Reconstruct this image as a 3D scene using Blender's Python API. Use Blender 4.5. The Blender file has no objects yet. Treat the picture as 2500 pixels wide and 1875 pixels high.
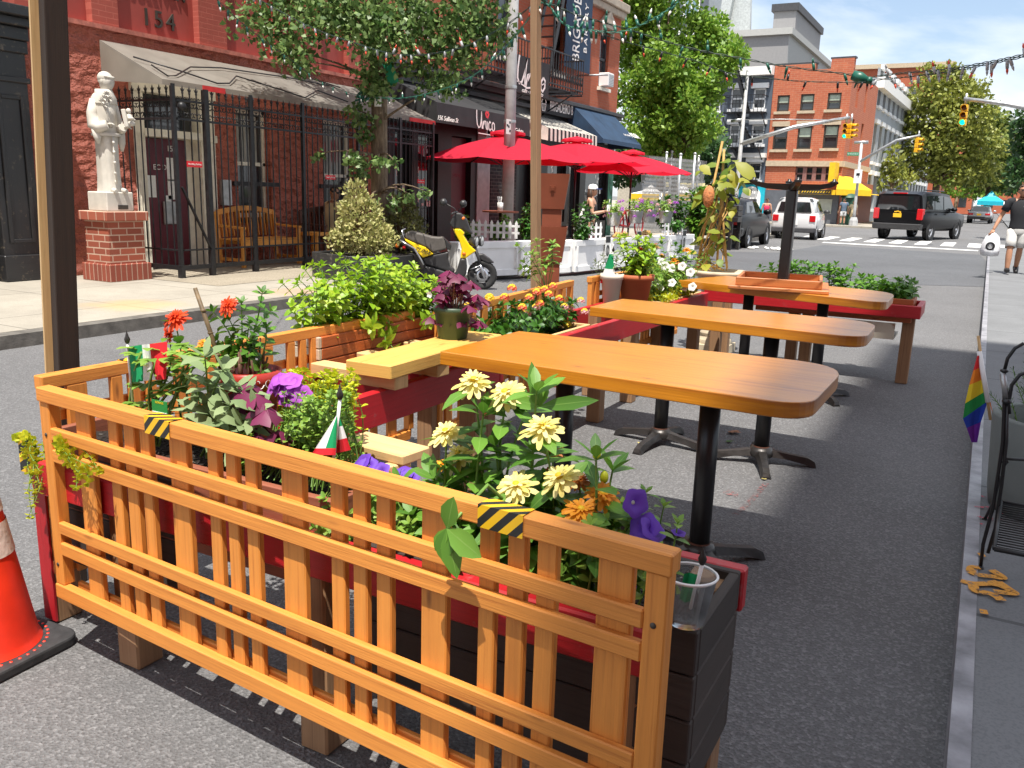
import bpy, math, random
import numpy as np
from mathutils import Vector as V, Matrix
random.seed(7); RNG = np.random.default_rng(7)
sc = bpy.context.scene
COL = sc.collection
pi = math.pi
CH = 1.42; F = 2093.0; CX, CY = 1250.0, 937.5
def _ray(px, py): return V((px-CX, CY-py, -F))
_Y = _ray(2421, 505).normalized(); _Z = (-_ray(961, 10283)).normalized()
_Z = (_Z - _Y*_Z.dot(_Y)).normalized(); _X = _Y.cross(_Z)
ROT = Matrix((_X, _Y, _Z))
CAM = V((0, 0, CH))
def P(px, py, x=None, y=None, z=None):
 d = ROT @ _ray(px, py)
 t = (x/d.x) if x is not None else (y/d.y) if y is not None else ((z-CH)/d.z)
 return CAM + d*t
def PL(px, py, o, n):
 d = ROT @ _ray(px, py); o = V(o); n = V(n)
 return CAM + d*((o-CAM).dot(n)/d.dot(n))
cd = bpy.data.cameras.new('camera'); co = bpy.data.objects.new('camera', cd); COL.objects.link(co)
cd.sensor_fit = 'HORIZONTAL'; cd.sensor_width = 36; cd.lens = F/2500*36; cd.clip_start = .05; cd.clip_end = 3000
co.matrix_world = Matrix.Translation(CAM) @ ROT.to_4x4()
sc.camera = co
def setp(o, label=None, cat=None, group=None, kind=None):
 if label: o['label'] = label
 if cat: o['category'] = cat
 if group: o['group'] = group
 if kind: o['kind'] = kind
 return o
def thing(name, label, cat, loc=(0, 0, 0), group=None):
 o = bpy.data.objects.new(name, None); COL.objects.link(o); o.location = loc
 o.empty_display_size = .1
 return setp(o, label, cat, group)
def rootloc(o):
 l = V((0, 0, 0))
 while o is not None: l += o.location; o = o.parent
 return l
def dup(root, loc=None, rz=None, label=None, group=None, name=None):
 def cp(o, par):
  c = o.copy(); COL.objects.link(c); c.parent = par
  for ch in [k for k in KIDS.get(o.name, [])]:
   d = cp(ch, c); KIDS.setdefault(c.name, []).append(d)
  return c
 r = cp(root, None)
 if loc is not None: r.location = loc
 if rz is not None: r.rotation_euler = (0, 0, rz)
 if label: r['label'] = label
 if group: r['group'] = group
 return r
KIDS = {}
class MB:
 def __init__(s): s.v = []; s.f = []; s.u = []; s.m = []; s.sm = []
 def face(s, pts, m=0, uv=None, smooth=False):
  n = len(s.v); s.v += [tuple(p) for p in pts]; s.f.append(tuple(range(n, n+len(pts))))
  s.u.append(uv or [(0, 0)]*len(pts)); s.m.append(m); s.sm.append(smooth)
 def _hex(s, c, m, L, W, H):
  n = len(s.v); s.v += [tuple(p) for p in c]
  a, b = random.random()*50, random.random()*50
  fs = [(0, 3, 2, 1), (4, 5, 6, 7), (0, 1, 5, 4), (1, 2, 6, 5), (2, 3, 7, 6), (3, 0, 4, 7)]
  for k, f in enumerate(fs):
   s.f.append(tuple(n+i for i in f)); s.m.append(m); s.sm.append(False)
   if k < 2: s.u.append([(a, b), (a, b+H), (a+W*.06, b+H), (a+W*.06, b)])
   else:
    w = W if k in (2, 4) else H
    s.u.append([(a, b), (a, b+w), (a+L, b+w), (a+L, b)]); b += w+.3
 def bar(s, p0, p1, w, h, up=(0, 0, 1), m=0, w1=None, h1=None):
  p0 = V(p0); p1 = V(p1); d = (p1-p0); L = d.length; d.normalize(); up = V(up)
  if abs(d.dot(up)) > .98: up = V((0, 1, 0)) if abs(d.y) < .9 else V((1, 0, 0))
  x = d.cross(up).normalized(); y = x.cross(d)
  w1 = w if w1 is None else w1; h1 = h if h1 is None else h1
  r0 = [p0+x*(a*w/2)+y*(b*h/2) for a, b in ((-1, -1), (1, -1), (1, 1), (-1, 1))]
  r1 = [p1+x*(a*w1/2)+y*(b*h1/2) for a, b in ((-1, -1), (1, -1), (1, 1), (-1, 1))]
  s._hex(r0+r1, m, L, w, h)
 def box(s, x0, x1, y0, y1, z0, z1, m=0):
  dx, dy, dz = x1-x0, y1-y0, z1-z0; c = V(((x0+x1)/2, (y0+y1)/2, (z0+z1)/2))
  if abs(dz) >= abs(dx) and abs(dz) >= abs(dy): s.bar((c.x, c.y, z0), (c.x, c.y, z1), abs(dx), abs(dy), (0, 1, 0), m)
  elif abs(dx) >= abs(dy): s.bar((x0, c.y, c.z), (x1, c.y, c.z), abs(dy), abs(dz), (0, 0, 1), m)
  else: s.bar((c.x, y0, c.z), (c.x, y1, c.z), abs(dx), abs(dz), (0, 0, 1), m)
 def tube(s, pts, r, n=8, m=0, cap=True, smooth=True, ex=1, ey=1):
  pts = [V(p) for p in pts]; k = len(pts)
  rs = [r]*k if isinstance(r, (int, float)) else list(r)
  if len(rs) != k: rs = list(np.interp(np.linspace(0, 1, k), np.linspace(0, 1, len(rs)), rs))
  b = len(s.v); px = None
  for i, p in enumerate(pts):
   d = (pts[min(i+1, k-1)]-pts[max(i-1, 0)])
   if d.length < 1e-9: d = V((0, 0, 1))
   d.normalize()
   if px is None:
    q = V((0, 0, 1)) if abs(d.z) < .9 else V((1, 0, 0)); px = d.cross(q).normalized()
   px = (px-d*px.dot(d))
   if px.length < 1e-6: px = d.orthogonal()
   px.normalize(); py = d.cross(px)
   for j in range(n):
    a = 2*pi*j/n; s.v.append(tuple(p+px*(math.cos(a)*rs[i]*ex)+py*(math.sin(a)*rs[i]*ey)))
  L = 0
  for i in range(k-1):
   l2 = L+(pts[i+1]-pts[i]).length
   for j in range(n):
    j2 = (j+1) % n
    s.f.append((b+i*n+j, b+i*n+j2, b+(i+1)*n+j2, b+(i+1)*n+j)); s.m.append(m); s.sm.append(smooth)
    c = 2*pi*rs[i]/n
    s.u.append([(L, j*c), (L, (j+1)*c), (l2, (j+1)*c), (l2, j*c)])
   L = l2
  if cap:
   s.f.append(tuple(b+j for j in range(n))[::-1]); s.u.append([(0, 0)]*n); s.m.append(m); s.sm.append(False)
   s.f.append(tuple(b+(k-1)*n+j for j in range(n))); s.u.append([(0, 0)]*n); s.m.append(m); s.sm.append(False)
 def lathe(s, prof, c=(0, 0, 0), n=24, m=0, M=None, smooth=True, a0=0, a1=2*pi):
  b = len(s.v); c = V(c); full = abs(a1-a0-2*pi) < 1e-6; nn = n if full else n+1
  for r, z in prof:
   for j in range(nn):
    a = a0+(a1-a0)*j/n; p = V((r*math.cos(a), r*math.sin(a), z))
    if M is not None: p = M @ p
    s.v.append(tuple(c+p))
  for i in range(len(prof)-1):
   for j in range(n):
    j2 = (j+1) % nn
    s.f.append((b+i*nn+j, b+i*nn+j2, b+(i+1)*nn+j2, b+(i+1)*nn+j)); s.m.append(m); s.sm.append(smooth)
    s.u.append([(j/n, i), ((j+1)/n, i), ((j+1)/n, i+1), (j/n, i+1)])
 def ball(s, c, rx, ry=None, rz=None, n=12, k=8, m=0, M=None):
  ry = ry or rx; rz = rz or rx
  S = Matrix.Diagonal((rx, ry, rz)); M = S if M is None else (M.to_3x3() @ S)
  s.lathe([(math.sin(pi*i/k)*1 if 0 < i < k else 1e-4, -math.cos(pi*i/k)) for i in range(k+1)], c, n, m, M)
 def prism(s, poly, ext, m=0, smooth=False, uvs=1.0):
  poly = [V(p) for p in poly]; e = V(ext); n = len(poly); b = len(s.v)
  nm = V((0, 0, 0))
  for i in range(n): nm += poly[i].cross(poly[(i+1) % n])
  if nm.dot(e) < 0: poly = poly[::-1]
  s.v += [tuple(p) for p in poly] + [tuple(p+e) for p in poly]
  s.f.append(tuple(range(b, b+n))[::-1]); s.f.append(tuple(range(b+n, b+2*n)))
  d = (poly[1]-poly[0]).normalized(); q = e.normalized().cross(d)
  uv = [((p-poly[0]).dot(d), (p-poly[0]).dot(q)) for p in poly]
  s.u += [uv[::-1], uv]; s.m += [m, m]; s.sm += [False, False]
  L = 0; E_ = e.length
  for i in range(n):
   j = (i+1) % n; l2 = L+(poly[j]-poly[i]).length
   s.f.append((b+i, b+j, b+n+j, b+n+i)); s.m.append(m); s.sm.append(smooth)
   s.u.append([(L, 5), (l2, 5), (l2, 5+E_), (L, 5+E_)]); L = l2
 def leaf(s, p, d, up, L, W, droop=.25, fold=.25, m=0, rows=((0, .08), (.3, .8), (.6, .95), (.85, .5), (1, .02))):
  p = V(p); d = V(d).normalized(); up = V(up); x = d.cross(up)
  if x.length < 1e-4: x = d.orthogonal()
  x.normalize(); up = x.cross(d); b = len(s.v)
  for t, w in rows:
   c = p+d*(L*t)-up*(droop*L*t*t)
   e = x*(W*w/2)
   s.v += [tuple(c-e+up*(fold*W*w/2)), tuple(c), tuple(c+e+up*(fold*W*w/2))]
  for i in range(len(rows)-1):
   for k in (0, 1):
    a = b+i*3+k; s.f.append((a, a+1, a+4, a+3)); s.m.append(m); s.sm.append(True)
    s.u.append([(k, rows[i][0]), (k+1, rows[i][0]), (k+1, rows[i+1][0]), (k, rows[i+1][0])])
 def add(s, o, M=None):
  b = len(s.v)
  s.v += [tuple(M @ V(p)) for p in o.v] if M is not None else o.v
  s.f += [tuple(i+b for i in f) for f in o.f]; s.u += o.u; s.m += o.m; s.sm += o.sm
 def build(s, name, mat, parent=None, bevel=0, label=None, solid=0, subsurf=0, seg=1):
  me = bpy.data.meshes.new(name)
  L = rootloc(parent) if parent is not None else V((0, 0, 0))
  va = np.array(s.v, dtype=np.float32).reshape(-1, 3) - np.array(L, dtype=np.float32)
  me.from_pydata(va.tolist(), [], s.f)
  mats = mat if isinstance(mat, (list, tuple)) else [mat]
  for mm in mats: me.materials.append(mm)
  if any(s.m): me.polygons.foreach_set('material_index', s.m)
  me.polygons.foreach_set('use_smooth', s.sm)
  uvl = me.uv_layers.new(name='UVMap')
  uvl.data.foreach_set('uv', np.array([c for f in s.u for c in f], dtype=np.float32).ravel())
  me.validate(); me.update()
  o = bpy.data.objects.new(name, me); COL.objects.link(o)
  if parent is not None: o.parent = parent; KIDS.setdefault(parent.name, []).append(o)
  if bevel:
   b = o.modifiers.new('bevel', 'BEVEL'); b.width = bevel; b.segments = seg; b.limit_method = 'ANGLE'; b.angle_limit = math.radians(40)
  if solid:
   b = o.modifiers.new('solid', 'SOLIDIFY'); b.thickness = solid; b.offset = 0
  if subsurf:
   b = o.modifiers.new('sub', 'SUBSURF'); b.levels = subsurf; b.render_levels = subsurf
  if label: o['label'] = label
  return o
def single(mb, name, label, cat, mat, group=None, **k):
 va = np.array(mb.v); c = (va.min(0)+va.max(0))/2; loc = V((c[0], c[1], va[:, 2].min()))
 mb.v = [tuple(V(p)-loc) for p in mb.v]
 o = mb.build(name, mat, None, **k); o.location = loc
 return setp(o, label, cat, group)
def quads(name, verts, mat, parent=None, n=4):
 """fast mesh of separate n-gons from an (N,n,3) array"""
 verts = np.asarray(verts, dtype=np.float32); N = len(verts)
 if parent is not None: verts = verts-np.array(rootloc(parent), dtype=np.float32)
 me = bpy.data.meshes.new(name); me.vertices.add(N*n); me.vertices.foreach_set('co', verts.ravel())
 me.loops.add(N*n); me.loops.foreach_set('vertex_index', np.arange(N*n, dtype=np.int32))
 me.polygons.add(N); me.polygons.foreach_set('loop_start', np.arange(0, N*n, n, dtype=np.int32))
 me.materials.append(mat); me.update(); me.validate()
 o = bpy.data.objects.new(name, me); COL.objects.link(o)
 if parent is not None: o.parent = parent; KIDS.setdefault(parent.name, []).append(o)
 return o
class NT:
 def __init__(s, name):
  s.mat = bpy.data.materials.new(name); s.mat.use_nodes = True; s.t = s.mat.node_tree
  s.b = s.t.nodes['Principled BSDF']; s.out = s.t.nodes['Material Output']
 def n(s, typ, **k):
  nd = s.t.nodes.new(typ)
  for a, v in k.items():
   if a.startswith('i_'):
    key = a[2:]; key = int(key) if key.isdigit() else key.replace('_', ' ')
    nd.inputs[key].default_value = v
   else: setattr(nd, a, v)
  return nd
 def l(s, a, b): s.t.links.new(a, b)
 def coord(s, which='Object', scale=(1, 1, 1)):
  c = s.n('ShaderNodeTexCoord'); mp = s.n('ShaderNodeMapping'); mp.inputs['Scale'].default_value = scale
  s.l(c.outputs[which], mp.inputs[0]); return mp.outputs[0]
 def noise(s, vec, scale, detail=3, rough=.55):
  nd = s.n('ShaderNodeTexNoise'); nd.inputs['Scale'].default_value = scale; nd.inputs['Detail'].default_value = detail; nd.inputs['Roughness'].default_value = rough
  if vec is not None: s.l(vec, nd.inputs['Vector'])
  return nd.outputs['Fac']
 def ramp(s, fac, stops):
  r = s.n('ShaderNodeValToRGB'); e = r.color_ramp.elements
  while len(e) < len(stops): e.new(.5)
  for k, (p, c) in enumerate(stops):
   e[k].position = p; e[k].color = (*c, 1) if len(c) == 3 else c
  s.l(fac, r.inputs[0]); return r.outputs[0]
 def mix(s, fac, a, b, mode='MIX'):
  m = s.n('ShaderNodeMix', data_type='RGBA', blend_type=mode)
  for sock, val in ((m.inputs[0], fac), (m.inputs[6], a), (m.inputs[7], b)):
   if hasattr(val, 'is_output'): s.l(val, sock)
   elif isinstance(val, (int, float)): sock.default_value = val
   else: sock.default_value = (*val, 1)
  return m.outputs[2]
 def math(s, op, a, b=0.0):
  m = s.n('ShaderNodeMath', operation=op)
  for sock, val in ((m.inputs[0], a), (m.inputs[1], b)):
   if hasattr(val, 'is_output'): s.l(val, sock)
   else: sock.default_value = val
  return m.outputs[0]
 def bump(s, h, strength=.3, dist=.01):
  b = s.n('ShaderNodeBump'); b.inputs['Strength'].default_value = strength; b.inputs['Distance'].default_value = dist
  s.l(h, b.inputs['Height']); s.l(b.outputs[0], s.b.inputs['Normal'])
 def col(s, c):
  if hasattr(c, 'is_output'): s.l(c, s.b.inputs['Base Color'])
  else: s.b.inputs['Base Color'].default_value = (*c, 1)
 def set(s, **k):
  for a, v in k.items(): s.b.inputs[a.replace('_', ' ')].default_value = v
  return s
def sc3(c, k): return tuple(min(1, x*k) for x in c)
def plain(name, c, rough=.5, metal=0, var=.18, scale=6, bump=0, bscale=60, coat=0, spec=.5, which='Object'):
 t = NT(name); v = t.coord(which)
 if var:
  f = t.noise(v, scale, 4); t.col(t.ramp(f, [(.3, sc3(c, 1-var)), (.7, sc3(c, 1+var))]))
 else: t.col(c)
 t.set(Roughness=rough, Metallic=metal); t.b.inputs['Coat Weight'].default_value = coat
 t.b.inputs['Specular IOR Level'].default_value = spec
 if bump: t.bump(t.noise(v, bscale, 3), bump, .01)
 return t.mat
def wood(name, a, b, rough=.55, coat=0, gscale=1.0, tint=.25, knots=True, wear=0, wearc=(.3, .28, .25), streak=.42):
 t = NT(name); uv = t.coord('UV', (2.6*gscale, 85*gscale, 1))
 g = t.noise(uv, 1.0, 5, .6); uv2 = t.coord('UV', (7*gscale, 330*gscale, 1)); g2 = t.noise(uv2, 1.0, 3, .6)
 c = t.ramp(g, [(.28, b), (.46, sc3(a, .9)), (.72, sc3(a, 1.06))])
 c = t.mix(t.math('MULTIPLY', g2, .42), c, b)
 sk = t.ramp(t.noise(t.coord('UV', (1.1, 13, 1)), 1.0, 4, .6), [(.55, (0, 0, 0)), (.72, (1, 1, 1))]); c = t.mix(t.math('MULTIPLY', sk, streak), c, sc3(b, .7))
 bl = t.ramp(t.noise(t.coord('UV', (1.6, 5, 1)), 2.0, 4, .6), [(.3, (0, 0, 0)), (.7, (1, 1, 1))]); c = t.mix(t.math('MULTIPLY', bl, .28), c, sc3(a, 1.22))
 if knots:
  uv3 = t.coord('UV', (1.5, 6, 1)); vo = t.n('ShaderNodeTexVoronoi', i_Scale=2.2); t.l(uv3, vo.inputs['Vector'])
  k = t.ramp(vo.outputs['Distance'], [(0.03, (1, 1, 1)), (.12, (0, 0, 0))])
  c = t.mix(t.math('MULTIPLY', k, .75), c, sc3(b, .35))
 ge = t.n('ShaderNodeNewGeometry'); r = t.math('MULTIPLY_ADD', ge.outputs['Random Per Island'], tint*2);
 r.node.inputs[2].default_value = 1-tint
 hs = t.n('ShaderNodeHueSaturation'); t.l(c, hs.inputs['Color']); t.l(r, hs.inputs['Value'])
 c = hs.outputs[0]
 if wear:
  w = t.ramp(t.noise(t.coord('Object'), 9, 5, .7), [(.62-wear*.2, (0, 0, 0)), (.7, (1, 1, 1))])
  c = t.mix(t.math('MULTIPLY', w, .8), c, wearc)
 t.col(c); t.set(Roughness=rough); t.b.inputs['Coat Weight'].default_value = coat; t.b.inputs['Coat Roughness'].default_value = .25
 t.bump(g2, .35, .003); return t.mat
def leafm(name, a, b, rough=.5, trans=.35, vein=None, spots=None):
 """leaf: colour varies per leaf between a and b, light passes through"""
 t = NT(name); ge = t.n('ShaderNodeNewGeometry')
 c = t.mix(ge.outputs['Random Per Island'], a, b)
 if vein is not None:
  uv = t.coord('UV'); sx = t.n('ShaderNodeSeparateXYZ'); t.l(uv, sx.inputs[0])
  d = t.math('ABSOLUTE', t.math('SUBTRACT', sx.outputs[0], 1.0))
  c = t.mix(t.ramp(d, vein[1]), c, vein[0])
 if spots is not None:
  c = t.mix(t.ramp(t.noise(t.coord('Object'), spots[1], 2), [(.5, (0, 0, 0)), (.62, (1, 1, 1))]), c, spots[0])
 t.col(c); t.set(Roughness=rough)
 tr = t.n('ShaderNodeBsdfTranslucent'); t.l(c, tr.inputs[0]); mx = t.n('ShaderNodeMixShader'); mx.inputs[0].default_value = trans
 t.l(t.b.outputs[0], mx.inputs[1]); t.l(tr.outputs[0], mx.inputs[2]); t.l(mx.outputs[0], t.out.inputs[0])
 return t.mat
def brickm(name, c1, c2, mortar, bw=.21, bh=.066, ms=.009, axes='XZ', offset=(0, 0, 0), bump=.5):
 t = NT(name); c = t.n('ShaderNodeTexCoord'); sp = t.n('ShaderNodeSeparateXYZ'); t.l(c.outputs['Object'], sp.inputs[0]); cb = t.n('ShaderNodeCombineXYZ')
 if axes == 'AUTO':   # horizontal coordinate = x+y, so both faces of a corner read as brick
  t.l(t.math('ADD', sp.outputs[0], sp.outputs[1]), cb.inputs[0])
 else: t.l(sp.outputs['XYZ'.index(axes[0])], cb.inputs[0])
 t.l(sp.outputs[2], cb.inputs[1])
 br = t.n('ShaderNodeTexBrick', i_Scale=1.0); t.l(cb.outputs[0], br.inputs['Vector'])
 br.inputs['Brick Width'].default_value = bw; br.inputs['Row Height'].default_value = bh; br.inputs['Mortar Size'].default_value = ms
 br.inputs['Color1'].default_value = (*c1, 1); br.inputs['Color2'].default_value = (*c2, 1); br.inputs['Mortar'].default_value = (*mortar, 1)
 n = t.noise(t.coord('Object'), 3.0, 5); col = t.mix(t.ramp(n, [(.3, (0, 0, 0)), (.75, (.55, .55, .55))]), br.outputs['Color'], sc3(c1, .7))
 t.col(col); t.set(Roughness=.85)
 t.bump(t.math('SUBTRACT', 1.0, br.outputs['Fac']), bump, .008); return t.mat
def glassm(name, c=(.03, .035, .04), rough=.06):
 t = NT(name); t.col(c); t.set(Roughness=rough); t.b.inputs['Specular IOR Level'].default_value = .9; return t.mat
def emis(name, c, s):
 t = NT(name); t.col(c); t.b.inputs['Emission Color'].default_value = (*c, 1); t.b.inputs['Emission Strength'].default_value = s; return t.mat
def text_mb(txt, size, M, ext=.004, shear=0, align='CENTER', spacing=1.0, mb=None, m=0):
 cu = bpy.data.curves.new('t', 'FONT'); cu.body = txt; cu.size = size; cu.extrude = ext; cu.shear = shear
 cu.align_x = align; cu.align_y = 'CENTER'; cu.space_character = spacing; cu.resolution_u = 3
 o = bpy.data.objects.new('t', cu); COL.objects.link(o)
 dg = bpy.context.evaluated_depsgraph_get(); me = bpy.data.meshes.new_from_object(o.evaluated_get(dg))
 mb = mb or MB(); b = len(mb.v)
 mb.v += [tuple(M @ v.co) for v in me.vertices]
 for p in me.polygons:
  mb.f.append(tuple(b+i for i in p.vertices)); mb.u.append([(0, 0)]*len(p.vertices)); mb.m.append(m); mb.sm.append(False)
 bpy.data.objects.remove(o); bpy.data.curves.remove(cu); bpy.data.meshes.remove(me)
 return mb
def frame_M(o, x, y):
 """matrix whose local x,y run along the given world vectors"""
 x = V(x).normalized(); y = V(y); y = (y-x*y.dot(x)).normalized(); z = x.cross(y)
 M = Matrix((x, y, z)).transposed().to_4x4(); M.translation = V(o); return M
def stroke(mb, pts, w, o, M, ext=.004, m=0):
 """a pen stroke: flat ribbon along 2-D points, placed by M"""
 pts = [V((p[0], p[1], 0)) for p in pts]; k = len(pts); Lf = []; Rt = []
 for i, p in enumerate(pts):
  d = (pts[min(i+1, k-1)]-pts[max(i-1, 0)]).normalized(); n = V((-d.y, d.x, 0))
  ww = w if not isinstance(w, (list, tuple)) else np.interp(i/(k-1), np.linspace(0, 1, len(w)), w)
  Lf.append(p+n*ww/2); Rt.append(p-n*ww/2)
 for i in range(k-1):
  q = [M @ (p+V((0, 0, ext))) for p in (Rt[i], Rt[i+1], Lf[i+1], Lf[i])]
  mb.face(q, m)
def facade(mb, O, u, n, W, H, holes, depth=.12, m=0, mr=None):
 """wall face W wide (along u) and H high (z) with rectangular holes (u0,u1,z0,z1) and reveals going inwards"""
 O = V(O); u = V(u).normalized(); n = V(n).normalized(); z = V((0, 0, 1)); mr = m if mr is None else mr
 us = sorted({0, W, *[h[0] for h in holes], *[h[1] for h in holes]}); zs = sorted({0, H, *[h[2] for h in holes], *[h[3] for h in holes]})
 q = lambda a, b, d=0: O+u*a+z*b-n*d
 for i in range(len(us)-1):
  for j in range(len(zs)-1):
   a, b, c, d = us[i], us[i+1], zs[j], zs[j+1]; mx, mz = (a+b)/2, (c+d)/2
   if any(h[0] < mx < h[1] and h[2] < mz < h[3] for h in holes): continue
   f = [q(a, c), q(b, c), q(b, d), q(a, d)]
   if (f[1]-f[0]).cross(f[2]-f[0]).dot(n) < 0: f = f[::-1]
   mb.face(f, m)
 for a, b, c, d in holes:
  for f in ([q(a, c), q(a, d), q(a, d, depth), q(a, c, depth)], [q(b, c), q(b, d), q(b, d, depth), q(b, c, depth)],
                  [q(a, c), q(b, c), q(b, c, depth), q(a, c, depth)], [q(a, d), q(b, d), q(b, d, depth), q(a, d, depth)]):
   mb.face(f, mr)
# ================================================================ materials shared
M = {}
def asphalt(name, base, spec=.5, crack=True):
 t = NT(name); v = t.coord('Object')
 big = t.noise(v, .35, 4); mid = t.noise(v, 1.1, 6, .62); fine = t.noise(v, 110, 4, .7)
 vo = t.n('ShaderNodeTexVoronoi', i_Scale=105.0); t.l(v, vo.inputs['Vector'])
 c = t.ramp(big, [(.3, sc3(base, .82)), (.7, sc3(base, 1.15))])
 c = t.mix(t.ramp(mid, [(.35, (0, 0, 0)), (.8, (.5, .5, .5))]), c, sc3(base, .62))
 c = t.mix(t.ramp(t.noise(v, .7, 7, .7), [(.52, (0, 0, 0)), (.7, (.55,)*3)]), c, sc3(base, .6)); c = t.mix(t.ramp(t.noise(v, 24, 2, .5), [(.70, (0, 0, 0)), (.76, (.8,)*3)]), c, sc3(base, 1.7))
 st = t.ramp(vo.outputs['Color'], [(.5, (0, 0, 0)), (.95, (1, 1, 1))])
 c = t.mix(t.math('MULTIPLY', st, .5), c, sc3(base, 2.3))
 c = t.mix(t.ramp(fine, [(.36, (.6, .6, .6)), (.5, (0, 0, 0))]), c, sc3(base, .4))
 if False:
  mp = t.n('ShaderNodeTexVoronoi', feature='DISTANCE_TO_EDGE', i_Scale=.32)
  vv = t.n('ShaderNodeMix', data_type='VECTOR'); vv.inputs[0].default_value = .12
  nz = t.n('ShaderNodeTexNoise', i_Scale=1.5, i_Detail=5); t.l(v, nz.inputs[0]); t.l(v, vv.inputs[4]); t.l(nz.outputs['Color'], vv.inputs[5]); t.l(vv.outputs[1], mp.inputs[0])
  c = t.mix(t.ramp(mp.outputs['Distance'], [(.0, (.55, .55, .55)), (.006, (0, 0, 0))]), c, sc3(base, .3))
 t.col(c); t.set(Roughness=.88); t.b.inputs['Specular IOR Level'].default_value = spec
 h = t.math('ADD', t.math('MULTIPLY', vo.outputs['Distance'], 1.0), fine); t.bump(h, .8, .008)
 return t.mat
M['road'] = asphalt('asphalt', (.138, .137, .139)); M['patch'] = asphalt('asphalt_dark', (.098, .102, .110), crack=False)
def concrete(name, base, scale=1.0, joint=None, grit=120, gritk=.35, stains=()):
 t = NT(name); v = t.coord('Object'); c = t.ramp(t.noise(v, 1.3*scale, 5, .65), [(.3, sc3(base, .8)), (.7, sc3(base, 1.12))])
 f = t.noise(v, grit, 2); c = t.mix(t.ramp(f, [(.35, (gritk,)*3), (.55, (0, 0, 0))]), c, sc3(base, .45))
 sp = t.noise(v, 9, 4, .7); c = t.mix(t.ramp(sp, [(.62, (0, 0, 0)), (.75, (.35,)*3)]), c, sc3(base, .5))
 h = f
 if joint:
  br = t.n('ShaderNodeTexBrick', i_Scale=1.0, offset=0.0); t.l(v, br.inputs['Vector']); br.inputs['Brick Width'].default_value = joint[0]; br.inputs['Row Height'].default_value = joint[1]
  br.inputs['Mortar Size'].default_value = .012; c = t.mix(t.math('MULTIPLY', br.outputs['Fac'], .7), c, sc3(base, .35))
 for (sx, sy, r, cc, k) in stains:
  m = t.n('ShaderNodeVectorMath', operation='DISTANCE'); t.l(v, m.inputs[0]); m.inputs[1].default_value = (sx, sy, .12)
  d = t.math('ADD', m.outputs['Value'], t.math('MULTIPLY', t.noise(v, 4, 4), r*.9))
  c = t.mix(t.ramp(t.math('DIVIDE', d, r*2), [(.45, (k,)*3), (.75, (0, 0, 0))]), c, cc)
 t.col(c); t.set(Roughness=.9); t.bump(h, .3, .004); return t.mat
M['walk_l'] = concrete('pavement_concrete', (.36, .33, .275), joint=(1.6, 1.5), stains=((P(320, 745, z=.12).x, P(320, 745, z=.12).y, .55, (.55, .34, .13), .5), (-7.5, 8.1, .5, (.5, .25, .12), .4)))
M['pebble'] = concrete('pebble_concrete', (.34, .295, .225), grit=55, gritk=.75)
M['walk_r'] = concrete('pavement_grey', (.165, .17, .175), joint=(1.5, 1.5))
M['kerb'] = plain('kerb_stone', (.13, .12, .105), .85, var=.35, scale=9, bump=.3)
M['steel_kerb'] = plain('kerb_steel', (.25, .245, .26), .5, var=.45, scale=7, metal=.1, bump=.3)
M['paintw'] = plain('road_paint', (.72, .71, .68), .7, var=.25, scale=30)
M['stucco'] = None
def stucco(name, c):
 t = NT(name); v = t.coord('Object'); mp = t.n('ShaderNodeMapping'); mp.inputs['Scale'].default_value = (1, 5.5, 9); t.l(v, mp.inputs[0])
 nz = t.n('ShaderNodeTexNoise', i_Scale=2.0, i_Detail=3); t.l(v, nz.inputs[0]); ad = t.n('ShaderNodeMix', data_type='VECTOR'); ad.inputs[0].default_value = .25
 t.l(mp.outputs[0], ad.inputs[4]); t.l(nz.outputs['Color'], ad.inputs[5])
 vo = t.n('ShaderNodeTexVoronoi', i_Scale=1.3, feature='SMOOTH_F1'); t.l(ad.outputs[1], vo.inputs[0])
 n2 = t.noise(mp.outputs[0], 1.1, 4, .6); h = t.math('ADD', vo.outputs['Distance'], n2)
 cc = t.ramp(t.noise(v, 1.5, 4), [(.3, sc3(c, .85)), (.7, sc3(c, 1.1))])
 t.col(cc); t.set(Roughness=.75); t.bump(h, 1.0, .16); return t.mat
M['stucco'] = stucco('red_stucco', (.46, .13, .085))
M['redpaint_brick'] = brickm('painted_red_brick', (.40, .088, .062), (.37, .078, .055), (.47, .125, .09), bw=.22, bh=.075, ms=.006, axes='YZ', bump=.35)
M['redsmooth'] = plain('painted_red_render', (.33, .058, .045), .7, var=.1, scale=2)
M['redtrim'] = plain('red_ledge', (.45, .15, .11), .8, var=.3, scale=12)
M['brick_or'] = brickm('orange_brick', (.47, .115, .05), (.40, .09, .04), (.35, .16, .10), bw=.22, bh=.075, ms=.007, axes='AUTO', bump=.3)
M['brick_far'] = brickm('red_orange_brick', (.50, .135, .062), (.42, .10, .05), (.48, .22, .13), bw=.34, bh=.12, ms=.014, axes='AUTO', bump=.3)
M['brick_ped'] = brickm('pedestal_brick', (.35, .085, .045), (.24, .06, .035), (.55, .40, .30), bw=.235, bh=.0855, ms=.0085, axes='AUTO')
M['black'] = plain('black_paint', (.012, .012, .013), .4, var=.3, scale=12)
M['iron'] = plain('black_iron', (.016, .016, .018), .45, var=.4, scale=18, spec=.4)
M['blackwood'] = wood('black_painted_wood', (.018, .018, .019), (.008, .008, .009), rough=.35, knots=False, wear=.12, wearc=(.16, .13, .09))
M['cream'] = plain('cream_paint', (.78, .74, .62), .55, var=.12, scale=8)
M['maroon'] = plain('maroon_door', (.11, .012, .022), .4, var=.15)
M['glass'] = glassm('window_glass'); M['glass2'] = glassm('shop_glass', (.02, .022, .024), .03)
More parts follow.
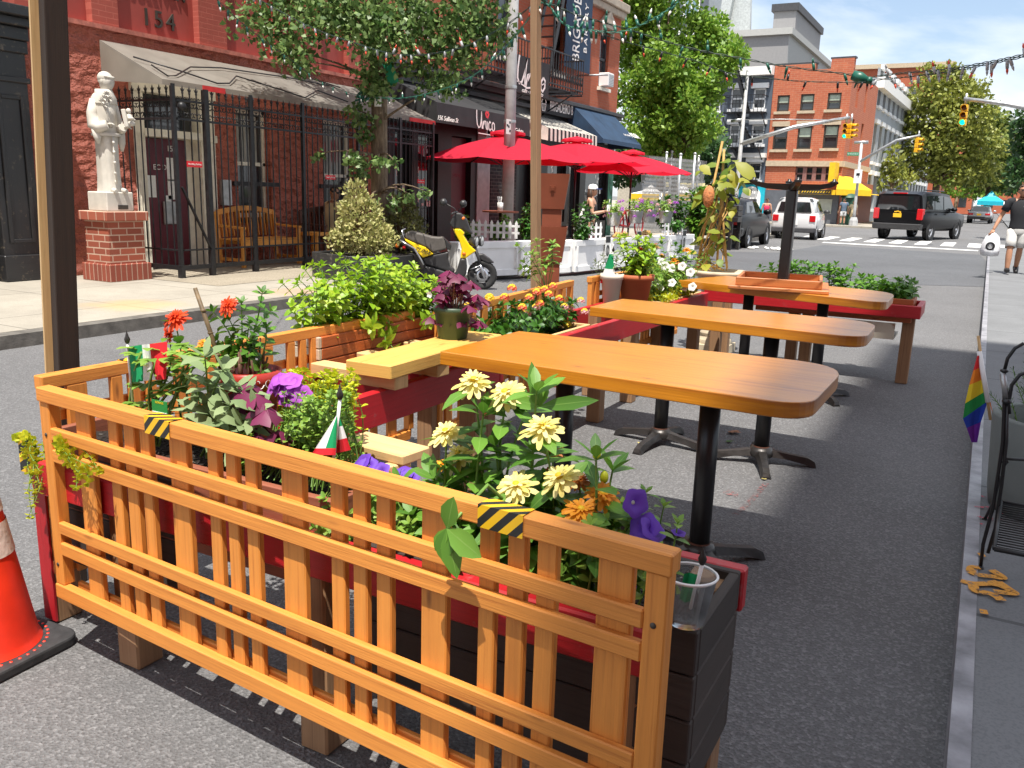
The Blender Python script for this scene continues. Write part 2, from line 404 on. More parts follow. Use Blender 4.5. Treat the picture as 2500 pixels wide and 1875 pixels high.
M['curtain'] = plain('curtain_grey', (.33, .33, .30), .9, var=.25, scale=5)
M['awn'] = plain('grey_awning', (.27, .25, .22), .75, var=.16, scale=3)
tr_ = bpy.data.materials['grey_awning'].node_tree; n_ = tr_.nodes.new('ShaderNodeBsdfTranslucent'); n_.inputs[0].default_value = (.62, .58, .50, 1); m_ = tr_.nodes.new('ShaderNodeMixShader'); m_.inputs[0].default_value = .4; tr_.links.new(tr_.nodes['Principled BSDF'].outputs[0], m_.inputs[1]); tr_.links.new(n_.outputs[0], m_.inputs[2]); tr_.links.new(m_.outputs[0], tr_.nodes['Material Output'].inputs[0])
M['redband'] = plain('red_trim_cloth', (.6, .03, .03), .7)
M['awnblack'] = plain('black_awning', (.022, .022, .024), .8, var=.25, scale=4)
M['awnblue'] = plain('navy_awning', (.014, .04, .085), .75, var=.2, scale=4)
M['white'] = plain('white_paint', (.80, .80, .79), .5, var=.06, scale=5)
M['offwhite'] = plain('white_letter', (.82, .80, .76), .6, var=0)
M['metalgrey'] = plain('galvanised', (.45, .46, .46), .4, metal=.7, var=.2, scale=10)
M['polegrey'] = plain('grey_pole_paint', (.40, .40, .40), .5, var=.18, scale=5)
M['darkgrey'] = plain('dark_grey', (.05, .05, .055), .6, var=.2)
M['num'] = plain('bronze_numerals', (.06, .05, .04), .5, metal=.3)
M['paper'] = plain('paper', (.78, .78, .74), .8, var=.08, scale=40)
M['redsign'] = plain('red_sign', (.65, .02, .03), .5, var=0)
M['teak'] = wood('teak', (.74, .34, .07), (.52, .20, .035), .45, knots=False)
M['statue'] = plain('white_stone', (.56, .53, .47), .7, var=.12, scale=7)
# ================================================================ world + sun
SUN = V((.13, -.33, .94)).normalized()
w = bpy.data.worlds.new('World'); sc.world = w; w.use_nodes = True; nt = w.node_tree; bg = nt.nodes['Background']
sky = nt.nodes.new('ShaderNodeTexSky'); sky.sky_type = 'NISHITA'; sky.sun_disc = False
sky.sun_elevation = math.asin(SUN.z); sky.sun_rotation = math.atan2(SUN.x, SUN.y); sky.air_density = 1.0; sky.dust_density = 1.6; sky.ozone_density = 1.5
tc = nt.nodes.new('ShaderNodeTexCoord'); mp = nt.nodes.new('ShaderNodeMapping'); mp.inputs['Scale'].default_value = (1.1, 1.1, 3.2); mp.inputs['Location'].default_value = (1.15, .2, .35)
cn = nt.nodes.new('ShaderNodeTexNoise'); cn.inputs['Scale'].default_value = 2.4; cn.inputs['Detail'].default_value = 7; cn.inputs['Roughness'].default_value = .55; cn.inputs['Distortion'].default_value = .4
cr = nt.nodes.new('ShaderNodeValToRGB'); cr.color_ramp.elements[0].position = .37; cr.color_ramp.elements[1].position = .59
cr.color_ramp.elements[0].color = (.10,)*3+(1,); cr.color_ramp.elements[1].color = (.97,)*3+(1,)
mx = nt.nodes.new('ShaderNodeMix'); mx.data_type = 'RGBA'; mx.inputs[7].default_value = (6.4, 6.6, 6.9, 1)
nt.links.new(tc.outputs['Generated'], mp.inputs[0]); nt.links.new(mp.outputs[0], cn.inputs['Vector']); nt.links.new(cn.outputs['Fac'], cr.inputs[0])
nt.links.new(cr.outputs[0], mx.inputs[0]); nt.links.new(sky.outputs[0], mx.inputs[6]); nt.links.new(mx.outputs[2], bg.inputs[0]); bg.inputs[1].default_value = .118
sl = bpy.data.lights.new('sun', 'SUN'); sl.energy = 5.0; sl.angle = math.radians(.5); sl.color = (1, .95, .87)
so = bpy.data.objects.new('sun', sl); COL.objects.link(so); so.rotation_euler = SUN.to_track_quat('Z', 'Y').to_euler()
vs = sc.view_settings; vs.view_transform = 'Standard'; vs.look = 'None'; vs.gamma = 1; vs.exposure = .68
# ================================================================ ground
def sheet(name, pts, mat, kind='structure'):
 mb = MB(); mb.face([V(p) for p in pts]); o = mb.build(name, mat); return setp(o, kind=kind)
sheet('road', [(-400, -60, 0), (400, -60, 0), (400, 1500, 0), (-400, 1500, 0)], M['road'])
WX = -10.88; KL = -7.1; KR = .08
def slab(name, x0, x1, y0, y1, z, mat):
 mb = MB(); mb.box(x0, x1, y0, y1, -.05, z); return setp(mb.build(name, mat), kind='structure')
slab('pavement', -14, KL-.16, -20, 36, .12, M['walk_l']); slab('kerb', KL-.16, KL, -20, 36, .117, M['kerb'])
sheet('pavement_strip', [(WX, 7.9, .124), (-8.6, 7.9, .124), (-8.6, 30, .124), (WX, 30, .124)], M['pebble'])
slab('pavement', KR+.05, 9, -20, 33, .12, M['walk_r']); slab('kerb', KR, KR+.05, -20, 33, .124, M['steel_kerb'])
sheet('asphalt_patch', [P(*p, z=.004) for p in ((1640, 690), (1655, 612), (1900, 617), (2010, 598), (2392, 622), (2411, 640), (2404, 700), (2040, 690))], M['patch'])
sl_ = MB(); sl_.face([V((-5.1, 32.1, .008)), V((-.2, 31.9, .008)), V((-.2, 32.5, .008)), V((-5.1, 32.7, .008))]); setp(sl_.build('stop_line', M['paintw']), kind='structure')
for i in range(9):
 mb = MB(); x = -6.6+i*.86
 mb.face([V((x, 34.6, .008)), V((x+.42, 34.6, .008)), V((x+.42, 38.2, .008)), V((x, 38.2, .008))]); setp(mb.build('crossing_stripe', M['paintw']), kind='structure')
# ================================================================ red building with the statue
def Wp(px, py, x=WX): return P(px, py, x=x)
bld = thing('red_building', 'red stucco house numbered 154 behind the white friar statue', 'building', (WX, 10, .12))
Y0 = Wp(62, 300).y; Y1 = 14.45; ZL = 3.43; TOP = 9.0
doorY0, doorY1 = 8.60, 10.0; w1 = (10.5, 11.25); w2 = (12.6, 13.45); w3 = (13.9, 14.3)
mb = MB()
facade(mb, (WX, Y0, .12), (0, 1, 0), (1, 0, 0), Y1-Y0, ZL-.12, [(doorY0-Y0, doorY1-Y0, 0, 2.62), (w1[0]-Y0, w1[1]-Y0, .75, 2.5), (w2[0]-Y0, w2[1]-Y0, .5, 2.5)], .25)
mb.build('wall', M['stucco'], bld)
mb = MB(); mb.box(WX-4, WX-.3, Y0, Y1, .12, TOP); mb.box(WX-.3, WX-.12, Y0, Y1, ZL, TOP); mb.build('upper_wall', M['redsmooth'], bld)
mb = MB(); mb.box(WX-.13, WX+.05, Y0, Y1, ZL-.03, ZL+.03); mb.build('ledge', M['redtrim'], bld)
for a, b in ((Y0, 7.35), (Wp(226, 55).y, Wp(290, 60).y), (Wp(488, 110).y, Wp(555, 120).y), (Wp(672, 150).y, Wp(785, 170).y), (13.35, Y1)):
 mb = MB(); mb.box(WX-.12, WX, a, b, ZL+.03, TOP); mb.build('pilaster', M['redpaint_brick'], bld)
mid = Wp(388, 47, WX-.1); s = 1.0
Mt = frame_M((WX-.115, mid.y, 3.70), (0, 1, 0), (0, 0, 1)); text_mb('154', .34, Mt, .02, spacing=1.25).build('house_number', M['num'], bld)
mid2 = Wp(402, 4, WX-.1); text_mb('SULLIVAN', .22, frame_M((WX-.115, mid.y, 4.1), (0, 1, 0), (0, 0, 1)), .02, spacing=1.05).build('street_name', M['num'], bld)
dr = MB(); dr.box(WX-.24, WX-.2, doorY0, doorY1, .12, 2.74); ds = dr.build('door_surround', M['cream'], bld)
mb = MB()
for a, b in ((doorY0-.05, doorY0+.12), (doorY1-.26, doorY1+.02)):
 mb.box(WX-.2, WX+.04, a, b, .12, 2.72)
 for k in range(4): mb.box(WX+.04, WX+.052, a+.03+k*.035, a+.045+k*.035, .4, 2.1)
mb.box(WX-.2, WX+.06, doorY0-.08, doorY1+.05, 2.66, 2.8); mb.box(WX-.2, WX+.07, doorY0+.1, doorY1-.2, 2.05, 2.16); mb.box(WX-.2, WX+.05, doorY1-.3, doorY1+.06, 2.03, 2.14)
mb.build('door_frame', M['cream'], bld, bevel=.006)
mb = MB(); mb.box(WX-.2, WX-.15, doorY0+.14, doorY1-.42, .14, 2.04); door = mb.build('door', M['maroon'], bld, bevel=.008)
mb = MB(); mb.box(WX-.2, WX-.16, doorY0+.12, doorY1-.26, 2.16, 2.66); mb.build('transom_window', M['glass'], bld)
mb = MB(); mb.box(WX-.15, WX-.11, doorY0+.5, doorY0+.82, .78, 1.12); mb.build('letter_box', M['metalgrey'], door, bevel=.01)
for y, z, wy, hz in ((doorY0+.32, 1.34, .17, .32), (doorY0+.72, 1.6, .2, .34), (doorY0+.7, 1.3, .16, .3), (doorY0+.62, 1.16, .14, .1)): mb = MB(); mb.box(WX-.15, WX-.145, y-wy/2, y+wy/2, z-hz/2, z+hz/2); mb.build('paper_notice', M['paper'], door)
text_mb('EC DE', .11, frame_M((WX-.143, doorY0+.52, 1.62), (0, 1, 0), (0, 0, 1)), .002).build('door_lettering', M['offwhite'], door)
text_mb('154', .12, frame_M((WX-.143, doorY0+.72, 1.9), (0, 1, 0), (0, 0, 1)), .002).build('door_number', M['offwhite'], door)
def left_window(y0, y1, z0, z1, bars):
 mb = MB(); d = WX-.18
 for a, b, c, e in ((y0, y0+.06, z0, z1), (y1-.06, y1, z0, z1), (y0, y1, z0, z0+.07), (y0, y1, z1-.07, z1), (y0, y1, (z0+z1)/2-.03, (z0+z1)/2+.03)): mb.box(d, d+.06, a, b, c, e)
 f = mb.build('window', M['cream'], bld, bevel=.004)
 mb = MB(); mb.box(d-.02, d+.01, y0+.05, y1-.05, z0+.05, z1-.05); mb.build('pane', M['glass'], f)
 mb = MB()
 for k in range(7): mb.box(d+.0105, d+.018, y0+.08+k*(y1-y0-.2)/7, y0+.13+k*(y1-y0-.2)/7, z0+.9, z1-.1)
 mb.build('blind', M['curtain'], f)
 mb = MB(); mb.box(WX-.05, WX+.07, y0-.06, y1+.06, z0-.08, z0); mb.build('window_sill', M['iron'], bld)
 if bars:
  mb = MB(); mb.bar((WX+.04, y0-.15, 1.42), (WX+.04, y1+.15, 1.42), .04, .07); mb.build('window_rail', M['iron'], bld)
left_window(*w1, .87, 2.62, True); left_window(*w2, .62, 2.62, True)
mb = MB(); q = Wp(545, 470); mb.box(WX, WX+.1, q.y-.09, q.y+.09, q.z-.2, q.z+.2); mb.box(WX+.1, WX+.105, q.y-.05, q.y+.06, q.z+.05, q.z+.14); mb.build('intercom_box', M['metalgrey'], bld, bevel=.008)
AX = -9.67; a0, a1 = 8.09, 14.45
aw = MB(); zt, zf = 3.26, 2.72
rows = 12
for i in range(rows):
 ya, yb = a0+(a1-a0)*i/rows, a0+(a1-a0)*(i+1)/rows
 sag = lambda t, k: -.035*math.sin(pi*t)
 for j in range(4):
  t0, t1 = j/4, (j+1)/4
  f = lambda t, y: V((WX+.02+(AX-WX-.02)*t, y, zt+(zf-zt)*t+sag(t, i)))
  aw.face([f(t0, ya), f(t1, ya), f(t1, yb), f(t0, yb)], 0, smooth=True)
 aw.face([V((AX, ya, zf)), V((AX, ya, zf-.07)), V((AX, yb, zf-.07)), V((AX, yb, zf))], 0)
aw.face([V((WX+.02, a0, zt)), V((WX+.02, a0, 2.74)), V((AX, a0, zf-.07)), V((AX, a0, zf))])
awn = aw.build('awning', M['awn'], bld)
for a, b in ((8.75, 9.15), (13.6, a1)): mb = MB(); mb.box(AX+.003, AX+.012, a, b, zf-.075, zf-.005); mb.build('red_valance', M['redband'], awn)
mb = MB()
for pts in (((250, 95), (450, 130), (560, 152), (750, 190), (830, 215)), ((325, 140), (445, 176), (530, 205), (560, 205), (577, 187), (690, 222), (745, 240), (770, 225), (775, 222), (850, 250)), ((370, 160), (410, 187), (430, 186), (465, 165), (540, 167), (700, 190), (810, 212))):
 mb.tube([PL(px, py-1.5, (WX, 10, zt+.02), (zt-zf, 0, AX-WX)) for px, py in pts], .011, 5)
mb.build('cable', M['black'], awn)
bs = thing('black_shopfront', 'black timber shopfront with panelled pilaster at left picture edge', 'building', (WX, 6.3, .12))
mb = MB(); mb.box(WX-3, WX-.25, 2.5, Y0, .12, 8); mb.build('wall', M['black'], bs)
yl = Y0
mb = MB(); mb.box(WX-.25, WX+.12, yl-.5, yl, .12, 3.05); mb.box(WX-.25, WX+.17, yl-.53, yl+.03, .12, .45); mb.box(WX-.25, WX+.16, yl-.52, yl+.02, 2.55, 2.62)
mb.box(WX-.25, WX+.16, yl-.52, yl+.02, 2.9, 3.05); pl = mb.build('pilaster', M['blackwood'], bs, bevel=.01)
mb = MB()
for z0, z1 in ((.6, 2.4),):
 for a, b, c, d in ((yl-.42, yl-.37, z0, z1), (yl-.13, yl-.08, z0, z1), (yl-.37, yl-.13, z0, z0+.05), (yl-.37, yl-.13, z1-.05, z1)): mb.box(WX+.12, WX+.145, a, b, c, d)
mb.build('panel_moulding', M['blackwood'], pl, bevel=.006)
mb = MB()
for k, (d, za, zb) in enumerate(((.2, 3.05, 3.2), (.3, 3.2, 3.3), (.42, 3.3, 3.42))): mb.box(WX-.25, WX+d, 2.5, yl+.02+k*.02, za, zb)
mb.build('cornice', M['blackwood'], bs, bevel=.01)
mb = MB(); mb.box(WX-.25, WX-.1, 2.5, yl-.5, .12, .6); mb.build('stall_riser', M['blackwood'], bs)
mb = MB();
for k in range(30): mb.bar((WX-.1, yl-.55-k*.09, .6), (WX-.1, yl-.55-k*.09, 2.6), .008, .008);
for k in range(22): mb.bar((WX-.095, yl-3.4, .62+k*.09), (WX-.095, yl-.5, .62+k*.09), .008, .008)
mb.build('security_mesh', M['iron'], bs)
pc = P(271, 690, z=.12); py0 = pc.y; px1 = pc.x; pw = .64; pd = .56
ped = thing('brick_pedestal', 'square red brick pedestal carrying the white friar statue', 'pedestal', (px1-pd/2, py0+pw/2, .12))
def ring(mb, o, z0, z1): mb.box(px1-pd-o, px1+o, py0-o, py0+pw+o, z0, z1)
mb = MB(); ring(mb, -.05, .12, .92); mb.build('brick_shaft', M['brick_ped'], ped)
M['brick_sold'] = brickm('soldier_brick', (.30, .07, .04), (.22, .055, .035), (.45, .30, .22), bw=.082, bh=.24, ms=.008, axes='AUTO')
mb = MB(); ring(mb, 0, .118, .345); mb.build('plinth_course', M['brick_sold'], ped, bevel=.008)
mb = MB(); ring(mb, .0, .90, 1.02); mb.build('cap_course', brickm('cap_brick', (.40, .11, .06), (.30, .075, .045), (.55, .40, .30), bw=.16, bh=.3, ms=.008, axes='AUTO'), ped, bevel=.01)
# ================================================================ friar statue
def loft(mb, rings, n=28, m=0, fold=None, cap=True):
 """rings: (cx,cy,z,rx,ry,[foldamp]) elliptical sections"""
 b = len(mb.v)
 for i, r in enumerate(rings):
  cx, cy, z, rx, ry = r[:5]; fa = r[5] if len(r) > 5 else 0
  for j in range(n):
   a = 2*pi*j/n; k = 1+fa*(math.sin(9*a+1.3)+.6*math.sin(14*a+i*.15))
   mb.v.append((cx+rx*k*math.cos(a), cy+ry*k*math.sin(a), z))
 for i in range(len(rings)-1):
  for j in range(n):
   j2 = (j+1) % n; mb.f.append((b+i*n+j, b+i*n+j2, b+(i+1)*n+j2, b+(i+1)*n+j)); mb.m.append(m); mb.sm.append(True); mb.u.append([(0, 0)]*4)
 if cap:
  mb.face(mb.v[b:b+n][::-1], m); mb.face(mb.v[b+(len(rings)-1)*n:b+len(rings)*n], m)
def head_mb(mb, c, R, yaw=0, pitch=0, m=0, detail=True):
 """a head: skull, jaw, nose, brow, ears; R = half the head height; local +x is the face"""
 Mh = Matrix.Translation(c) @ Matrix.Rotation(yaw, 4, 'Z') @ Matrix.Rotation(pitch, 4, 'Y')
 b = len(mb.v); n = 20; k = 14
 for i in range(k+1):
  t = -1+2*i/k; ph = math.asin(max(-1, min(1, t)))
  for j in range(n):
   a = 2*pi*j/n; x, y, z = math.cos(ph)*math.cos(a), math.cos(ph)*math.sin(a), t
   w = .70-.10*max(0, -z); lx = .80
   if z < -.15 and x < 0: lx = .55
   px, py = x*lx, y*w
   if x > 0 and z < .35 and z > -.95: px = min(px*1.12, .74)+.02
   if x > .3 and abs(y) < .3 and -.3 < z < .15: px += .13*(1-abs(y)/.3)*(1-max(0, (z+.18))/.35 if z > -.18 else .8)
   if x > .5 and .16 < abs(y) < .5 and .02 < z < .2: px -= .07
   if x > .5 and abs(y) < .25 and -.62 < z < -.5: px += .03
   mb.v.append(tuple(Mh @ V((px*R, py*R, z*R))))
 for i in range(k):
  for j in range(n):
   j2 = (j+1) % n; mb.f.append((b+i*n+j, b+i*n+j2, b+(i+1)*n+j2, b+(i+1)*n+j)); mb.m.append(m); mb.sm.append(True); mb.u.append([(0, 0)]*4)
 for s in (-1, 1): mb.ball(Mh @ V((-.05*R, s*.68*R, -.02*R)), .16*R, .06*R, .24*R, 8, 6, m)
 return Mh
def hand_mb(mb, p, d, up, size=.09, curl=.5, m=0):
 """palm, four bent fingers of unequal length and a thumb off the side"""
 p = V(p); d = V(d).normalized(); up = V(up); x = d.cross(up).normalized(); up = x.cross(d)
 q = p+d*size*.5; mb.tube([p, p+d*size*.25, q], [size*.20, size*.26, size*.24], 8, m, ey=.55)
 for k, (o, l) in enumerate(((-.33, .42), (-.11, .5), (.11, .47), (.33, .36))):
  a = q+x*(o*size*.62); b_ = a+d*(l*size*.5)-up*(curl*size*.14); c = b_+(d*(1-curl)-up*curl).normalized()*(l*size*.5)
  mb.tube([a-d*size*.06, a, b_, c], [size*.085, size*.085, size*.078, size*.055], 6, m)
 a = p+d*size*.14-x*size*.2; mb.tube([a, a+(d*.6-x*.8).normalized()*size*.2-up*size*.04, a+(d*.9-x*.5).normalized()*size*.4-up*size*.12], [size*.1, size*.09, size*.065], 6, m)
sx, sy = px1-.28, py0+.29
st = thing('friar_statue', 'white stone statue of a robed friar holding lilies and a book', 'statue', (sx, sy, 1.02))
mb = MB(); c4 = [(-.19, -.20), (.19, -.20), (.19, .20), (-.19, .20)]
mb.prism([(sx+a, sy+b, 1.02) for a, b in c4], (0, 0, .245)); mb.build('statue_base', M['statue'], st, bevel=.012)
mb = MB(); mb.box(sx+.19, sx+.195, sy-.04, sy+.11, 1.045, 1.10); mb.build('name_plate', M['num'], st)
mb = MB(); zb = 1.262
rg = [(0, .21, .175, .035), (.05, .20, .165, .04), (.2, .185, .155, .05), (.45, .175, .155, .05), (.7, .17, .165, .035), (.86, .165, .175, .015), (.95, .17, .185, .0), (1.08, .165, .20, 0), (1.17, .13, .20, 0), (1.215, .10, .16, 0), (1.24, .085, .10, 0), (1.27, .07, .075, 0)]
loft(mb, [(sx-.01*(z > 1), sy, zb+z, a*.82, b*.80, f) for z, a, b, f in rg], 36)
loft(mb, [(sx+.015, sy, zb+1.1, .12, .165), (sx+.02, sy, zb+1.17, .125, .15), (sx+.02, sy, zb+1.235, .11, .115), (sx+.01, sy, zb+1.275, .10, .105), (sx, sy, zb+1.27, .07, .08)], 24)   # cowl
Mh = head_mb(mb, V((sx+.035, sy+.02, zb+1.37)), .122, .35, .25)
mb.ball(Mh @ V((-.020, 0, .045)), .094, .090, .080, 16, 10)
for a in range(9): an = -1.1+2.2*a/8; mb.ball(Mh @ V((math.cos(an)*.074, math.sin(an)*.078, .070)), .020, .022, .018, 7, 5)
mb.tube([(sx-.01, sy-.13, zb+1.14), (sx-.02, sy-.165, zb+.98), (sx+.0, sy-.17, zb+.83), (sx+.07, sy-.15, zb+.80), (sx+.17, sy-.09, zb+.84)], [.055, .068, .078, .072, .055], 14)
mb.tube([(sx+.01, sy-.16, zb+.84), (sx+.05, sy-.165, zb+.68), (sx+.06, sy-.16, zb+.60)], [.07, .055, .02], 12, ey=.6)
hand_mb(mb, (sx+.18, sy-.1, zb+.845), (.5, .85, .1), (.3, 0, 1), .10, .8)
mb.tube([(sx-.01, sy+.135, zb+1.13), (sx+.0, sy+.16, zb+.95), (sx+.05, sy+.16, zb+.80), (sx+.14, sy+.13, zb+.80), (sx+.2, sy+.11, zb+.82)], [.055, .066, .072, .062, .05], 14)
mb.tube([(sx+.07, sy+.16, zb+.8), (sx+.08, sy+.165, zb+.62), (sx+.08, sy+.16, zb+.52)], [.065, .05, .02], 12, ey=.6)
hand_mb(mb, (sx+.2, sy+.12, zb+.82), (.6, .6, .1), (0, 0, 1), .1, .6)
mb.tube([(sx+.155, sy-.02, zb+.72), (sx+.165, sy-.03, zb+.5), (sx+.185, sy-.03, zb+.12)], .011, 6)
for z in (.62, .5, .37, .24, .13): mb.ball((sx+.172, sy-.03, zb+z), .02, .02, .024, 7, 5)
mb.lathe([(.172, 0), (.178, .02), (.172, .04)], (sx, sy, zb+.70), 28)
for yy, o in ((-.06, .15), (.07, .16)): mb.tube([(sx+o, sy+yy, zb+.02), (sx+o+.07, sy+yy*1.1, zb+.012)], [.04, .028], 8)   # toes under the hem
mb.build('robed_figure', M['statue'], st)
mb = MB(); Mb = Matrix.Translation((sx+.235, sy+.13, zb+.93)) @ Matrix.Rotation(.75, 4, 'Z') @ Matrix.Rotation(-.15, 4, 'Y')
t_ = MB(); t_.box(-.025, .025, -.085, .085, -.11, .11); mb.add(t_, Mb); mb.build('book', M['statue'], st, bevel=.006)
mb = MB()   # little child figure seated on the book
for c, r in (((.05, .0, -.07), (.035, .06, .035)), ((.045, 0, 0), (.035, .045, .06)), ((.05, 0, .085), (.033, .032, .038)), ((.07, .05, -.02), (.02, .045, .02)), ((.07, -.05, -.01), (.02, .045, .02))): mb.ball(Mb @ V(c), *r, 10, 7)
mb.build('child_figure', M['statue'], st)
mb = MB()
for k, (dy, dz) in enumerate(((-.13, .30), (-.09, .35), (-.05, .30), (-.12, .22), (-.16, .26))):
 tip = V((sx+.17, sy+dy, zb+.85+dz)); mb.tube([(sx+.2, sy-.06, zb+.80), (sx+.18, sy-.08, zb+.95), tip], [.012, .012, .01], 6)
 for a in range(6):
  an = a*pi/3; mb.leaf(tip, (.6+.3*math.cos(an), .7*math.sin(an), .5+.6*math.cos(an)), (1, 0, 0), .055, .028, .3)
mb.build('lily_bunch', M['statue'], st, solid=.006)
# ================================================================ wrought-iron fence
FX = -9.67
def scroll(mb, c, u, r, s, n=9):
 pts = []
 for i in range(n+1):
  a = s*(.5*pi+1.55*pi*i/n); rr = r*(1-.55*i/n); pts.append(V(c)+V(u)*(math.cos(a)*rr)+V((0, 0, math.sin(a)*rr)))
 mb.tube(pts, .008, 4, cap=False)
def iron_panel(root, o, u, L, zt0=2.24, zt1=2.48, zb0=.26, n=None, low=.5):
 o = V(o); u = V(u).normalized(); n = n or int(round(L/.128)); b = MB(); f = MB(); s = MB()
 for z in (zt0, zt1): r = MB(); r.bar(o+V((0, 0, z)), o+u*L+V((0, 0, z)), .03, .028); r.build('rail', M['iron'], root)
 for z, hh in ((zb0, .06), (low, .022)): r = MB(); r.bar(o+V((0, 0, z)), o+u*L+V((0, 0, z)), .032, hh); r.build('rail', M['iron'], root)
 for i in range(1, n):
  p = o+u*(L*i/n); b.bar(p+V((0, 0, zb0)), p+V((0, 0, zt1+.10)), .014, .014)
  q = p+V((0, 0, zt1+.10)); f.ball(q, .016, .016, .02, 6, 5); f.tube([q, q+V((0, 0, .05)), q+V((0, 0, .10))], [.011, .014, .002], 5)
  for sg in (-1, 1): f.tube([q+V((0, 0, .0)), q+u*sg*.02+V((0, 0, .035)), q+u*sg*.034+V((0, 0, .06))], [.008, .008, .004], 4)
 for i in range(n):
  c = o+u*(L*(i+.5)/n); h = (zt1-zt0)
  for sg in (-1, 1):
   scroll(s, c+u*sg*.026+V((0, 0, zt0+h*.72)), u*sg, .032, 1); scroll(s, c+u*sg*.026+V((0, 0, zt0+h*.27)), u*sg, .032, -1)
  s.tube([c-u*.05+V((0, 0, zt1+.015)), c-u*.025+V((0, 0, zt1+.045)), c+V((0, 0, zt1+.025)), c+u*.025+V((0, 0, zt1+.045)), c+u*.05+V((0, 0, zt1+.015))], .007, 4, cap=False)
 b.build('bars', M['iron'], root); f.build('finials', M['iron'], root); s.build('scrollwork', M['iron'], root)
fe = thing('iron_fence', 'tall black wrought iron fence with scrolls in front of red house', 'fence', (FX, 11, .12))
iron_panel(fe, (WX+.02, 8.24, 0), (1, 0, 0), FX-WX, low=.5);
posts = [8.24, 9.62, 10.72, 12.1, 13.3, 14.38]
iron_panel(fe, (FX, 8.78, 0), (0, 1, 0), 14.38-8.78)
for y in posts:
 mb = MB(); mb.box(FX-.025, FX+.025, y-.025, y+.025, .11, 2.68); mb.box(FX-.036, FX+.036, y-.036, y+.036, .11, .3)
 if y < 9: mb.ball((FX+.05, y+.1, 2.4), .06)
 mb.build('post', M['iron'], fe)
ga = thing('iron_gate', 'narrow black iron gate between the two square posts by the pedestal', 'gate', (FX, 8.5, .12))
iron_panel(ga, (FX, 8.29, 0), (0, 1, 0), .46, n=4); mb = MB(); mb.bar((FX+.02, 8.3, 1.35), (FX+.02, 8.75, .52), .02, .035, (1, 0, 0)); mb.build('brace', M['iron'], ga)
mb = MB(); mb.box(FX-.035, FX+.035, 8.75, 8.82, .11, 2.66); mb.build('post', M['iron'], ga)
mb = MB(); mb.box(FX+.02, FX+.03, 8.4, 8.66, 1.62, 1.7); t_ = mb.build('red_sign', M['redsign'], ga)
text_mb('No Idling Parking', .032, frame_M((FX+.0315, 8.53, 1.66), (0, 1, 0), (0, 0, 1)), .001).build('sign_lettering', M['offwhite'], t_)
def redsign(y, z, label):
 t = thing('red_sign', label, 'sign', (FX+.02, y, z)); mb = MB(); mb.box(FX+.012, FX+.02, y-.12, y+.12, z-.035, z+.035); mb.build('board', M['redsign'], t)
 text_mb('No Idling Parking', .03, frame_M((FX+.0215, y, z), (0, 1, 0), (0, 0, 1)), .001).build('sign_lettering', M['offwhite'], t)
redsign(P(805, 433, x=FX).y, P(805, 433, x=FX).z, 'small red sign wired to the iron fence left of the ginkgo trunk')
redsign(P(1026, 443, x=FX).y, P(1026, 443, x=FX).z, 'small red sign wired to the iron fence right of the ginkgo trunk')
def bench(name, label, x, y0, y1, mat, hseat=.43, arms=True):
 t = thing(name, label, 'bench', (x, (y0+y1)/2, .12)); z = .12; xb = x-.5
 for nm, px_, py_, top in (('leg', x, y0, .63), ('leg', x, y1, .63), ('leg', xb, y0, .86), ('leg', xb, y1, .86)):
  mb = MB(); mb.bar((px_, py_, z), (px_-(.06 if px_ == xb else 0), py_, z+top), .055, .055); mb.build(nm, mat, t, bevel=.004)
 mb = MB()
 for k in range(6): mb.bar((xb+.05+k*.085, y0-.02, z+hseat), (xb+.05+k*.085, y1+.02, z+hseat), .07, .022)
 mb.bar((x, y0, z+hseat-.05), (x, y1, z+hseat-.05), .025, .07); mb.bar((xb+.03, y0, z+hseat-.05), (xb+.03, y1, z+hseat-.05), .025, .07); mb.build('seat', mat, t, bevel=.003)
 mb = MB(); n = int((y1-y0)/.075)
 top = lambda u: z+.84+.07*math.sin(pi*u)
 for i in range(1, n): u = i/n; mb.bar((xb-.02, y0+(y1-y0)*u, z+hseat+.03), (xb-.06, y0+(y1-y0)*u, top(u)-.02), .04, .015)
 for i in range(10): mb.bar((xb-.06, y0+(y1-y0)*i/10, top(i/10)), (xb-.06, y0+(y1-y0)*(i+1)/10, top((i+1)/10)), .03, .08)
 mb.build('backrest', mat, t, bevel=.003)
 if arms:
  for y in (y0, y1): mb = MB(); mb.bar((xb-.03, y, z+.64), (x+.05, y, z+.62), .06, .035); mb.bar((xb, y, z+.12), (x, y, z+.12), .03, .05); mb.build('armrest', mat, t, bevel=.005)
 return t
bench('teak_bench', 'golden teak slatted bench behind the iron fence', -10.2, 9.9, 11.15, M['teak'])
bench('dark_bench', 'dark brown slatted bench beside the seated reader behind the fence', -10.15, 11.75, 13.3, wood('dark_slats', (.12, .045, .03), (.05, .02, .015), .5))
t = thing('side_table', 'small square teak side table between the two benches', 'table', (-10.05, 11.45, .12)); mb = MB(); mb.box(-10.28, -9.85, 11.22, 11.6, .60, .65); mb.build('tabletop', M['teak'], t, bevel=.005)
for a in (-10.25, -9.9):
 for b in (11.26, 11.56): mb = MB(); mb.box(a-.02, a+.02, b-.02, b+.02, .12, .60); mb.build('leg', M['teak'], t)
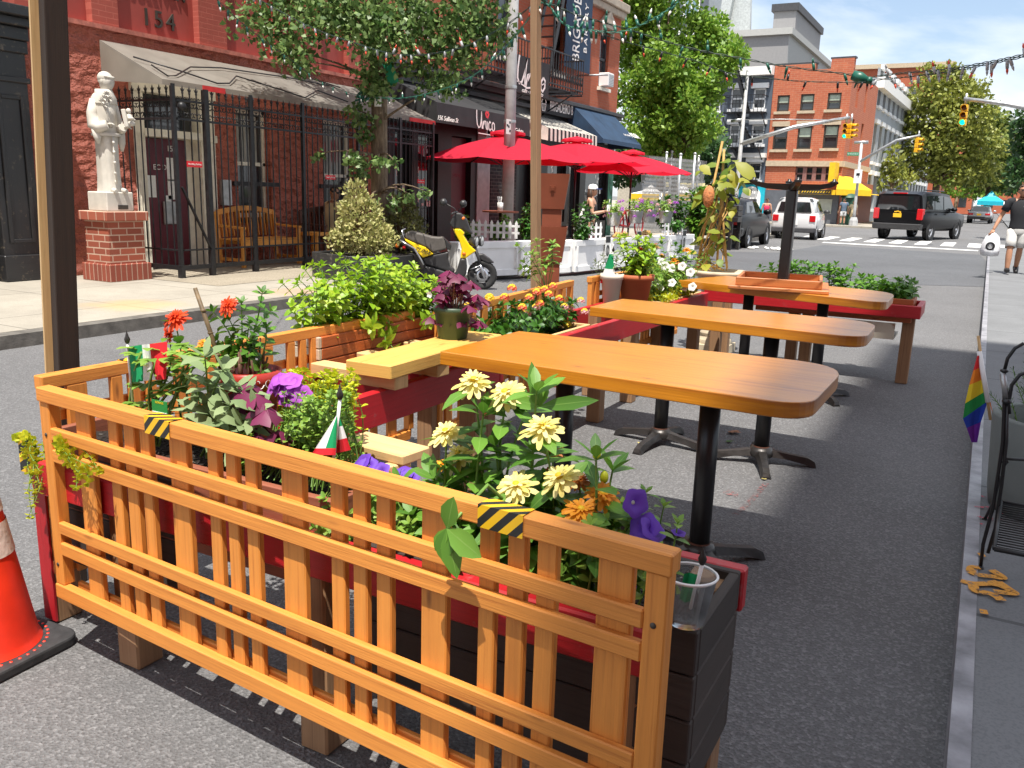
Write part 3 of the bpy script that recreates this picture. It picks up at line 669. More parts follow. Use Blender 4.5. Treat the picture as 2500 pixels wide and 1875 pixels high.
# ================================================================ people
def skin_mesh(name, joints, edges, mat, parent, sub=2, root=0):
 """continuous surface grown over a skeleton: joints = [(x,y,z,rx[,ry])]"""
 L = rootloc(parent); me = bpy.data.meshes.new(name)
 me.from_pydata([tuple(V(j[:3])-L) for j in joints], edges, []); me.materials.append(mat)
 o = bpy.data.objects.new(name, me); COL.objects.link(o); o.parent = parent; KIDS.setdefault(parent.name, []).append(o)
 md = o.modifiers.new('skin', 'SKIN'); md.use_smooth_shade = True
 for i, s in enumerate(me.skin_vertices[0].data):
  j = joints[i]; s.radius = (j[3], j[4] if len(j) > 4 else j[3]); s.use_root = (i == root)
 sb = o.modifiers.new('sub', 'SUBSURF'); sb.levels = sub; sb.render_levels = sub
 dg = bpy.context.evaluated_depsgraph_get(); nm = bpy.data.meshes.new_from_object(o.evaluated_get(dg))
 o.modifiers.clear(); o.data = nm; nm.name = name
 for p in nm.polygons: p.use_smooth = True
 return o
def person(label, loc, yaw, H, skin, shirt, bottom, hair, pose, shoes=None, sleeve=.55, shorts=.75, longhair=False, seated=False, male=True, tank=False, shoe=None):
 """pose: joints in person space (x right, y forward, z up), H-relative"""
 t = thing('person', label, 'person', loc); R = Matrix.Translation(loc) @ Matrix.Rotation(yaw, 4, 'Z'); k = H/1.75
 g = lambda n: V(pose[n])*k
 W = lambda v: R @ V(v)
 def J(v, r, r2=None): p = W(v); return (p.x, p.y, p.z, r*k, (r2 or r)*k)
 pel, che, nek, hd = g('pelvis'), g('chest'), g('neck'), g('head')
 wst = pel.lerp(che, .45); sh = pose.get('shw', .19)*k; hip = .09*k; ax = pose.get('axis', (1, 0, 0)); ax = V(ax)
 lS, rS = nek-V((0, 0, .055*k))-ax*sh, nek-V((0, 0, .055*k))+ax*sh
 js = [J(pel, .135, .11), J(wst, .125, .10), J(che, .145, .105), J(nek-V((0, 0, .05*k)), .075), J(nek, .055), J(nek.lerp(hd, .55), .05)]
 ed = [(0, 1), (1, 2), (2, 3), (3, 4), (4, 5)]
 body = {}
 for sgn, s0, nm in ((-1, lS, 'l'), (1, rS, 'r')):
  e, h = g(nm+'elbow'), g(nm+'hand'); b = len(js)
  js += [J(s0, .062), J(s0.lerp(e, .5), .05), J(e, .042), J(e.lerp(h, .4), .042), J(h, .027)]
  ed += [(3, b), (b, b+1), (b+1, b+2), (b+2, b+3), (b+3, b+4)]; body[nm] = (s0, e, h)
 for sgn, nm in ((-1, 'l'), (1, 'r')):
  q, f = g(nm+'knee'), g(nm+'foot'); h0 = pel+ax*sgn*hip-V((0, 0, .05*k)); b = len(js)
  js += [J(h0, .088), J(h0.lerp(q, .5), .080), J(q, .060), J(q.lerp(f, .32), .066), J(f+V((0, 0, .03*k)), .040)]
  ed += [(0, b), (b, b+1), (b+1, b+2), (b+2, b+3), (b+3, b+4)]; body[nm+'L'] = (h0, q, f)
 bd = skin_mesh('body', js, ed, skin, t)
 mb = MB(); fy = pose.get('face', 0)
 hm = R @ V(hd); Mh = head_mb(mb, hm, .118*k, yaw+pi/2+fy, pose.get('nod', 0.0)); hdo = mb.build('head', skin, t)
 for nm in 'lr':
  s0, e, h = body[nm]; mb = MB(); d = (h-e).normalized(); hd_ = R.to_3x3() @ (d*.7+V((0, .25, -.2))); hand_mb(mb, W(h), hd_, R.to_3x3() @ V((1 if nm == 'l' else -1, 0.2, .3)), .17*k, .65); mb.build('hand', skin, t)
 def tor(rings, nm_, mat):
  mb = MB(); n_ = 20
  for c_, rx_, ry_ in rings:
   for j in range(n_): a = 2*pi*j/n_; mb.v.append(tuple(R @ (c_+V((math.cos(a)*rx_*k, math.sin(a)*ry_*k, 0)))))
  for i in range(len(rings)-1):
   for j in range(n_): j2 = (j+1) % n_; mb.f.append((i*n_+j, i*n_+j2, (i+1)*n_+j2, (i+1)*n_+j)); mb.m.append(0); mb.sm.append(True); mb.u.append([(0, 0)]*4)
  return mb
 z_ = lambda d: V((0, 0, d*k)); m = .86 if not male or tank else 1
 rg = [(pel-z_(.07), .168*m, .122), (pel+z_(.02), .165*m, .122), (wst, .155*m, .118), (pel.lerp(che, .75), .172*m, .128), (che+z_(.03), .186*m, .13)]+([(nek-z_(.12), .12, .10)] if tank else [(nek-z_(.07), .185, .105), (nek-z_(.035), .13, .085), (nek-z_(.005), .066, .06)])
 mb = tor(rg, 'shirt', shirt)
 if not tank:
  for nm in 'lr':
   s0, e, h = body[nm]; mb.tube([W(s0.lerp(nek, .45)-z_(.0)), W(s0-z_(.005)), W(s0.lerp(e, sleeve*.5)), W(s0.lerp(e, sleeve))], [.062*k, .077*k, .076*k, .074*k], 12, cap=False)
 mb.build('shirt', shirt, t, solid=.006)
 mb = tor([(pel-z_(.13), .135, .11), (pel-z_(.10), .168*m, .124), (pel-z_(.02), .166*m, .122), (pel+z_(.05), .160*m, .118)], 'b', bottom)
 for nm in 'lr':
  h0, q, f = body[nm+'L']; g0 = h0-z_(.0)
  if shorts <= 1: mb.tube([W(g0), W(g0.lerp(q, .3)), W(g0.lerp(q, .6)), W(g0.lerp(q, shorts))], [.095*k, .100*k, .098*k, .094*k], 14, cap=False)
  else: mb.tube([W(g0), W(g0.lerp(q, .5)), W(q), W(q.lerp(f, .5)), W(q.lerp(f, .93))], [.095*k, .092*k, .072*k, .066*k, .062*k], 14, cap=False)
 mb.build('shorts' if shorts <= 1 else 'trousers', bottom, t, solid=.006)
 for nm in 'lr':
  h0, q, f = body[nm+'L']; mb = MB(); fd = V(pose.get(nm+'toe', (0, 1, 0))).normalized()
  a = f-fd*.06*k; mb.tube([W(a+V((0, 0, .045*k))), W(f+V((0, 0, .06*k))), W(f+fd*.1*k+V((0, 0, .045*k))), W(f+fd*.2*k+V((0, 0, .035*k)))], [.042*k, .055*k, .050*k, .034*k], 12)
  mb.build('shoe', shoe or M['black'], t)
 mb = MB(); n = 22
 for i in range(90):
  a = random.uniform(0, 2*pi); ph = random.uniform(.15, 1.45)
  if math.cos(a) > .35 and ph < .75: continue
  p = V((math.cos(ph)*math.cos(a)*.1, math.cos(ph)*math.sin(a)*.088, math.sin(ph)*.122))*k*.98; mb.ball(Mh @ p, .022*k, n=5, k=4)
 if longhair:
  for i in range(26):
   a = pi+random.uniform(-1.2, 1.2); x0 = Mh @ (V((math.cos(a)*.085, math.sin(a)*.085, .02))*k);
   mb.tube([x0, x0+V((random.uniform(-.02, .02), random.uniform(-.02, .02), -.14))*k, x0+V((random.uniform(-.05, .05), random.uniform(-.05, .05), -.30-random.random()*.1))*k], [.026*k, .026*k, .008*k], 6)
 mb.build('hair', hair, t)
 return t, R, Mh, body
skinA = plain('skin_light', (.46, .25, .16), .5, var=.08, scale=20); skinB = plain('skin_tan', (.40, .20, .115), .5, var=.08, scale=20)
hairB = plain('brown_hair', (.05, .025, .012), .6, var=.3, scale=60); hairD = plain('dark_hair', (.02, .014, .010), .6, var=.3, scale=60)
STAND = dict(pelvis=(0, 0, .93), chest=(0, 0, 1.25), neck=(0, .0, 1.48), head=(0, .02, 1.63), lelbow=(-.26, -.02, 1.14), relbow=(.26, -.02, 1.14), lhand=(-.28, .08, .90), rhand=(.28, .08, .90), lknee=(-.1, .03, .50), rknee=(.1, .03, .50), lfoot=(-.11, 0, .04), rfoot=(.11, 0, .04))
SIT = dict(pelvis=(0, 0, .52), chest=(0, -.03, .82), neck=(0, 0, 1.04), head=(0, .04, 1.19), nod=.35, lelbow=(-.25, .05, .74), relbow=(.25, .05, .74), lhand=(-.08, .27, .80), rhand=(.08, .27, .80), lknee=(-.12, .43, .52), rknee=(.12, .43, .52), lfoot=(-.12, .42, .05), rfoot=(.13, .46, .05))
beige = plain('beige_cloth', (.62, .50, .30), .85, var=.1); navy = plain('dark_trousers', (.03, .03, .04), .8, var=.1)
t, R, Mh, body = person('seated person in a cream polo reading behind the iron fence', (-10.42, 12.3, .12), -.35, 1.72, skinB, beige, navy, hairD, SIT, shorts=2)
mb = MB(); q = R @ V((0, .34, .86)); mb.box(q.x-.06, q.x+.06, q.y-.09, q.y+.09, q.z, q.z+.015); mb.v = [tuple(v) for v in mb.v]
single(mb, 'booklet', 'pale booklet held by the seated reader', 'booklet', M['paper'])
# ================================================================ second building row: black shopfront, awnings, red brick upper floors
B2 = thing('corner_building', 'orange brick corner building above the black cafe shopfront', 'building', (WX, 20, .12))
y0, y1 = 14.45, 26.62; ZS = 3.85
hol = [(15.2, 16.0), (18.9, 19.75), (21.9, 22.5), (25.05, 25.75)]
mb = MB(); facade(mb, (WX, y0, ZS), (0, 1, 0), (1, 0, 0), y1-y0, 5.6, [(a-y0, b-y0, 4.6-ZS, 6.25-ZS) for a, b in hol], .18)
facade(mb, (WX-12, y1, .12), (1, 0, 0), (0, 1, 0), 12, 9.3, [], .1)
facade(mb, (WX-12, y0, ZS), (1, 0, 0), (0, -1, 0), 12, 5.6, [], .1)
mb.build('wall', M['brick_or'], B2)
mb = MB(); mb.box(WX-12, WX-.3, y0+.02, y1-.02, .12, 9.4); mb.build('core', M['darkgrey'], B2)
mb = MB(); mb.box(WX-.2, WX+.22, y0, y1+.15, 6.95, 7.18); mb.box(WX-.2, WX+.14, y0, y1+.1, 6.75, 6.95); mb.build('cornice', plain('stone_band', (.42, .36, .28), .8), B2, bevel=.02)
for i, (a, b) in enumerate(hol):
 mb = MB(); d = WX-.12
 for q in ((a, a+.07, 4.6, 6.25), (b-.07, b, 4.6, 6.25), (a, b, 4.6, 4.68), (a, b, 6.17, 6.25), (a, b, 5.40, 5.47)): mb.box(d-.04, d+.03, *q)
 f = mb.build('window', M['darkgrey'], B2); mb = MB(); mb.box(d-.05, d-.02, a, b, 4.6, 6.25); mb.build('pane', M['glass'], f)
 mb = MB(); mb.box(WX-.05, WX+.1, a-.08, b+.08, 4.5, 4.6); mb.build('window_sill', M['cream'], B2)
 if i in (1, 3):   # pedimented hood
  mb = MB(); mb.box(WX, WX+.12, a-.12, b+.12, 6.3, 6.42); mb.prism([(WX, a-.18, 6.42), (WX, b+.18, 6.42), (WX, (a+b)/2, 6.78)], (.16, 0, 0));
  for y in (a-.12, b+.04): mb.box(WX, WX+.1, y, y+.08, 6.05, 6.3)
  mb.build('window_hood', plain('stone_hood', (.45, .38, .30), .8), B2, bevel=.01)
for a, lb in ((25.28, 'box'), (15.5, 'box')):
 mb = MB(); mb.box(WX+.0, WX+.32, a-.22, a+.22, 4.62, 5.0); u = mb.build('air_conditioner', M['white'], B2, bevel=.015)
 mb = MB();
 for k in range(7): mb.box(WX+.32, WX+.33, a-.18, a+.18, 4.66+k*.045, 4.68+k*.045)
 mb.build('grille', M['metalgrey'], u)
mb = MB(); SX = WX
facade(mb, (SX, y0, .12), (0, 1, 0), (1, 0, 0), y1-y0, ZS-.12, [(.35, .95, .5, 2.55), (1.15, 1.95, .1, 2.5), (2.5, 3.35, .02, 2.5), (4.25, 5.6, .5, 2.4), (5.75, 6.5, .02, 2.4), (7.4, 8.6, .5, 2.5), (8.8, 9.6, .02, 2.5), (10.0, 11.7, .5, 2.5)], .2)
mb.build('shopfront', M['black'], B2)
mb = MB()
for z, d in ((2.85, .08), (3.05, .05), (3.55, .12), (3.72, .2), (3.82, .28)): mb.box(SX, SX+d, y0, y1, z, z+.1)
mb.build('shop_cornice', M['darkgrey'], B2, bevel=.01)
for a, b, z in ((.35, .95, .5), (1.15, 1.95, .1), (4.25, 5.6, .5), (7.4, 8.6, .5), (10.0, 11.7, .5)):
 mb = MB(); mb.box(SX-.2, SX-.15, y0+a, y0+b, .12+z, 2.68); g = mb.build('shop_window', M['glass2'], B2)
 for q in range(14):
  mb = MB(); yy = y0+a+.08+random.random()*(b-a-.2); zz = .8+random.random()*1.5; mb.box(SX-.15, SX-.148, yy, yy+random.uniform(.05, .14), zz, zz+random.uniform(.05, .16)); mb.build('window_notice', M['paper'], g)
 mb = MB(); mb.box(SX-.2, SX-.1, y0+a, y0+a+.05, .12+z, 2.68); mb.box(SX-.2, SX-.1, y0+b-.05, y0+b, .12+z, 2.68); mb.build('window_frame', M['black'], g)
mb = MB(); mb.box(SX-.2, SX-.15, y0+2.5, y0+3.35, .14, 2.6); mb.build('shop_door', M['maroon'], B2); mb = MB(); mb.box(SX-.2, SX-.16, y0+5.75, y0+6.5, .14, 2.5); mb.build('shop_door', M['black'], B2); mb = MB(); mb.box(SX-.2, SX-.16, y0+8.8, y0+9.6, .14, 2.6); mb.build('shop_door', M['glass2'], B2)
mb = MB(); mb.box(SX+.001, SX+.03, y0+3.6, y0+4.2, .12, 2.85); mb.build('grey_pier', M['polegrey'], B2)
M['brick_dark'] = brickm('dark_tile', (.035, .035, .038), (.02, .02, .022), (.12, .12, .11), bw=.25, bh=.085, ms=.01, axes='YZ')
mb = MB(); mb.box(SX-.13, SX+.012, y0+4.28, y0+5.57, .6, 2.45); mb.build('tiled_panel', M['brick_dark'], B2)
mb = MB(); mb.box(SX+.0125, SX+.02, y0+11.75, y1-.02, .12, 2.75); mb.build('green_board', plain('peeling_green', (.05, .17, .11), .8, var=.8, scale=4), B2)
mb = MB(); gr = Wp(1130, 490, SX+.05); mb.box(SX-.14, SX-.13, 16.15, 16.35, 1.05, 1.4); pp = mb.build('grade_card', M['paper'], B2)
text_mb('A', .24, frame_M((SX-.128, 16.25, 1.22), (0, 1, 0), (0, 0, 1)), .001).build('grade_letter', plain('blue_ink', (.03, .08, .2), .6, var=0), pp)
text_mb('OPEN', .12, frame_M((SX-.148, y0+2.95, 1.75), (0, 1, 0), (0, 0, 1)), .001).build('door_lettering', plain('dim_red', (.25, .03, .05), .6, var=0), B2)
def awning(ya, yb, zt, xf, zf, drop, mat, side=True, name='awning'):
 mb = MB(); n = 8
 for i in range(n):
  a, b = ya+(yb-ya)*i/n, ya+(yb-ya)*(i+1)/n
  mb.face([(SX+.05, a, zt), (xf, a, zf), (xf, b, zf), (SX+.05, b, zt)], 0)
  mb.face([(xf, a, zf), (xf+.02, a, zf-drop), (xf+.02, b, zf-drop), (xf, b, zf)], 0)
 if side:
  for y in (ya, yb): mb.face([(SX+.05, y, zt), (SX+.05, y, zf-drop), (xf+.02, y, zf-drop), (xf, y, zf)], 0)
 return mb.build(name, mat, B2)
q0, q1 = P(1069, 299, x=-9.7), P(1289, 331, x=-9.7)
ua = awning(14.55, 18.45, 3.55, -9.7, 3.08, .38, M['awnblack'])
AF = -9.655
MU = frame_M((AF, (P(1180, 300, x=-9.7)).y, P(1180, 296, x=-9.7).z), (0, 1, 0), (-.02, 0, .38))
mb = MB()
Uq = lambda l, s=1.0: [((a-.5)*s, (b-.5)*s) for a, b in l]
GL = [[(.06, .98), (.05, .6), (.07, .3), (.14, .14), (.22, .2), (.28, .5), (.31, .95), (.30, .4), (.33, .12)],
      [(.36, .1), (.38, .45), (.40, .5), (.42, .3), (.46, .5), (.52, .5), (.53, .25), (.56, .1)],
      [(.60, .5), (.60, .2), (.63, .08)], [(.80, .45), (.74, .52), (.68, .4), (.68, .18), (.74, .08), (.82, .18)],
      [(.92, .5), (.86, .38), (.87, .14), (.94, .06), (1.0, .2), (.99, .42), (.92, .5)]]
for g in GL: stroke(mb, [((a-.5)*.78, (b-.5)*.42) for a, b in g], .034, None, MU, .004)
stroke(mb, [(-.3, -.26), (.3, -.27)], .02, None, MU, .004)
mb.build('lettering', M['offwhite'], ua)
mb = MB(); stroke(mb, [(.06, .08), (.02, .16), (.05, .2), (.085, .17), (.12, .2), (.15, .16), (.09, .07)], .05, None, MU, .006); stroke(mb, [(.2, -.275), (.34, -.28)], .02, None, MU, .006); mb.build('red_heart', M['redsign'], ua)
p_ = P(1093, 291, x=AF); text_mb('156 Sullivan St', .13, frame_M((AF, p_.y, p_.z), (0, 1, 0), (-.02, 0, .38)), .003, shear=.4).build('address_lettering', M['offwhite'], ua)
p_ = P(1255, 318, x=AF); text_mb('Caffe - Gelato', .15, frame_M((AF, p_.y, p_.z), (0, 1, 0), (-.02, 0, .38)), .003, shear=.4).build('menu_lettering', M['offwhite'], ua)
m1 = plain('stripe_black', (.02, .02, .022), .8); m2 = plain('stripe_cream', (.7, .66, .58), .8)
mb = MB(); ya, yb = P(1338, 335, x=-9.75).y, P(1457, 343, x=-9.75).y; n = 26
zt, zf = 3.40, 2.98
for i in range(n):
 a, b = ya+(yb-ya)*i/n, ya+(yb-ya)*(i+1)/n
 mb.face([(SX+.05, a, zt), (-9.75, a, zf), (-9.75, b, zf), (SX+.05, b, zt)], i % 2); mb.face([(-9.75, a, zf), (-9.74, a, zf-.3), (-9.74, b, zf-.3), (-9.75, b, zf)], i % 2)
mb.face([(SX+.05, ya, zt), (SX+.05, ya, zf-.1), (-9.75, ya, zf-.3), (-9.75, ya, zf)], 1); mb.build('striped_awning', [m1, m2], B2)
na = awning(22.9, 25.9, 3.98, -9.72, 2.95, .12, M['awnblue'], name='navy_awning')
Mn = frame_M((-9.72+.005, 25.0, 3.05), (0, 1, 0), (-1.1, 0, 1.03)); Mn.translation += V((-.12, 0, .13))
text_mb('S A L O N', .11, Mn, .003, spacing=1.1).build('small_lettering', M['offwhite'], na); Mn2 = Mn.copy(); Mn2.translation += V((.0, .62, .02)); text_mb('MUSA', .3, Mn2, .003, spacing=.8).build('lettering', M['offwhite'], na)
ya, yb = P(1325, 262, x=SX+.15).y, P(1412, 285, x=SX+.15).y; za, zb_ = P(1325, 268, x=SX+.15).z, P(1325, 240, x=SX+.15).z
mb = MB(); mb.box(SX+.1, SX+.2, ya-.35, yb+.1, za-.08, zb_+.04); sb = mb.build('sign_board', M['awnblack'], B2)
text_mb('BRIGADEIRO BAKERY', .36, frame_M((SX+.203, (ya+yb)/2+.25, (za+zb_)/2-.02), (0, 1, 0), (0, 0, 1)) @ Matrix.Diagonal((.62, 1, 1, 1)), .004).build('lettering', M['offwhite'], sb)
mb = MB(); Ms = frame_M((SX+.203, ya-.05, (za+zb_)/2), (0, 1, 0), (0, 0, 1))
stroke(mb, [(-.14, .0), (.14, .0)], .03, None, Ms, .004); stroke(mb, [(-.13, 0), (-.08, -.17), (.08, -.17), (.13, 0)], .03, None, Ms, .004); stroke(mb, [(-.13, .03), (-.08, .14), (0, .18), (.08, .14), (.13, .03)], .05, None, Ms, .004)
for k in (-.05, 0, .05): stroke(mb, [(k*1.3, 0), (k, -.17)], .02, None, Ms, .004)
mb.build('cupcake_mark', M['offwhite'], sb)
yb_ = P(1400, 100, x=SX+.6).y
bn = thing('vertical_banner', 'tall navy bakery banner hung above the fire escape', 'banner', (SX+.5, yb_, 4.95))
pA, pB = P(1391, -60, x=SX+.35), P(1378, 156, x=SX+.35); pC = P(1440, 168, x=SX+.35)
mb = MB(); zt_ = 8.0
mb.box(SX+.33, SX+.35, pB.y, pC.y, pB.z-.05, zt_); c = mb.build('cloth', M['awnblue'], bn)
Mv = frame_M((SX+.352, pB.y+(pC.y-pB.y)*.42, (pB.z+7.35)/2+.05), (0, 0, 1), (0, -1, 0))
text_mb('BRIGADEIRO', .66, Mv @ Matrix.Diagonal((.62, 1, 1, 1)), .004).build('lettering', M['offwhite'], c)
Mv2 = frame_M((SX+.352, pB.y+(pC.y-pB.y)*.78, pB.z+1.1), (0, 0, 1), (0, -1, 0)); text_mb('BAKERY', .3, Mv2, .004, spacing=1.3).build('small_lettering', M['offwhite'], c)
for z in (pB.z-.08,): mb = MB(); mb.tube([(SX, pC.y-.05, z), (SX+.9, pC.y+.05, z)], .025, 8); mb.build('banner_arm', M['metalgrey'], bn)
fx0, fx1 = SX, SX+1.0; fy0, fy1 = P(1190, 205, x=fx1).y, P(1422, 228, x=fx1).y; fz = 3.98
fs = thing('fire_escape', 'black iron fire escape balcony with ladder on the orange brick building', 'fire escape', (SX+.5, 19.5, fz))
mb = MB()
for k in range(9): x = fx0+.1+k*.11; mb.bar((x, fy0, fz), (x, fy1, fz), .03, .02)
for k in range(8): y = fy0+(fy1-fy0)*k/7; mb.bar((fx0, y, fz-.03), (fx1, y, fz-.03), .04, .03)
mb.build('platform', M['iron'], fs)
mb = MB()
for z in (fz+.08, fz+.85): mb.bar((fx1, fy0, z), (fx1, fy1, z), .03, .03); mb.bar((fx0, fy0, z), (fx1, fy0, z), .03, .03); mb.bar((fx0, fy1, z), (fx1, fy1, z), .03, .03)
n = int((fy1-fy0)/.15)
for i in range(n+1):
 y = fy0+(fy1-fy0)*i/n; mb.bar((fx1, y, fz), (fx1, y, fz+.85), .018, .018)
 if i < n: mb.tube([(fx1, y+.02, fz+.3), (fx1, y+.075, fz+.42), (fx1, y+.13, fz+.3), (fx1, y+.075, fz+.2), (fx1, y+.02, fz+.3)], .012, 4)
for i in range(1, 6): x = fx0+i*.17; mb.bar((x, fy1, fz), (x, fy1, fz+.85), .016, .016); mb.bar((x, fy0, fz), (x, fy0, fz+.85), .016, .016)
mb.build('railing', M['iron'], fs)
mb = MB()
for y in (fy0+.4, (fy0+fy1)/2, fy1-.4): mb.bar((fx0, y, fz-.55), (fx1-.1, y, fz-.04), .03, .03)
mb.build('bracket', M['iron'], fs)
mb = MB(); la, lb = (SX+.45, P(1300, 170, x=SX+.45).y+.3, fz), (SX+.45, P(1380, 0, x=SX+.45).y+.1, 8.2)
for o in (-.25, .25): mb.bar((SX+.45+o, la[1], fz), (SX+.45+o, lb[1], 8.2), .03, .12)
for i in range(15): u = i/15; mb.bar((SX+.2, la[1]+(lb[1]-la[1])*u, fz+.2+4.1*u), (SX+.7, la[1]+(lb[1]-la[1])*u, fz+.2+4.1*u), .16, .02)
mb.build('ladder', M['iron'], fs)
mb = MB(); y = P(1300, 120, x=SX+.1).y
for k in range(2): mb.bar((SX+.2+k*.5, y, .0+fz), (SX+.2+k*.5, y, 8.5), .04, .04)
mb.build('upright', M['iron'], fs)
q = P(1295, 185, x=fx1+.03); fl = thing('cafe_banner', 'black cafe banner tied to the fire escape railing', 'banner', (fx1+.03, q.y, q.z-.3))
mb = MB(); ya, yb = P(1259, 190, x=fx1+.03).y, P(1340, 190, x=fx1+.03).y; mb.box(fx1+.025, fx1+.035, ya, yb, q.z-.42, q.z+.38); c = mb.build('cloth', M['awnblack'], fl)
Mf = frame_M((fx1+.037, (ya+yb)/2-.1, q.z+.03), (0, 1, 0), (0, 0, 1)); mb = MB()
for g in GL: stroke(mb, [((a-.5)*1.5+.12*(b-.5), (b-.5)*.72) for a, b in g], .065, None, Mf, .004)
stroke(mb, [(-.7, -.22), (-.2, -.32), (.3, -.26), (.75, -.1)], [.02, .05, .02], None, Mf, .004); mb.build('lettering', M['offwhite'], c)
text_mb('caffe - vino - gelato', .14, frame_M((fx1+.037, (ya+yb)/2, q.z-.36), (0, 1, 0), (0, 0, 1)), .002, shear=.4).build('small_lettering', M['offwhite'], c)
mb = MB(); stroke(mb, [(.1, .24), (.05, .34), (.1, .4), (.15, .36), (.2, .4), (.25, .34), (.13, .22)], .08, None, Mf, .006); mb.build('red_heart', M['redsign'], c)
pp = thing('street_pole', 'tall grey steel street pole rising behind the red umbrellas', 'pole', (-8.6, P(1245, 300, x=-8.6).y, .12)); y = pp.location.y
mb = MB(); mb.tube([(-8.6, y, .12), (-8.6, y, 4), (-8.58, y, 9)], [.13, .105, .085], 14); mb.lathe([(.2, 0), (.19, .5), (.14, .6), (.13, .62)], (-8.6, y, .12), 8, smooth=False); mb.build('shaft', M['polegrey'], pp)
for z in (2.1, 2.75, 3.4): mb = MB(); mb.lathe([(.118, 0), (.122, .03), (.118, .06)], (-8.6, y, z), 14); mb.build('strap', M['metalgrey'], pp)
mb = MB(); q = P(1242, 307, x=-8.5); mb.box(-8.485, -8.48, q.y-.13, q.y+.05, q.z-.16, q.z+.12); stk = mb.build('sticker', M['paper'], pp)
mb = MB()
for a, b in ((.04, .06), (.0, -.02), (.05, -.1), (-.06, .0)): mb.box(-8.48, -8.478, q.y-.06+a, q.y-.0+a, q.z+b-.02, q.z+b+.025)
mb.build('sticker_print', M['black'], stk)
# ================================================================ the dining enclosure in the street
M['cedar'] = wood('cedar', (.63, .245, .042), (.36, .105, .015), .6, tint=.2)
M['cedar_old'] = wood('cedar_weathered', (.30, .17, .085), (.12, .06, .03), .75, tint=.2)
M['darkplank'] = wood('dark_plank', (.045, .033, .027), (.018, .013, .010), .75, tint=.3, knots=False)
M['brownplank'] = wood('brown_plank', (.26, .085, .045), (.14, .04, .022), .6, tint=.2)
M['redpaint'] = wood('red_painted_wood', (.44, .012, .018), (.30, .006, .012), .45, tint=.1, knots=False, wear=.1, wearc=(.35, .10, .10))
M['table'] = wood('varnished_pine', (.60, .235, .014), (.30, .07, .006), .30, coat=.5, gscale=.4, tint=.06, streak=.75)
M['palewood'] = wood('pale_plank', (.62, .42, .20), (.42, .24, .09), .65, tint=.15)
M['yellowwood'] = wood('yellow_plank', (.66, .40, .10), (.42, .21, .04), .5, tint=.1)
M['orangebox'] = wood('orange_stained_box', (.40, .10, .022), (.23, .045, .010), .5, tint=.14)
M['greywood'] = wood('grey_sawn_end', (.52, .43, .32), (.26, .20, .13), .8, tint=.1)
M['cast'] = plain('cast_iron', (.05, .046, .044), .38, metal=.6, var=.35, scale=12, bump=.15)
M['column'] = plain('black_column', (.018, .018, .019), .33, var=.2, scale=10)
M['rust'] = plain('rusty_collar', (.13, .05, .03), .8, var=.4, scale=40)
def hazard(name):
 t = NT(name); v = t.coord('UV', (1, 1, 1)); sp = t.n('ShaderNodeSeparateXYZ'); t.l(v, sp.inputs[0])
 a = t.math('FRACT', t.math('MULTIPLY', t.math('SUBTRACT', sp.outputs[0], sp.outputs[1]), 24.0))
 t.col(t.mix(t.math('GREATER_THAN', a, .5), (.78, .46, .015), (.02, .02, .02))); t.set(Roughness=.35); return t.mat
M['hazard'] = hazard('hazard_tape')
FL = 1.924; TOPZ = .838
def fence_dir():
 a = V((-2.313, 1.447)); b = V((-.392, 1.307)); return a, (b-a).normalized()
fa, fu = fence_dir(); fnrm = V((fu.y, -fu.x, 0))
def onfence(px, py): return (PL(px, py, (fa.x, fa.y, 0), fnrm).to_2d()-fa).dot(fu)
def lineY(x): return 975+(x-87)*(1412-975)/(1655-87)
SL = [(165, 200), (243, 266), (281, 307), (320, 344), (391, 434), (483, 509), (527, 553), (573, 602), (661, 715), (779, 812), (833, 867), (890, 927), (1000, 1063), (1140, 1180), (1208, 1252), (1279, 1327), (1425, 1510)]
slats = [(onfence(a, lineY(a))*1.012, onfence(b, lineY(b))*1.012) for a, b in SL]
def lattice(label, tape=()):
 """lattice panel: local x along it, rails face local -y"""
 t = thing('lattice_fence', label, 'fence', (0, 0, 0), 'cedar lattice panels round the street tables')
 def prt(nm, fn, mat=M['cedar'], bev=.003):
  mb = MB(); fn(mb); return mb.build(nm, mat, t, bevel=bev)
 prt('top_rail', lambda m: m.box(-.006, FL+.006, -.006, .036, .797, TOPZ))
 prt('bottom_rail', lambda m: m.box(0, FL, -.004, .022, .19, .236)); prt('bottom_rail', lambda m: m.box(.05, FL-.05, .0365, .052, .192, .24))
 for z0, z1 in ((.688, .724), (.622, .66), (.402, .438), (.335, .374)): prt('rail', lambda m: m.bar((.042, .008, (z0+z1)/2), (FL-.042, .008+random.uniform(-.001, .001), (z0+z1)/2+random.uniform(-.002, .002)), .018, z1-z0))
 for x0 in (0, FL-.042): prt('end_post', lambda m: m.box(x0, x0+.042, 0, .036, .236, .797))
 for x0 in (.02, FL-.022):
  for z in (.30, .70): mb = MB(); mb.lathe([(.006, 0), (.005, .002), (0, .0022)], (x0, -.0005, z), 10, 0, Matrix.Rotation(pi/2, 3, 'X')); mb.build('screw', M['num'], t)
 for a, b in slats: prt('slat', lambda m: m.box(a, b, .0175, .036, .2, .797))
 for x0, x1 in tape:
  mb = MB(); e = .0025
  mb.face([(x0, -.006-e, .797-e), (x1, -.006-e, .797-e), (x1, -.006-e, TOPZ+e), (x0, -.006-e, TOPZ+e)], 0, [(x0, 0), (x1, 0), (x1, .045), (x0, .045)])
  mb.face([(x0, -.006-e, TOPZ+e), (x1, -.006-e, TOPZ+e), (x1, .034, TOPZ+e), (x0, .034, TOPZ+e)], 0, [(x0, .045), (x1, .045), (x1, .09), (x0, .09)]); mb.build('hazard_tape', M['hazard'], t)
 return t
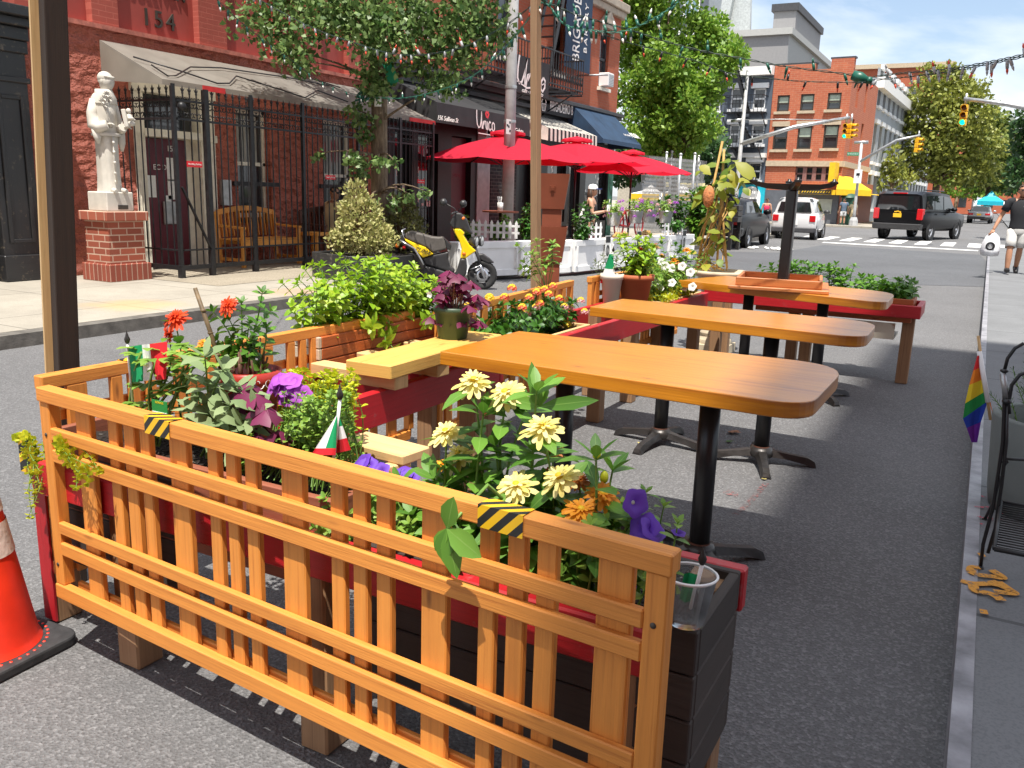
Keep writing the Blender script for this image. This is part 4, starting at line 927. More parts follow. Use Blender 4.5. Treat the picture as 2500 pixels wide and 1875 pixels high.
fA = lattice('nearest cedar lattice fence panel across the foreground', ((onfence(360, 1042), onfence(421, 1065)), (onfence(1172, 1262), onfence(1282, 1290))))
fA.location = (fa.x, fa.y, 0); fA.rotation_euler = (0, 0, math.atan2(fu.y, fu.x))
dup(fA, (-2.46, 3.46, 0), -pi/2-.0, 'cedar lattice panel along the street side, starting at the left post')
dup(fA, (-2.50, 5.42, 0), -pi/2+.085, 'cedar lattice panel along the street side, behind the lantana box')
dup(fA, (-2.44, 7.66, 0), -pi/2-.03, 'cedar lattice panel along the street side, behind the terracotta pot')
mb = MB()   # striped tape on the near end of the street-side panel
mb.box(-2.535, -2.531, 1.50, 1.53, .42, .62)
def red_frame(label, x0, x1, y0, y1, legs, z=.645, h=.14, w=.04, ends=True):
 t = thing('red_stand', label, 'planter stand', ((x0+x1)/2, (y0+y1)/2, 0), 'red planter frames on legs')
 for nm, b in (('beam', (x0, x1-(0 if ends else .09), y0, y0+w)), ('beam', (x0, x1, y1-w, y1)), ('end_beam', (x0, x0+w, y0+w+.001, y1-w-.001)), ('end_beam', (x1-w, x1, y0+w+.001, y1-w-.001)))[:4 if ends else 2]:
  mb = MB(); mb.box(*b, z-h, z); mb.build(nm, M['redpaint'], t, bevel=.005)
 for lx, ly in legs: mb = MB(); mb.box(lx-.045, lx+.045, ly-.045, ly+.045, 0, z-.02); mb.build('leg', M['cedar_old'], t, bevel=.006)
 return t
fr1 = red_frame('red planter frame just behind the nearest lattice panel', -2.40, -.385, 1.475, 1.90, ((-2.08, 1.545), (-1.345, 1.525), (-.55, 1.56), (-.45, 1.82), (-1.32, 1.82), (-2.38, 1.82)), z=.592, h=.105, ends=False)
mb = MB(); mb.box(-2.55, -2.495, 1.556, 1.65, 0, .55); l_ = mb.build('leg', M['cedar_old'], fr1, bevel=.006); mb = MB(); mb.box(-2.552, -2.493, 1.548, 1.555, .01, .565); mb.build('red_facing', M['redpaint'], l_)
mb = MB(); p, q = P(50, 1150, y=1.50), P(74, 1078, y=1.50); mb.face([(p.x, 1.502, p.z), (q.x, 1.502, p.z), (q.x, 1.502, q.z), (p.x, 1.502, q.z)], 0, [(0, 0), (.03, 0), (.03, .08), (0, .08)]); mb.build('hazard_tape', M['hazard'], fr1, solid=.002)
fr2 = red_frame('red planter frame along the street side under the basil box', -2.43, -2.0, 2.15, 3.62, ((-2.36, 2.3), (-2.06, 3.42), (-2.36, 3.5)))
xb_ = P(1440, 798, z=.645).x
fr3 = red_frame('red planter frame along the street side under the lantana', -2.44, xb_+.02, 3.85, 7.15, ((xb_-.04, 4.95), (-2.38, 4.1), (-2.38, 5.6), (xb_-.06, 5.58), (xb_-.04, 7.0), (-2.38, 7.0)))
fr4 = red_frame('red planter frame closing the far end by the road', -2.1, -.375, 7.36, 7.86, ((-.46, 7.52), (-1.38, 7.70), (-1.25, 7.62), (-2.0, 7.5), (-2.0, 7.78)), h=.10)
mb = MB(); mb.box(-1.42, -.55, 7.41, 7.43, .36, .49); mb.box(-1.42, -.55, 7.43, 7.8, .36, .38); t_ = mb
M['rustwhite'] = None
t = NT('rusty_white_metal'); v = t.coord('Object'); t.col(t.mix(t.ramp(t.noise(v, 7, 5, .7), [(.55, (0, 0, 0)), (.68, (1, 1, 1))]), (.62, .58, .47), (.25, .10, .04))); t.set(Roughness=.6); M['rustwhite'] = t.mat
t_.build('trough_panel', M['rustwhite'], fr4)
def crate(name, label, x0, x1, y0, y1, z0, z1, mats, planks=2, t=.022, soil=.05, cat='planter box', endmat=None, group=None):
 r = thing(name, label, cat, ((x0+x1)/2, (y0+y1)/2, z0), group); h = (z1-z0)/planks
 for nm, f in (('side_board', lambda m, a, b: m.box(x0, x1, y0, y0+t, a, b)), ('side_board', lambda m, a, b: m.box(x0, x1, y1-t, y1, a, b)), ('end_board', lambda m, a, b: m.box(x0-.001, x0+t, y0+t, y1-t, a, b)), ('end_board', lambda m, a, b: m.box(x1-t, x1+.001, y0+t, y1-t, a, b))):
  mb = MB()
  for k in range(planks): f(mb, z0+h*k+.001, z0+h*(k+1)-.003)
  mb.build(nm, endmat if (endmat and nm == 'side_board') else mats, r, bevel=.003)
 mb = MB(); n = 26; xs = np.linspace(x0+t, x1-t, n); ys = np.linspace(y0+t, y1-t, 8)
 zz = [[z1-soil+random.uniform(-.012, .012) for _ in ys] for _ in xs]
 for i in range(n-1):
  for j in range(7): mb.face([(xs[i], ys[j], zz[i][j]), (xs[i+1], ys[j], zz[i+1][j]), (xs[i+1], ys[j+1], zz[i+1][j+1]), (xs[i], ys[j+1], zz[i][j+1])])
 mb.build('soil', M['soil'], r); return r
t = NT('potting_soil'); v = t.coord('Object'); vo = t.n('ShaderNodeTexVoronoi', i_Scale=90.0); t.l(v, vo.inputs[0])
t.col(t.mix(t.ramp(vo.outputs['Color'], [(.86, (0, 0, 0)), (.9, (1, 1, 1))]), (.022, .014, .010), (.45, .42, .36))); t.set(Roughness=.95); t.bump(vo.outputs['Distance'], 1, .02); M['soil'] = t.mat
crate('planter_box', 'brown box of herbs and small flags at the near left corner', -2.42, -1.30, 1.52, 1.80, .43, .68, M['brownplank'], 2)
mb = MB()
for k in range(4): mb.box(-2.40, -1.82, 1.515-.0, 1.53, .27+k*.09, .355+k*.09)
crate('planter_box', 'dark plank box of zinnias at the near right corner', -1.22, -.392, 1.517, 1.855, .20, .597, M['darkplank'], 4)
pl_ = thing('dark_crate', 'weathered dark plank crate low behind the left of the near lattice panel', 'crate', (-2.1, 1.6, .3)); mb.build('planks', M['darkplank'], pl_, bevel=.003)
b1 = thing('board', 'pale offcut plank lying across the red frame behind the small flag', 'plank', (-1.5, 1.9, .645))
e0, e1 = P(860, 1060, z=.70), P(1027, 1095, z=.70)
mb = MB(); mb.bar((e0.x, e0.y, .682), (e1.x, e1.y-.02, .682), .12, .03); mb.bar((e0.x+.2, e0.y-.06, .656), (e1.x-.02, e1.y-.07, .656), .07, .024); mb.build('plank', M['palewood'], b1, bevel=.004)
crate('basil_box', 'orange stained planter box overflowing with lime green basil', -2.60, -2.41, 2.74, 3.68, .647, .80, M['orangebox'], 3, endmat=M['greywood'])
mb = MB(); mb.box(-2.42, -2.36, 0, .1, 0, .1)
bpl = thing('plank_bench', 'thick yellow plank resting on two short cross timbers beside the basil box', 'plank', (-2.05, 3.0, .646))
mb = MB(); mb.bar((-2.04, 2.60, .730), (-2.07, 3.52, .730), .215, .055); mb.build('plank', M['yellowwood'], bpl, bevel=.004)
for y in (2.70, 3.0, 3.35): mb = MB(); mb.bar((-2.40, y+.02, .674), (-1.95, y, .674), .085, .054); mb.build('cross_timber', M['palewood'], bpl, bevel=.004)
mb = MB(); mb.bar((-2.36, 3.66, .675), (-1.98, 3.62, .675), .14, .03); single(mb, 'pale_board', 'pale grey board behind the green pot', 'plank', M['greywood'], bevel=.003)
crate('lantana_box', 'low wooden box of pink and coral lantana', -2.40, xb_-.03, 3.92, 4.78, .50, .652, M['palewood'], 1)
crate('petunia_box', 'narrow wooden box of white petunias beside the terracotta pot', -2.40, xb_-.03, 6.15, 7.1, .50, .655, M['palewood'], 1)
crate('far_box', 'orange planter box of leafy herbs in the far frame', -1.66, -.44, 7.42, 7.80, .5, .69, M['orangebox'], 1)
def table(label, poly, cols, rot=0.3, zt=.785, th=.056):
 c = sum((V((*p, 0)) for p in poly), V())/len(poly); t = thing('plank_table', label, 'table', (c.x, c.y, 0), 'long varnished plank tables')
 mb = MB(); mb.prism([(x, y, zt-th) for x, y in poly], (0, 0, th)); mb.build('tabletop', M['table'], t, bevel=.004, seg=2)
 mb = MB()
 for k, (x, y) in enumerate(cols):
  mb = MB(); mb.tube([(x, y, .07), (x, y, zt-th-.012)], .040, 18); mb.lathe([(.0, zt-th-.013), (.11, zt-th-.013), (.11, zt-th-.001), (0, zt-th-.001)], (x, y, 0), 16, smooth=False); cl = mb.build('column', M['column'], t)
  mb = MB(); mb.lathe([(.041, .06), (.0425, .075), (.041, .10)], (x, y, 0), 18); mb.build('collar', M['rust'], cl)
  mb = MB(); ro = rot+k*.45
  for a in range(4):
   an = ro+a*pi/2; d = V((math.cos(an), math.sin(an), 0)); s = V((-d.y, d.x, 0)); o = V((x, y, 0))
   prev = None; prof = [(.02, .040, .045, .085), (.07, .034, .045, .078), (.15, .028, .034, .064), (.25, .027, .012, .05), (.285, .029, 0, .032), (.295, .027, 0, .012)]
   for r, hw, zb, zt_ in prof:
    ring = [o+d*r-s*hw+V((0, 0, zb)), o+d*r+s*hw+V((0, 0, zb)), o+d*r+s*hw*.62+V((0, 0, zt_)), o+d*r-s*hw*.62+V((0, 0, zt_))]
    if prev:
     for q in range(4): mb.face([prev[q], prev[(q+1) % 4], ring[(q+1) % 4], ring[q]], smooth=False)
    prev = ring
   mb.face(prev)
  mb.lathe([(0, .095), (.055, .092), (.07, .06), (.06, .04)], (x, y, 0), 18); mb.build('foot', M['cast'], t)
 return t
def rounded(fl, fr, br, bl, rf, rb, n=8):
 fl, fr, br, bl = (V((*p, 0)) for p in (fl, fr, br, bl)); out = [fl]
 def corner(a, b, c, r):
  d0 = (a-b).normalized(); d1 = (c-b).normalized(); p0 = b+d0*r; p1 = b+d1*r
  return [(p0*(1-t)**2+b*2*t*(1-t)+p1*t*t) for t in [i/n for i in range(n+1)]]
 out += corner(fl, fr, br, rf)+corner(fr, br, bl, rb); out.append(bl); return [(p.x, p.y) for p in out]
table('nearest long varnished plank table with rounded right end', rounded((-1.875, 2.855), (-.425, 2.78), (-.42, 3.60), (-1.87, 3.515), .14, .26), ((-1.48, 3.22), (-.838, 3.15)), .35)
table('middle long varnished plank table', rounded((-1.97, 4.575), (-.45, 4.40), (-.46, 5.07), (-1.965, 5.075), .16, .22), ((-1.535, 4.70), (-.94, 4.66)), -.12)
table('farthest long varnished plank table carrying the upturned table', rounded((-2.09, 6.585), (-.52, 6.09), (-.53, 6.88), (-1.89, 7.26), .16, .24), ((-1.56, 6.72), (-.98, 6.54)), .3)
it = thing('upturned_table', 'upturned square table with its cross foot in the air on the far plank table', 'table', (-1.31, 6.62, .785))
c = V((-1.31, 6.585)); e = V((.61, .10)); f = V((-.28, .68)); e.normalize(); f = V((-e.y, e.x))
M['traywood'] = wood('red_brown_pine', (.46, .155, .04), (.28, .075, .018), .5, tint=.12)
def sq(h): return [(c.x+e.x*a+f.x*b, c.y+e.y*a+f.y*b) for a, b in ((-h, -h), (h, -h), (h, h), (-h, h))]
mb = MB(); mb.prism([(*p, .786) for p in sq(.345)], (0, 0, .026)); mb.build('tabletop', M['traywood'], it, bevel=.005)
mb = MB(); q = sq(.285)
for k in range(4): a, b = V((*q[k], .842)), V((*q[(k+1) % 4], .842)); d = (b-a).normalized(); mb.bar(a-d*(.0 if k % 2 else .012), b+d*(.0 if k % 2 else .012)-d*(.013*2 if k % 2 else 0)+d*(.013 if k % 2 else 0), .024, .058)
mb.build('apron', M['traywood'], it, bevel=.004)
mb = MB(); ct, cb = P(1930, 452, y=6.62), P(1912, 684, y=6.62); cx_, cy_ = cb.x, 6.62
for a in range(4): an = a*pi/2+.2; mb.bar((cx_, cy_, .818), (cx_+math.cos(an)*.16, cy_+math.sin(an)*.16, .818), .04, .008)
mb.build('spider_plate', M['column'], it)
mb = MB(); mb.bar((cx_, cy_, .815), (cx_+.004, cy_, 1.50), .078, .078, (0, 1, 0)); mb.build('column', M['column'], it, bevel=.012, seg=2)
mb = MB()
for an in (pi+.30, .30-.1, pi/2+.30, -pi/2+.3):
 d = V((math.cos(an), math.sin(an), 0)); s = V((-d.y, d.x, 0)); o = V((cx_+.004, cy_, 1.49)); prev = None; lg = .31
 for r, hw, z0, z1 in ((0, .034, 0, .05), (lg*.6, .03, .012, .05), (lg*.85, .028, .03, .062), (lg, .026, .056, .07)):
  ring = [o+d*r-s*hw*.7+V((0, 0, z0)), o+d*r+s*hw*.7+V((0, 0, z0)), o+d*r+s*hw+V((0, 0, z1)), o+d*r-s*hw+V((0, 0, z1))]
  if prev:
   for k in range(4): mb.face([prev[k], prev[(k+1) % 4], ring[(k+1) % 4], ring[k]])
  prev = ring
 mb.face(prev); mb.lathe([(.026, 0), (.03, .01), (.012, .018), (.012, .03), (.0, .03)], o+d*lg*.9+V((0, 0, .06)), 10)
mb.build('cross_foot', M['column'], it)
lp = thing('wooden_post', 'tall square timber post at the near left corner of the enclosure', 'post', (-2.62, 1.75, 0))
b0, b1_ = P(165, 955, y=1.78), P(127, -40, y=1.78); dirp = (b1_-b0); pz = b0-dirp*(b0.z/dirp.z)
mb = MB(); top = b0+dirp*1.6; mb.bar(pz, top, .066, .066, (.35, 1, 0)); mb.build('shaft', wood('weathered_post', (.024, .013, .008), (.011, .006, .004), .9), lp, bevel=.003)
mb = MB(); off = V((-.041, -.012, 0)); mb.bar(pz+off, top+off, .016, .064, (.35, 1, 0)); mb.build('pale_batten', M['palewood'], lp)
bp_ = thing('thin_post', 'slim brown timber post carrying the string lights', 'post', (-2.38, 4.9, 0))
b0, b1_ = P(1308, 715, y=4.9), P(1308, 0, y=4.9); d = b1_-b0; pz = b0-d*(b0.z/d.z); top2 = b1_+d*.04; mb = MB(); mb.bar(pz, top2, .05, .05, (.2, 1, 0)); mb.build('shaft', wood('thin_brown_post', (.25, .15, .08), (.13, .075, .035), .75), bp_, bevel=.003)
POLE_TOP = top2
tw = thing('planter_tower', 'tower of two tapered rust brown planters on a square post', 'planter', (-2.78, 5.75, 0)); tx, ty = P(1345, 600, y=5.75).x, 5.75; ra = .42
M['rustbrown'] = plain('rust_brown_metal', (.20, .055, .028), .45, var=.2, scale=4)
def sqz(h0, z0, h1, z1, mb, off=(0, 0)):
 R2 = Matrix.Rotation(ra, 3, 'Z'); g = lambda h, z: [V((tx, ty, z))+R2 @ V((a*h, b*h, 0)) for a, b in ((-1, -1), (1, -1), (1, 1), (-1, 1))]
 A, B = g(h0, z0), g(h1, z1)
 for k in range(4): mb.face([A[k], A[(k+1) % 4], B[(k+1) % 4], B[k]])
 return A, B
def tz(py): return P(1330, py, y=ty).z
mb = MB(); sqz(.07, .6, .07, tz(430), mb); mb.build('post', M['rustbrown'], tw, bevel=.004)
for zt_, zb_ in ((tz(424), tz(509)), (tz(551), tz(637))):
 mb = MB(); A, B = sqz(.085, zb_, .118, zt_, mb); mb.face(A[::-1]); sqz(.108, zt_, .1, zt_-.05, mb); A, B2_ = sqz(.118, zt_, .108, zt_, mb)
 R2 = Matrix.Rotation(ra, 3, 'Z');
 mb.face([V((tx, ty, zt_-.04))+R2 @ V((a*.105, b*.105, 0)) for a, b in ((-1, -1), (1, -1), (1, 1), (-1, 1))]); bx = mb.build('tapered_box', M['rustbrown'], tw)
 n_ = R2 @ V((0, -1, 0)); mb = MB(); zc = (zt_+zb_)/2+.02
 o = V((tx, ty, zc))+n_*.1035; s_ = R2 @ V((1, 0, 0)); n_ = (n_+V((0, 0, -.19))).normalized(); up = s_.cross(n_)*-1
 for h, dd in ((.022, .004), (.012, .012)): mb.prism([o+s_*a*h+up*b*h for a, b in ((-1, -1), (1, -1), (1, 1), (-1, 1))], n_*dd)
 mb.build('stud', M['rustbrown'], bx)
mb = MB(); zz_ = tz(690); sqz(.12, .0, .12, zz_, mb); sqz(.12, zz_, .10, zz_, mb); mb.face([V((tx, ty, zz_-.03))+Matrix.Rotation(ra, 3, 'Z') @ V((a*.11, b*.11, 0)) for a, b in ((-1, -1), (1, -1), (1, 1), (-1, 1))]); mb.build('base_box', M['rustbrown'], tw)
cn = thing('traffic_cone', 'orange traffic cone with two pale reflective collars at left edge', 'cone', (-2.49, 1.32, 0)); ox, oy = -2.50, 1.33
M['cone'] = plain('cone_plastic', (.80, .035, .012), .4, var=.12, scale=10); M['reflect'] = plain('reflective_sleeve', (.72, .62, .56), .35, var=.2, scale=30, bump=.2); M['rubber'] = plain('black_rubber', (.03, .03, .032), .7, var=.4, scale=25, bump=.2)
rad = lambda z: .142-(z-.045)*(.142-.035)/.67
mb = MB(); mb.lathe([(.150, .036), (.143, .05)]+[(rad(z), z) for z in np.linspace(.06, .715, 14)]+[(.03, .72), (.0, .72)], (ox, oy, 0), 40); mb.build('cone_body', M['cone'], cn)
for z0, z1 in ((.33, .43), (.46, .60)): mb = MB(); mb.lathe([(rad(z0)+.003, z0), (rad(z1)+.003, z1)], (ox, oy, 0), 40); mb.build('reflective_collar', M['reflect'], cn)
mb = MB(); Rr = Matrix.Rotation(.06, 3, 'Z'); h = .185; pts = []
for cxs, cys in ((1, -1), (1, 1), (-1, 1), (-1, -1)):
 for k in range(6):
  a0 = math.atan2(cys, cxs)-pi/4+pi/2*k/5; p = V((cxs*(h-.05), cys*(h-.05), 0))+V((math.cos(a0)*.05, math.sin(a0)*.05, 0)); pts.append(V((ox, oy, .001))+Rr @ p)
mb.prism(pts, (0, 0, .034)); mb.build('base', M['rubber'], cn, bevel=.008, seg=2)
mb = MB()
for k in range(40): a = 2*pi*k/40; mb.lathe([(.005, 0), (.004, .0015), (0, .002)], (ox+math.cos(a)*.163, oy+math.sin(a)*.163, .0352), 6)
mb.build('moulded_dots', M['cone'], cn)
# ================================================================ plants
ve = [(.0, (.35, .35, .35)), (.12, (0, 0, 0))]
LM = dict(
 basil=leafm('basil_leaf', (.22, .42, .018), (.40, .52, .03), .45, .35, ((.12, .30, .02), [(.0, (.7, .7, .7)), (.15, (0, 0, 0))])),
 zin=leafm('zinnia_leaf', (.06, .17, .018), (.15, .32, .035), .5, .3, ((.22, .38, .08), [(.0, (.8,)*3), (.08, (0,)*3)])),
 dark=leafm('dark_green_leaf', (.025, .10, .012), (.07, .20, .02), .4, .25),
 mid=leafm('mid_green_leaf', (.05, .16, .014), (.14, .30, .03), .45, .3),
 sage=leafm('sage_leaf', (.16, .24, .10), (.30, .38, .18), .7, .25),
 lime=leafm('lime_leaf', (.42, .52, .02), (.66, .64, .03), .5, .35),
 herb=leafm('herb_leaf', (.13, .28, .03), (.30, .44, .07), .5, .3),
 oxal=leafm('purple_shamrock', (.10, .008, .035), (.22, .02, .09), .5, .3),
 varie=leafm('variegated_leaf', (.26, .29, .08), (.55, .50, .22), .5, .2),
 olive=leafm('olive_leaf', (.09, .10, .025), (.20, .20, .06), .5, .2),
 rosem=leafm('rosemary_leaf', (.035, .085, .03), (.08, .15, .05), .6, .15))
M['stem'] = plain('green_stem', (.13, .24, .04), .5, var=.25, scale=30); M['bark'] = plain('twig_bark', (.12, .06, .035), .8, var=.3, scale=40); M['straw'] = plain('dry_vine', (.45, .27, .08), .7, var=.3, scale=25)
def petm(name, a, b, tr=.35): return leafm(name, a, b, .6, tr)
PM = dict(yellow=petm('pale_yellow_petal', (.78, .66, .16), (.86, .80, .42)), orange=petm('orange_petal', (.72, .25, .01), (.80, .38, .02)), red=petm('orange_red_petal', (.70, .045, .005), (.80, .09, .01)), violet=petm('violet_petal', (.11, .035, .42), (.20, .07, .58)), magenta=petm('magenta_petal', (.38, .06, .50), (.52, .13, .62)), white=petm('white_petal', (.80, .80, .74), (.88, .88, .84)), coral=petm('coral_petal', (.78, .10, .06), (.85, .25, .12)), pink=petm('pink_petal', (.80, .36, .42), (.85, .55, .55)), yel2=petm('bright_yellow_petal', (.80, .55, .02), (.85, .68, .06)), rust=petm('rust_petal', (.35, .09, .01), (.5, .16, .02)), brown=plain('seed_head', (.16, .07, .02), .8))
rnd = random.uniform
def curve(a, b, bend=.15, n=6, side=None):
 a, b = V(a), V(b); d = b-a; s = side or V((rnd(-1, 1), rnd(-1, 1), 0)); s = V(s)*d.length*bend
 return [a+d*t+s*math.sin(pi*t)*.5+V((0, 0, d.length*.06*math.sin(pi*t))) for t in [i/(n-1) for i in range(n)]]
def sprig(lm, sm, pts, nodes, L, W, r=.0035, start=.2, droop=.3, up=.45, taper=.5, tipn=4, whorl=2, fold=.2, jit=.25):
 sm.tube(pts, [r, r*.5], 5, cap=False); k = len(pts)-1; a0 = rnd(0, 6)
 for i in range(nodes):
  t = start+(1-start)*i/max(1, nodes-1)*.97; f = t*k; j = min(int(f), k-1); p = pts[j].lerp(pts[j+1], f-j); ax = (pts[j+1]-pts[j]).normalized()
  o = ax.orthogonal().normalized(); q = ax.cross(o); s = 1-taper*t
  for w_ in range(whorl):
   a = a0+i*pi/2*1.06+w_*2*pi/whorl+rnd(-jit, jit); d = (o*math.cos(a)+q*math.sin(a)+ax*(up+rnd(-.2, .2)))
   lm.leaf(p, d, ax if abs(d.normalized().dot(ax)) < .95 else o, L*s*rnd(.8, 1.2), W*s*rnd(.85, 1.15), droop*rnd(.5, 1.5), fold)
 tip = pts[-1]; ax = (pts[-1]-pts[-2]).normalized(); o = ax.orthogonal().normalized(); q = ax.cross(o)
 for w_ in range(tipn):
  a = a0+w_*2*pi/max(1, tipn); lm.leaf(tip, o*math.cos(a)+q*math.sin(a)+ax*1.1, ax, L*(1-taper)*.75, W*(1-taper)*.7, .1, fold)
def plant(name, label, loc, cat='plant', group=None): return thing(name, label, cat, loc, group)
def fin(t, lm, sm, lmat, smat=None, extra=()):
 if lm.v: lm.build('foliage', lmat, t)
 if sm.v: sm.build('stems', smat or M['stem'], t)
def zinnia(t, c, R, petal, cmat='yel2', layers=3, face=None, n0=15):
 """a daisy-like double flower"""
 c = V(c); n = V(face or (rnd(-.25, .25), rnd(-.55, -.1), 1)).normalized(); o = n.orthogonal().normalized(); q = n.cross(o); mb = MB()
 for l in range(layers):
  m = n0-2*l; rr = R*(1-.24*l); el = rnd(-.1, .05)+.36*l
  for k in range(m):
   a = 2*pi*k/m+l*.23+rnd(-.06, .06); d = (o*math.cos(a)+q*math.sin(a))*math.cos(el)+n*math.sin(el+rnd(-.08, .08))
   mb.leaf(c+n*(R*.07*l), d, n, rr*rnd(.78, 1.1), rr*rnd(.24, .31), rnd(.05, .35), .22, 0, rows=((0, .3), (.4, .8), (.75, 1), (.93, .75), (1, .3)))
 mb.ball(c+n*R*.16, R*.2, R*.2, R*.16, 8, 5, 1)
 return mb.build('flower', [PM[petal], PM[cmat]], t)
def petunia(t, c, R, petal, face, throat='white'):
 c = V(c); n = V(face).normalized(); o = n.orthogonal().normalized(); q = n.cross(o); mb = MB(); N = 20; b0 = len(mb.v)
 prof = ((.02, -.5), (.14, -.36), (.34, -.08), (.7, .05), (1.0, -.03))
 for r, z in prof:
  for k in range(N):
   a = 2*pi*k/N; lob = 1+.10*math.cos(5*a)*(r > .6); ruf = .07*math.sin(10*a)*(r > .6); mb.v.append(tuple(c+(o*math.cos(a)+q*math.sin(a))*(R*r*lob)+n*(R*(z+ruf))))
 for i in range(len(prof)-1):
  for k in range(N):
   k2 = (k+1) % N; mb.f.append((b0+i*N+k, b0+i*N+k2, b0+(i+1)*N+k2, b0+(i+1)*N+k)); mb.m.append(1 if i < 1 else 0); mb.sm.append(True); mb.u.append([(0, 0)]*4)
 return mb.build('flower', [PM[petal], PM[throat]], t)
def cluster(t, c, R, mats, n=26):
 """rounded head of many tiny florets"""
 c = V(c); mb = MB()
 for k in range(n):
  z = 1-1.25*(k+.5)/n; a = k*2.4; r = math.sqrt(max(0, 1-z*z)); d = V((r*math.cos(a), r*math.sin(a), z)); p = c+d*R*.8; o = d.orthogonal().normalized(); q = d.cross(o); m = 0 if z < .55 else min(1, len(mats)-1)
  for j in range(4): e = o*math.cos(j*pi/2+a)+q*math.sin(j*pi/2+a); mb.leaf(p, e+d*.35, d, R*.38, R*.34, .1, .1, m, rows=((0, .4), (.6, 1), (1, .35)))
 return mb.build('flower', [PM[m] for m in mats], t)
t = plant('basil_plant', 'lime green basil spilling over the orange planter box', (-2.5, 3.2, .75)); lm, sm = MB(), MB()
for i in range(135):
 y = rnd(2.78, 3.66); b = V((-2.5+rnd(-.05, .05), y, .75)); u = (y-2.74)/.94
 h = rnd(.14, .33)*(.75+.35*math.sin(pi*min(1, u*1.1))); tip = b+V((rnd(-.16, .13), rnd(-.13, .11), h)); sprig(lm, sm, curve(b, tip), 7, .064, .040, droop=.4, up=.4, taper=.35, whorl=2)
for px, py, py2 in ((940, 790, 835), (1045, 765, 790), (960, 800, 850), (905, 775, 800)):
 a = P(px, 770, x=-2.42); sprig(lm, sm, curve(V((-2.45, a.y, .79)), P(px, py2, x=-2.33), .3), 5, .06, .035, droop=.7, taper=.2)
fin(t, lm, sm, LM['basil'])
pp_ = P(1083, 830, z=.758); t = plant('shamrock_pot', 'green plastic pot of purple shamrock on the yellow plank', (pp_.x, pp_.y+.08, .758), 'potted plant'); px_, py_ = pp_.x, pp_.y+.075
mb = MB(); mb.lathe([(0, .0), (.066, .0), (.084, .118), (.09, .119), (.092, .145), (.085, .146), (.08, .12), (0, .115)], (px_, py_, .758), 24); mb.build('pot', plain('green_plastic', (.045, .085, .05), .45, var=.2), t)
lm, sm = MB(), MB()
for i in range(46):
 a = rnd(0, 2*pi); r = rnd(.02, .15); z = rnd(.02, .17)*(1.2-r*3.0) if i > 8 else -.05; tip = V((px_+math.cos(a)*r, py_+math.sin(a)*r, .90+z)); b = V((px_+math.cos(a)*.03, py_+math.sin(a)*.03, .885)); sm.tube(curve(b, tip, .2, 5), .0022, 4, cap=False)
 for k in range(3): an = a+k*2*pi/3+rnd(-.2, .2); lm.leaf(tip, (math.cos(an), math.sin(an), -.25), (0, 0, 1), .042, .055, .4, -.25, rows=((0, .1), (.7, .9), (1, .95)))
fin(t, lm, sm, LM['oxal'], plain('pink_stem', (.45, .28, .2), .6))
q = V((px_-.085, py_-.06, .955))
mb = MB()
for k in range(5): a = k*2*pi/5; mb.leaf(q, (math.cos(a), -.5, math.sin(a)), (0, -1, 0), .018, .015, 0, 0)
mb.build('flower', PM['white'], t)
t = plant('lantana', 'dark leaved lantana with coral and pink flower heads', (-2.24, 4.35, .63)); lm, sm = MB(), MB()
for i in range(95):
 y = rnd(3.88, 4.84); b = V((rnd(-2.36, -2.16), y, .62)); tip = b+V((rnd(-.14, .14), rnd(-.1, .1), rnd(.05, .19))); sprig(lm, sm, curve(b, tip), 4, .062, .045, droop=.4, taper=.2)
fin(t, lm, sm, LM['dark'])
for px, py, c in ((1165, 735, 'pink'), (1195, 728, 'yel2'), (1250, 705, 'coral'), (1292, 728, 'coral'), (1340, 720, 'coral'), (1318, 742, 'coral'), (1350, 700, 'coral'), (1366, 730, 'coral'), (1308, 752, 'pink'), (1286, 767, 'pink'), (1378, 750, 'pink'), (1393, 752, 'pink'), (1418, 735, 'pink'), (1166, 745, 'pink'), (1330, 708, 'coral'), (1275, 752, 'coral'), (1427, 762, 'pink'), (1370, 785, 'yel2'), (1385, 793, 'yel2'), (1232, 727, 'coral'), (1310, 715, 'coral')):
 p = P(px, py, x=-2.14+rnd(-.06, .02)); cluster(t, p, .027, [c, 'yel2'] if c != 'yel2' else ['yel2'], 22)
ZY = 1.62
t = plant('zinnia_bed', 'zinnia clump with pale yellow and orange blooms behind the near lattice', (-.85, ZY, .62)); lm, sm = MB(), MB()
FL_ = [(1157, 925, 'yellow', .062, 0), (1237, 955, 'yellow', .068, .02), (1326, 1040, 'yellow', .068, -.05), (1090, 1050, 'yellow', .062, -.02), (1122, 1105, 'yellow', .06, .03), (1262, 1180, 'yellow', .062, -.10), (1368, 1160, 'yellow', .062, -.08), (1470, 1200, 'orange', .05, -.05), (1418, 1240, 'orange', .055, -.10), (1415, 1165, 'rust', .04, 0), (1352, 1092, 'rust', .035, .08), (1075, 1128, 'orange', .035, .06), (1340, 1150, 'rust', .035, .03), (945, 1245, 'yel2', .045, -.02)]
for px, py, c, R, dy in FL_:
 p = P(px, py+8, y=ZY+dy); zinnia(t, p, R*.78, c, 'yel2' if c != 'rust' else 'brown', 4 if py in (1040, 1105) else 3, (rnd(-.3, .3), rnd(-.7, -.3), 1))
 b = V((p.x+rnd(-.06, .06), ZY+rnd(-.05, .05), .60)); sprig(lm, sm, curve(b, p-V((0, 0, .012)), .12, 7), max(3, int((p.z-.6)/.055)), .10, .045, .0045, start=.15, droop=.35, up=.25, taper=.25, tipn=0, fold=.15, whorl=2)
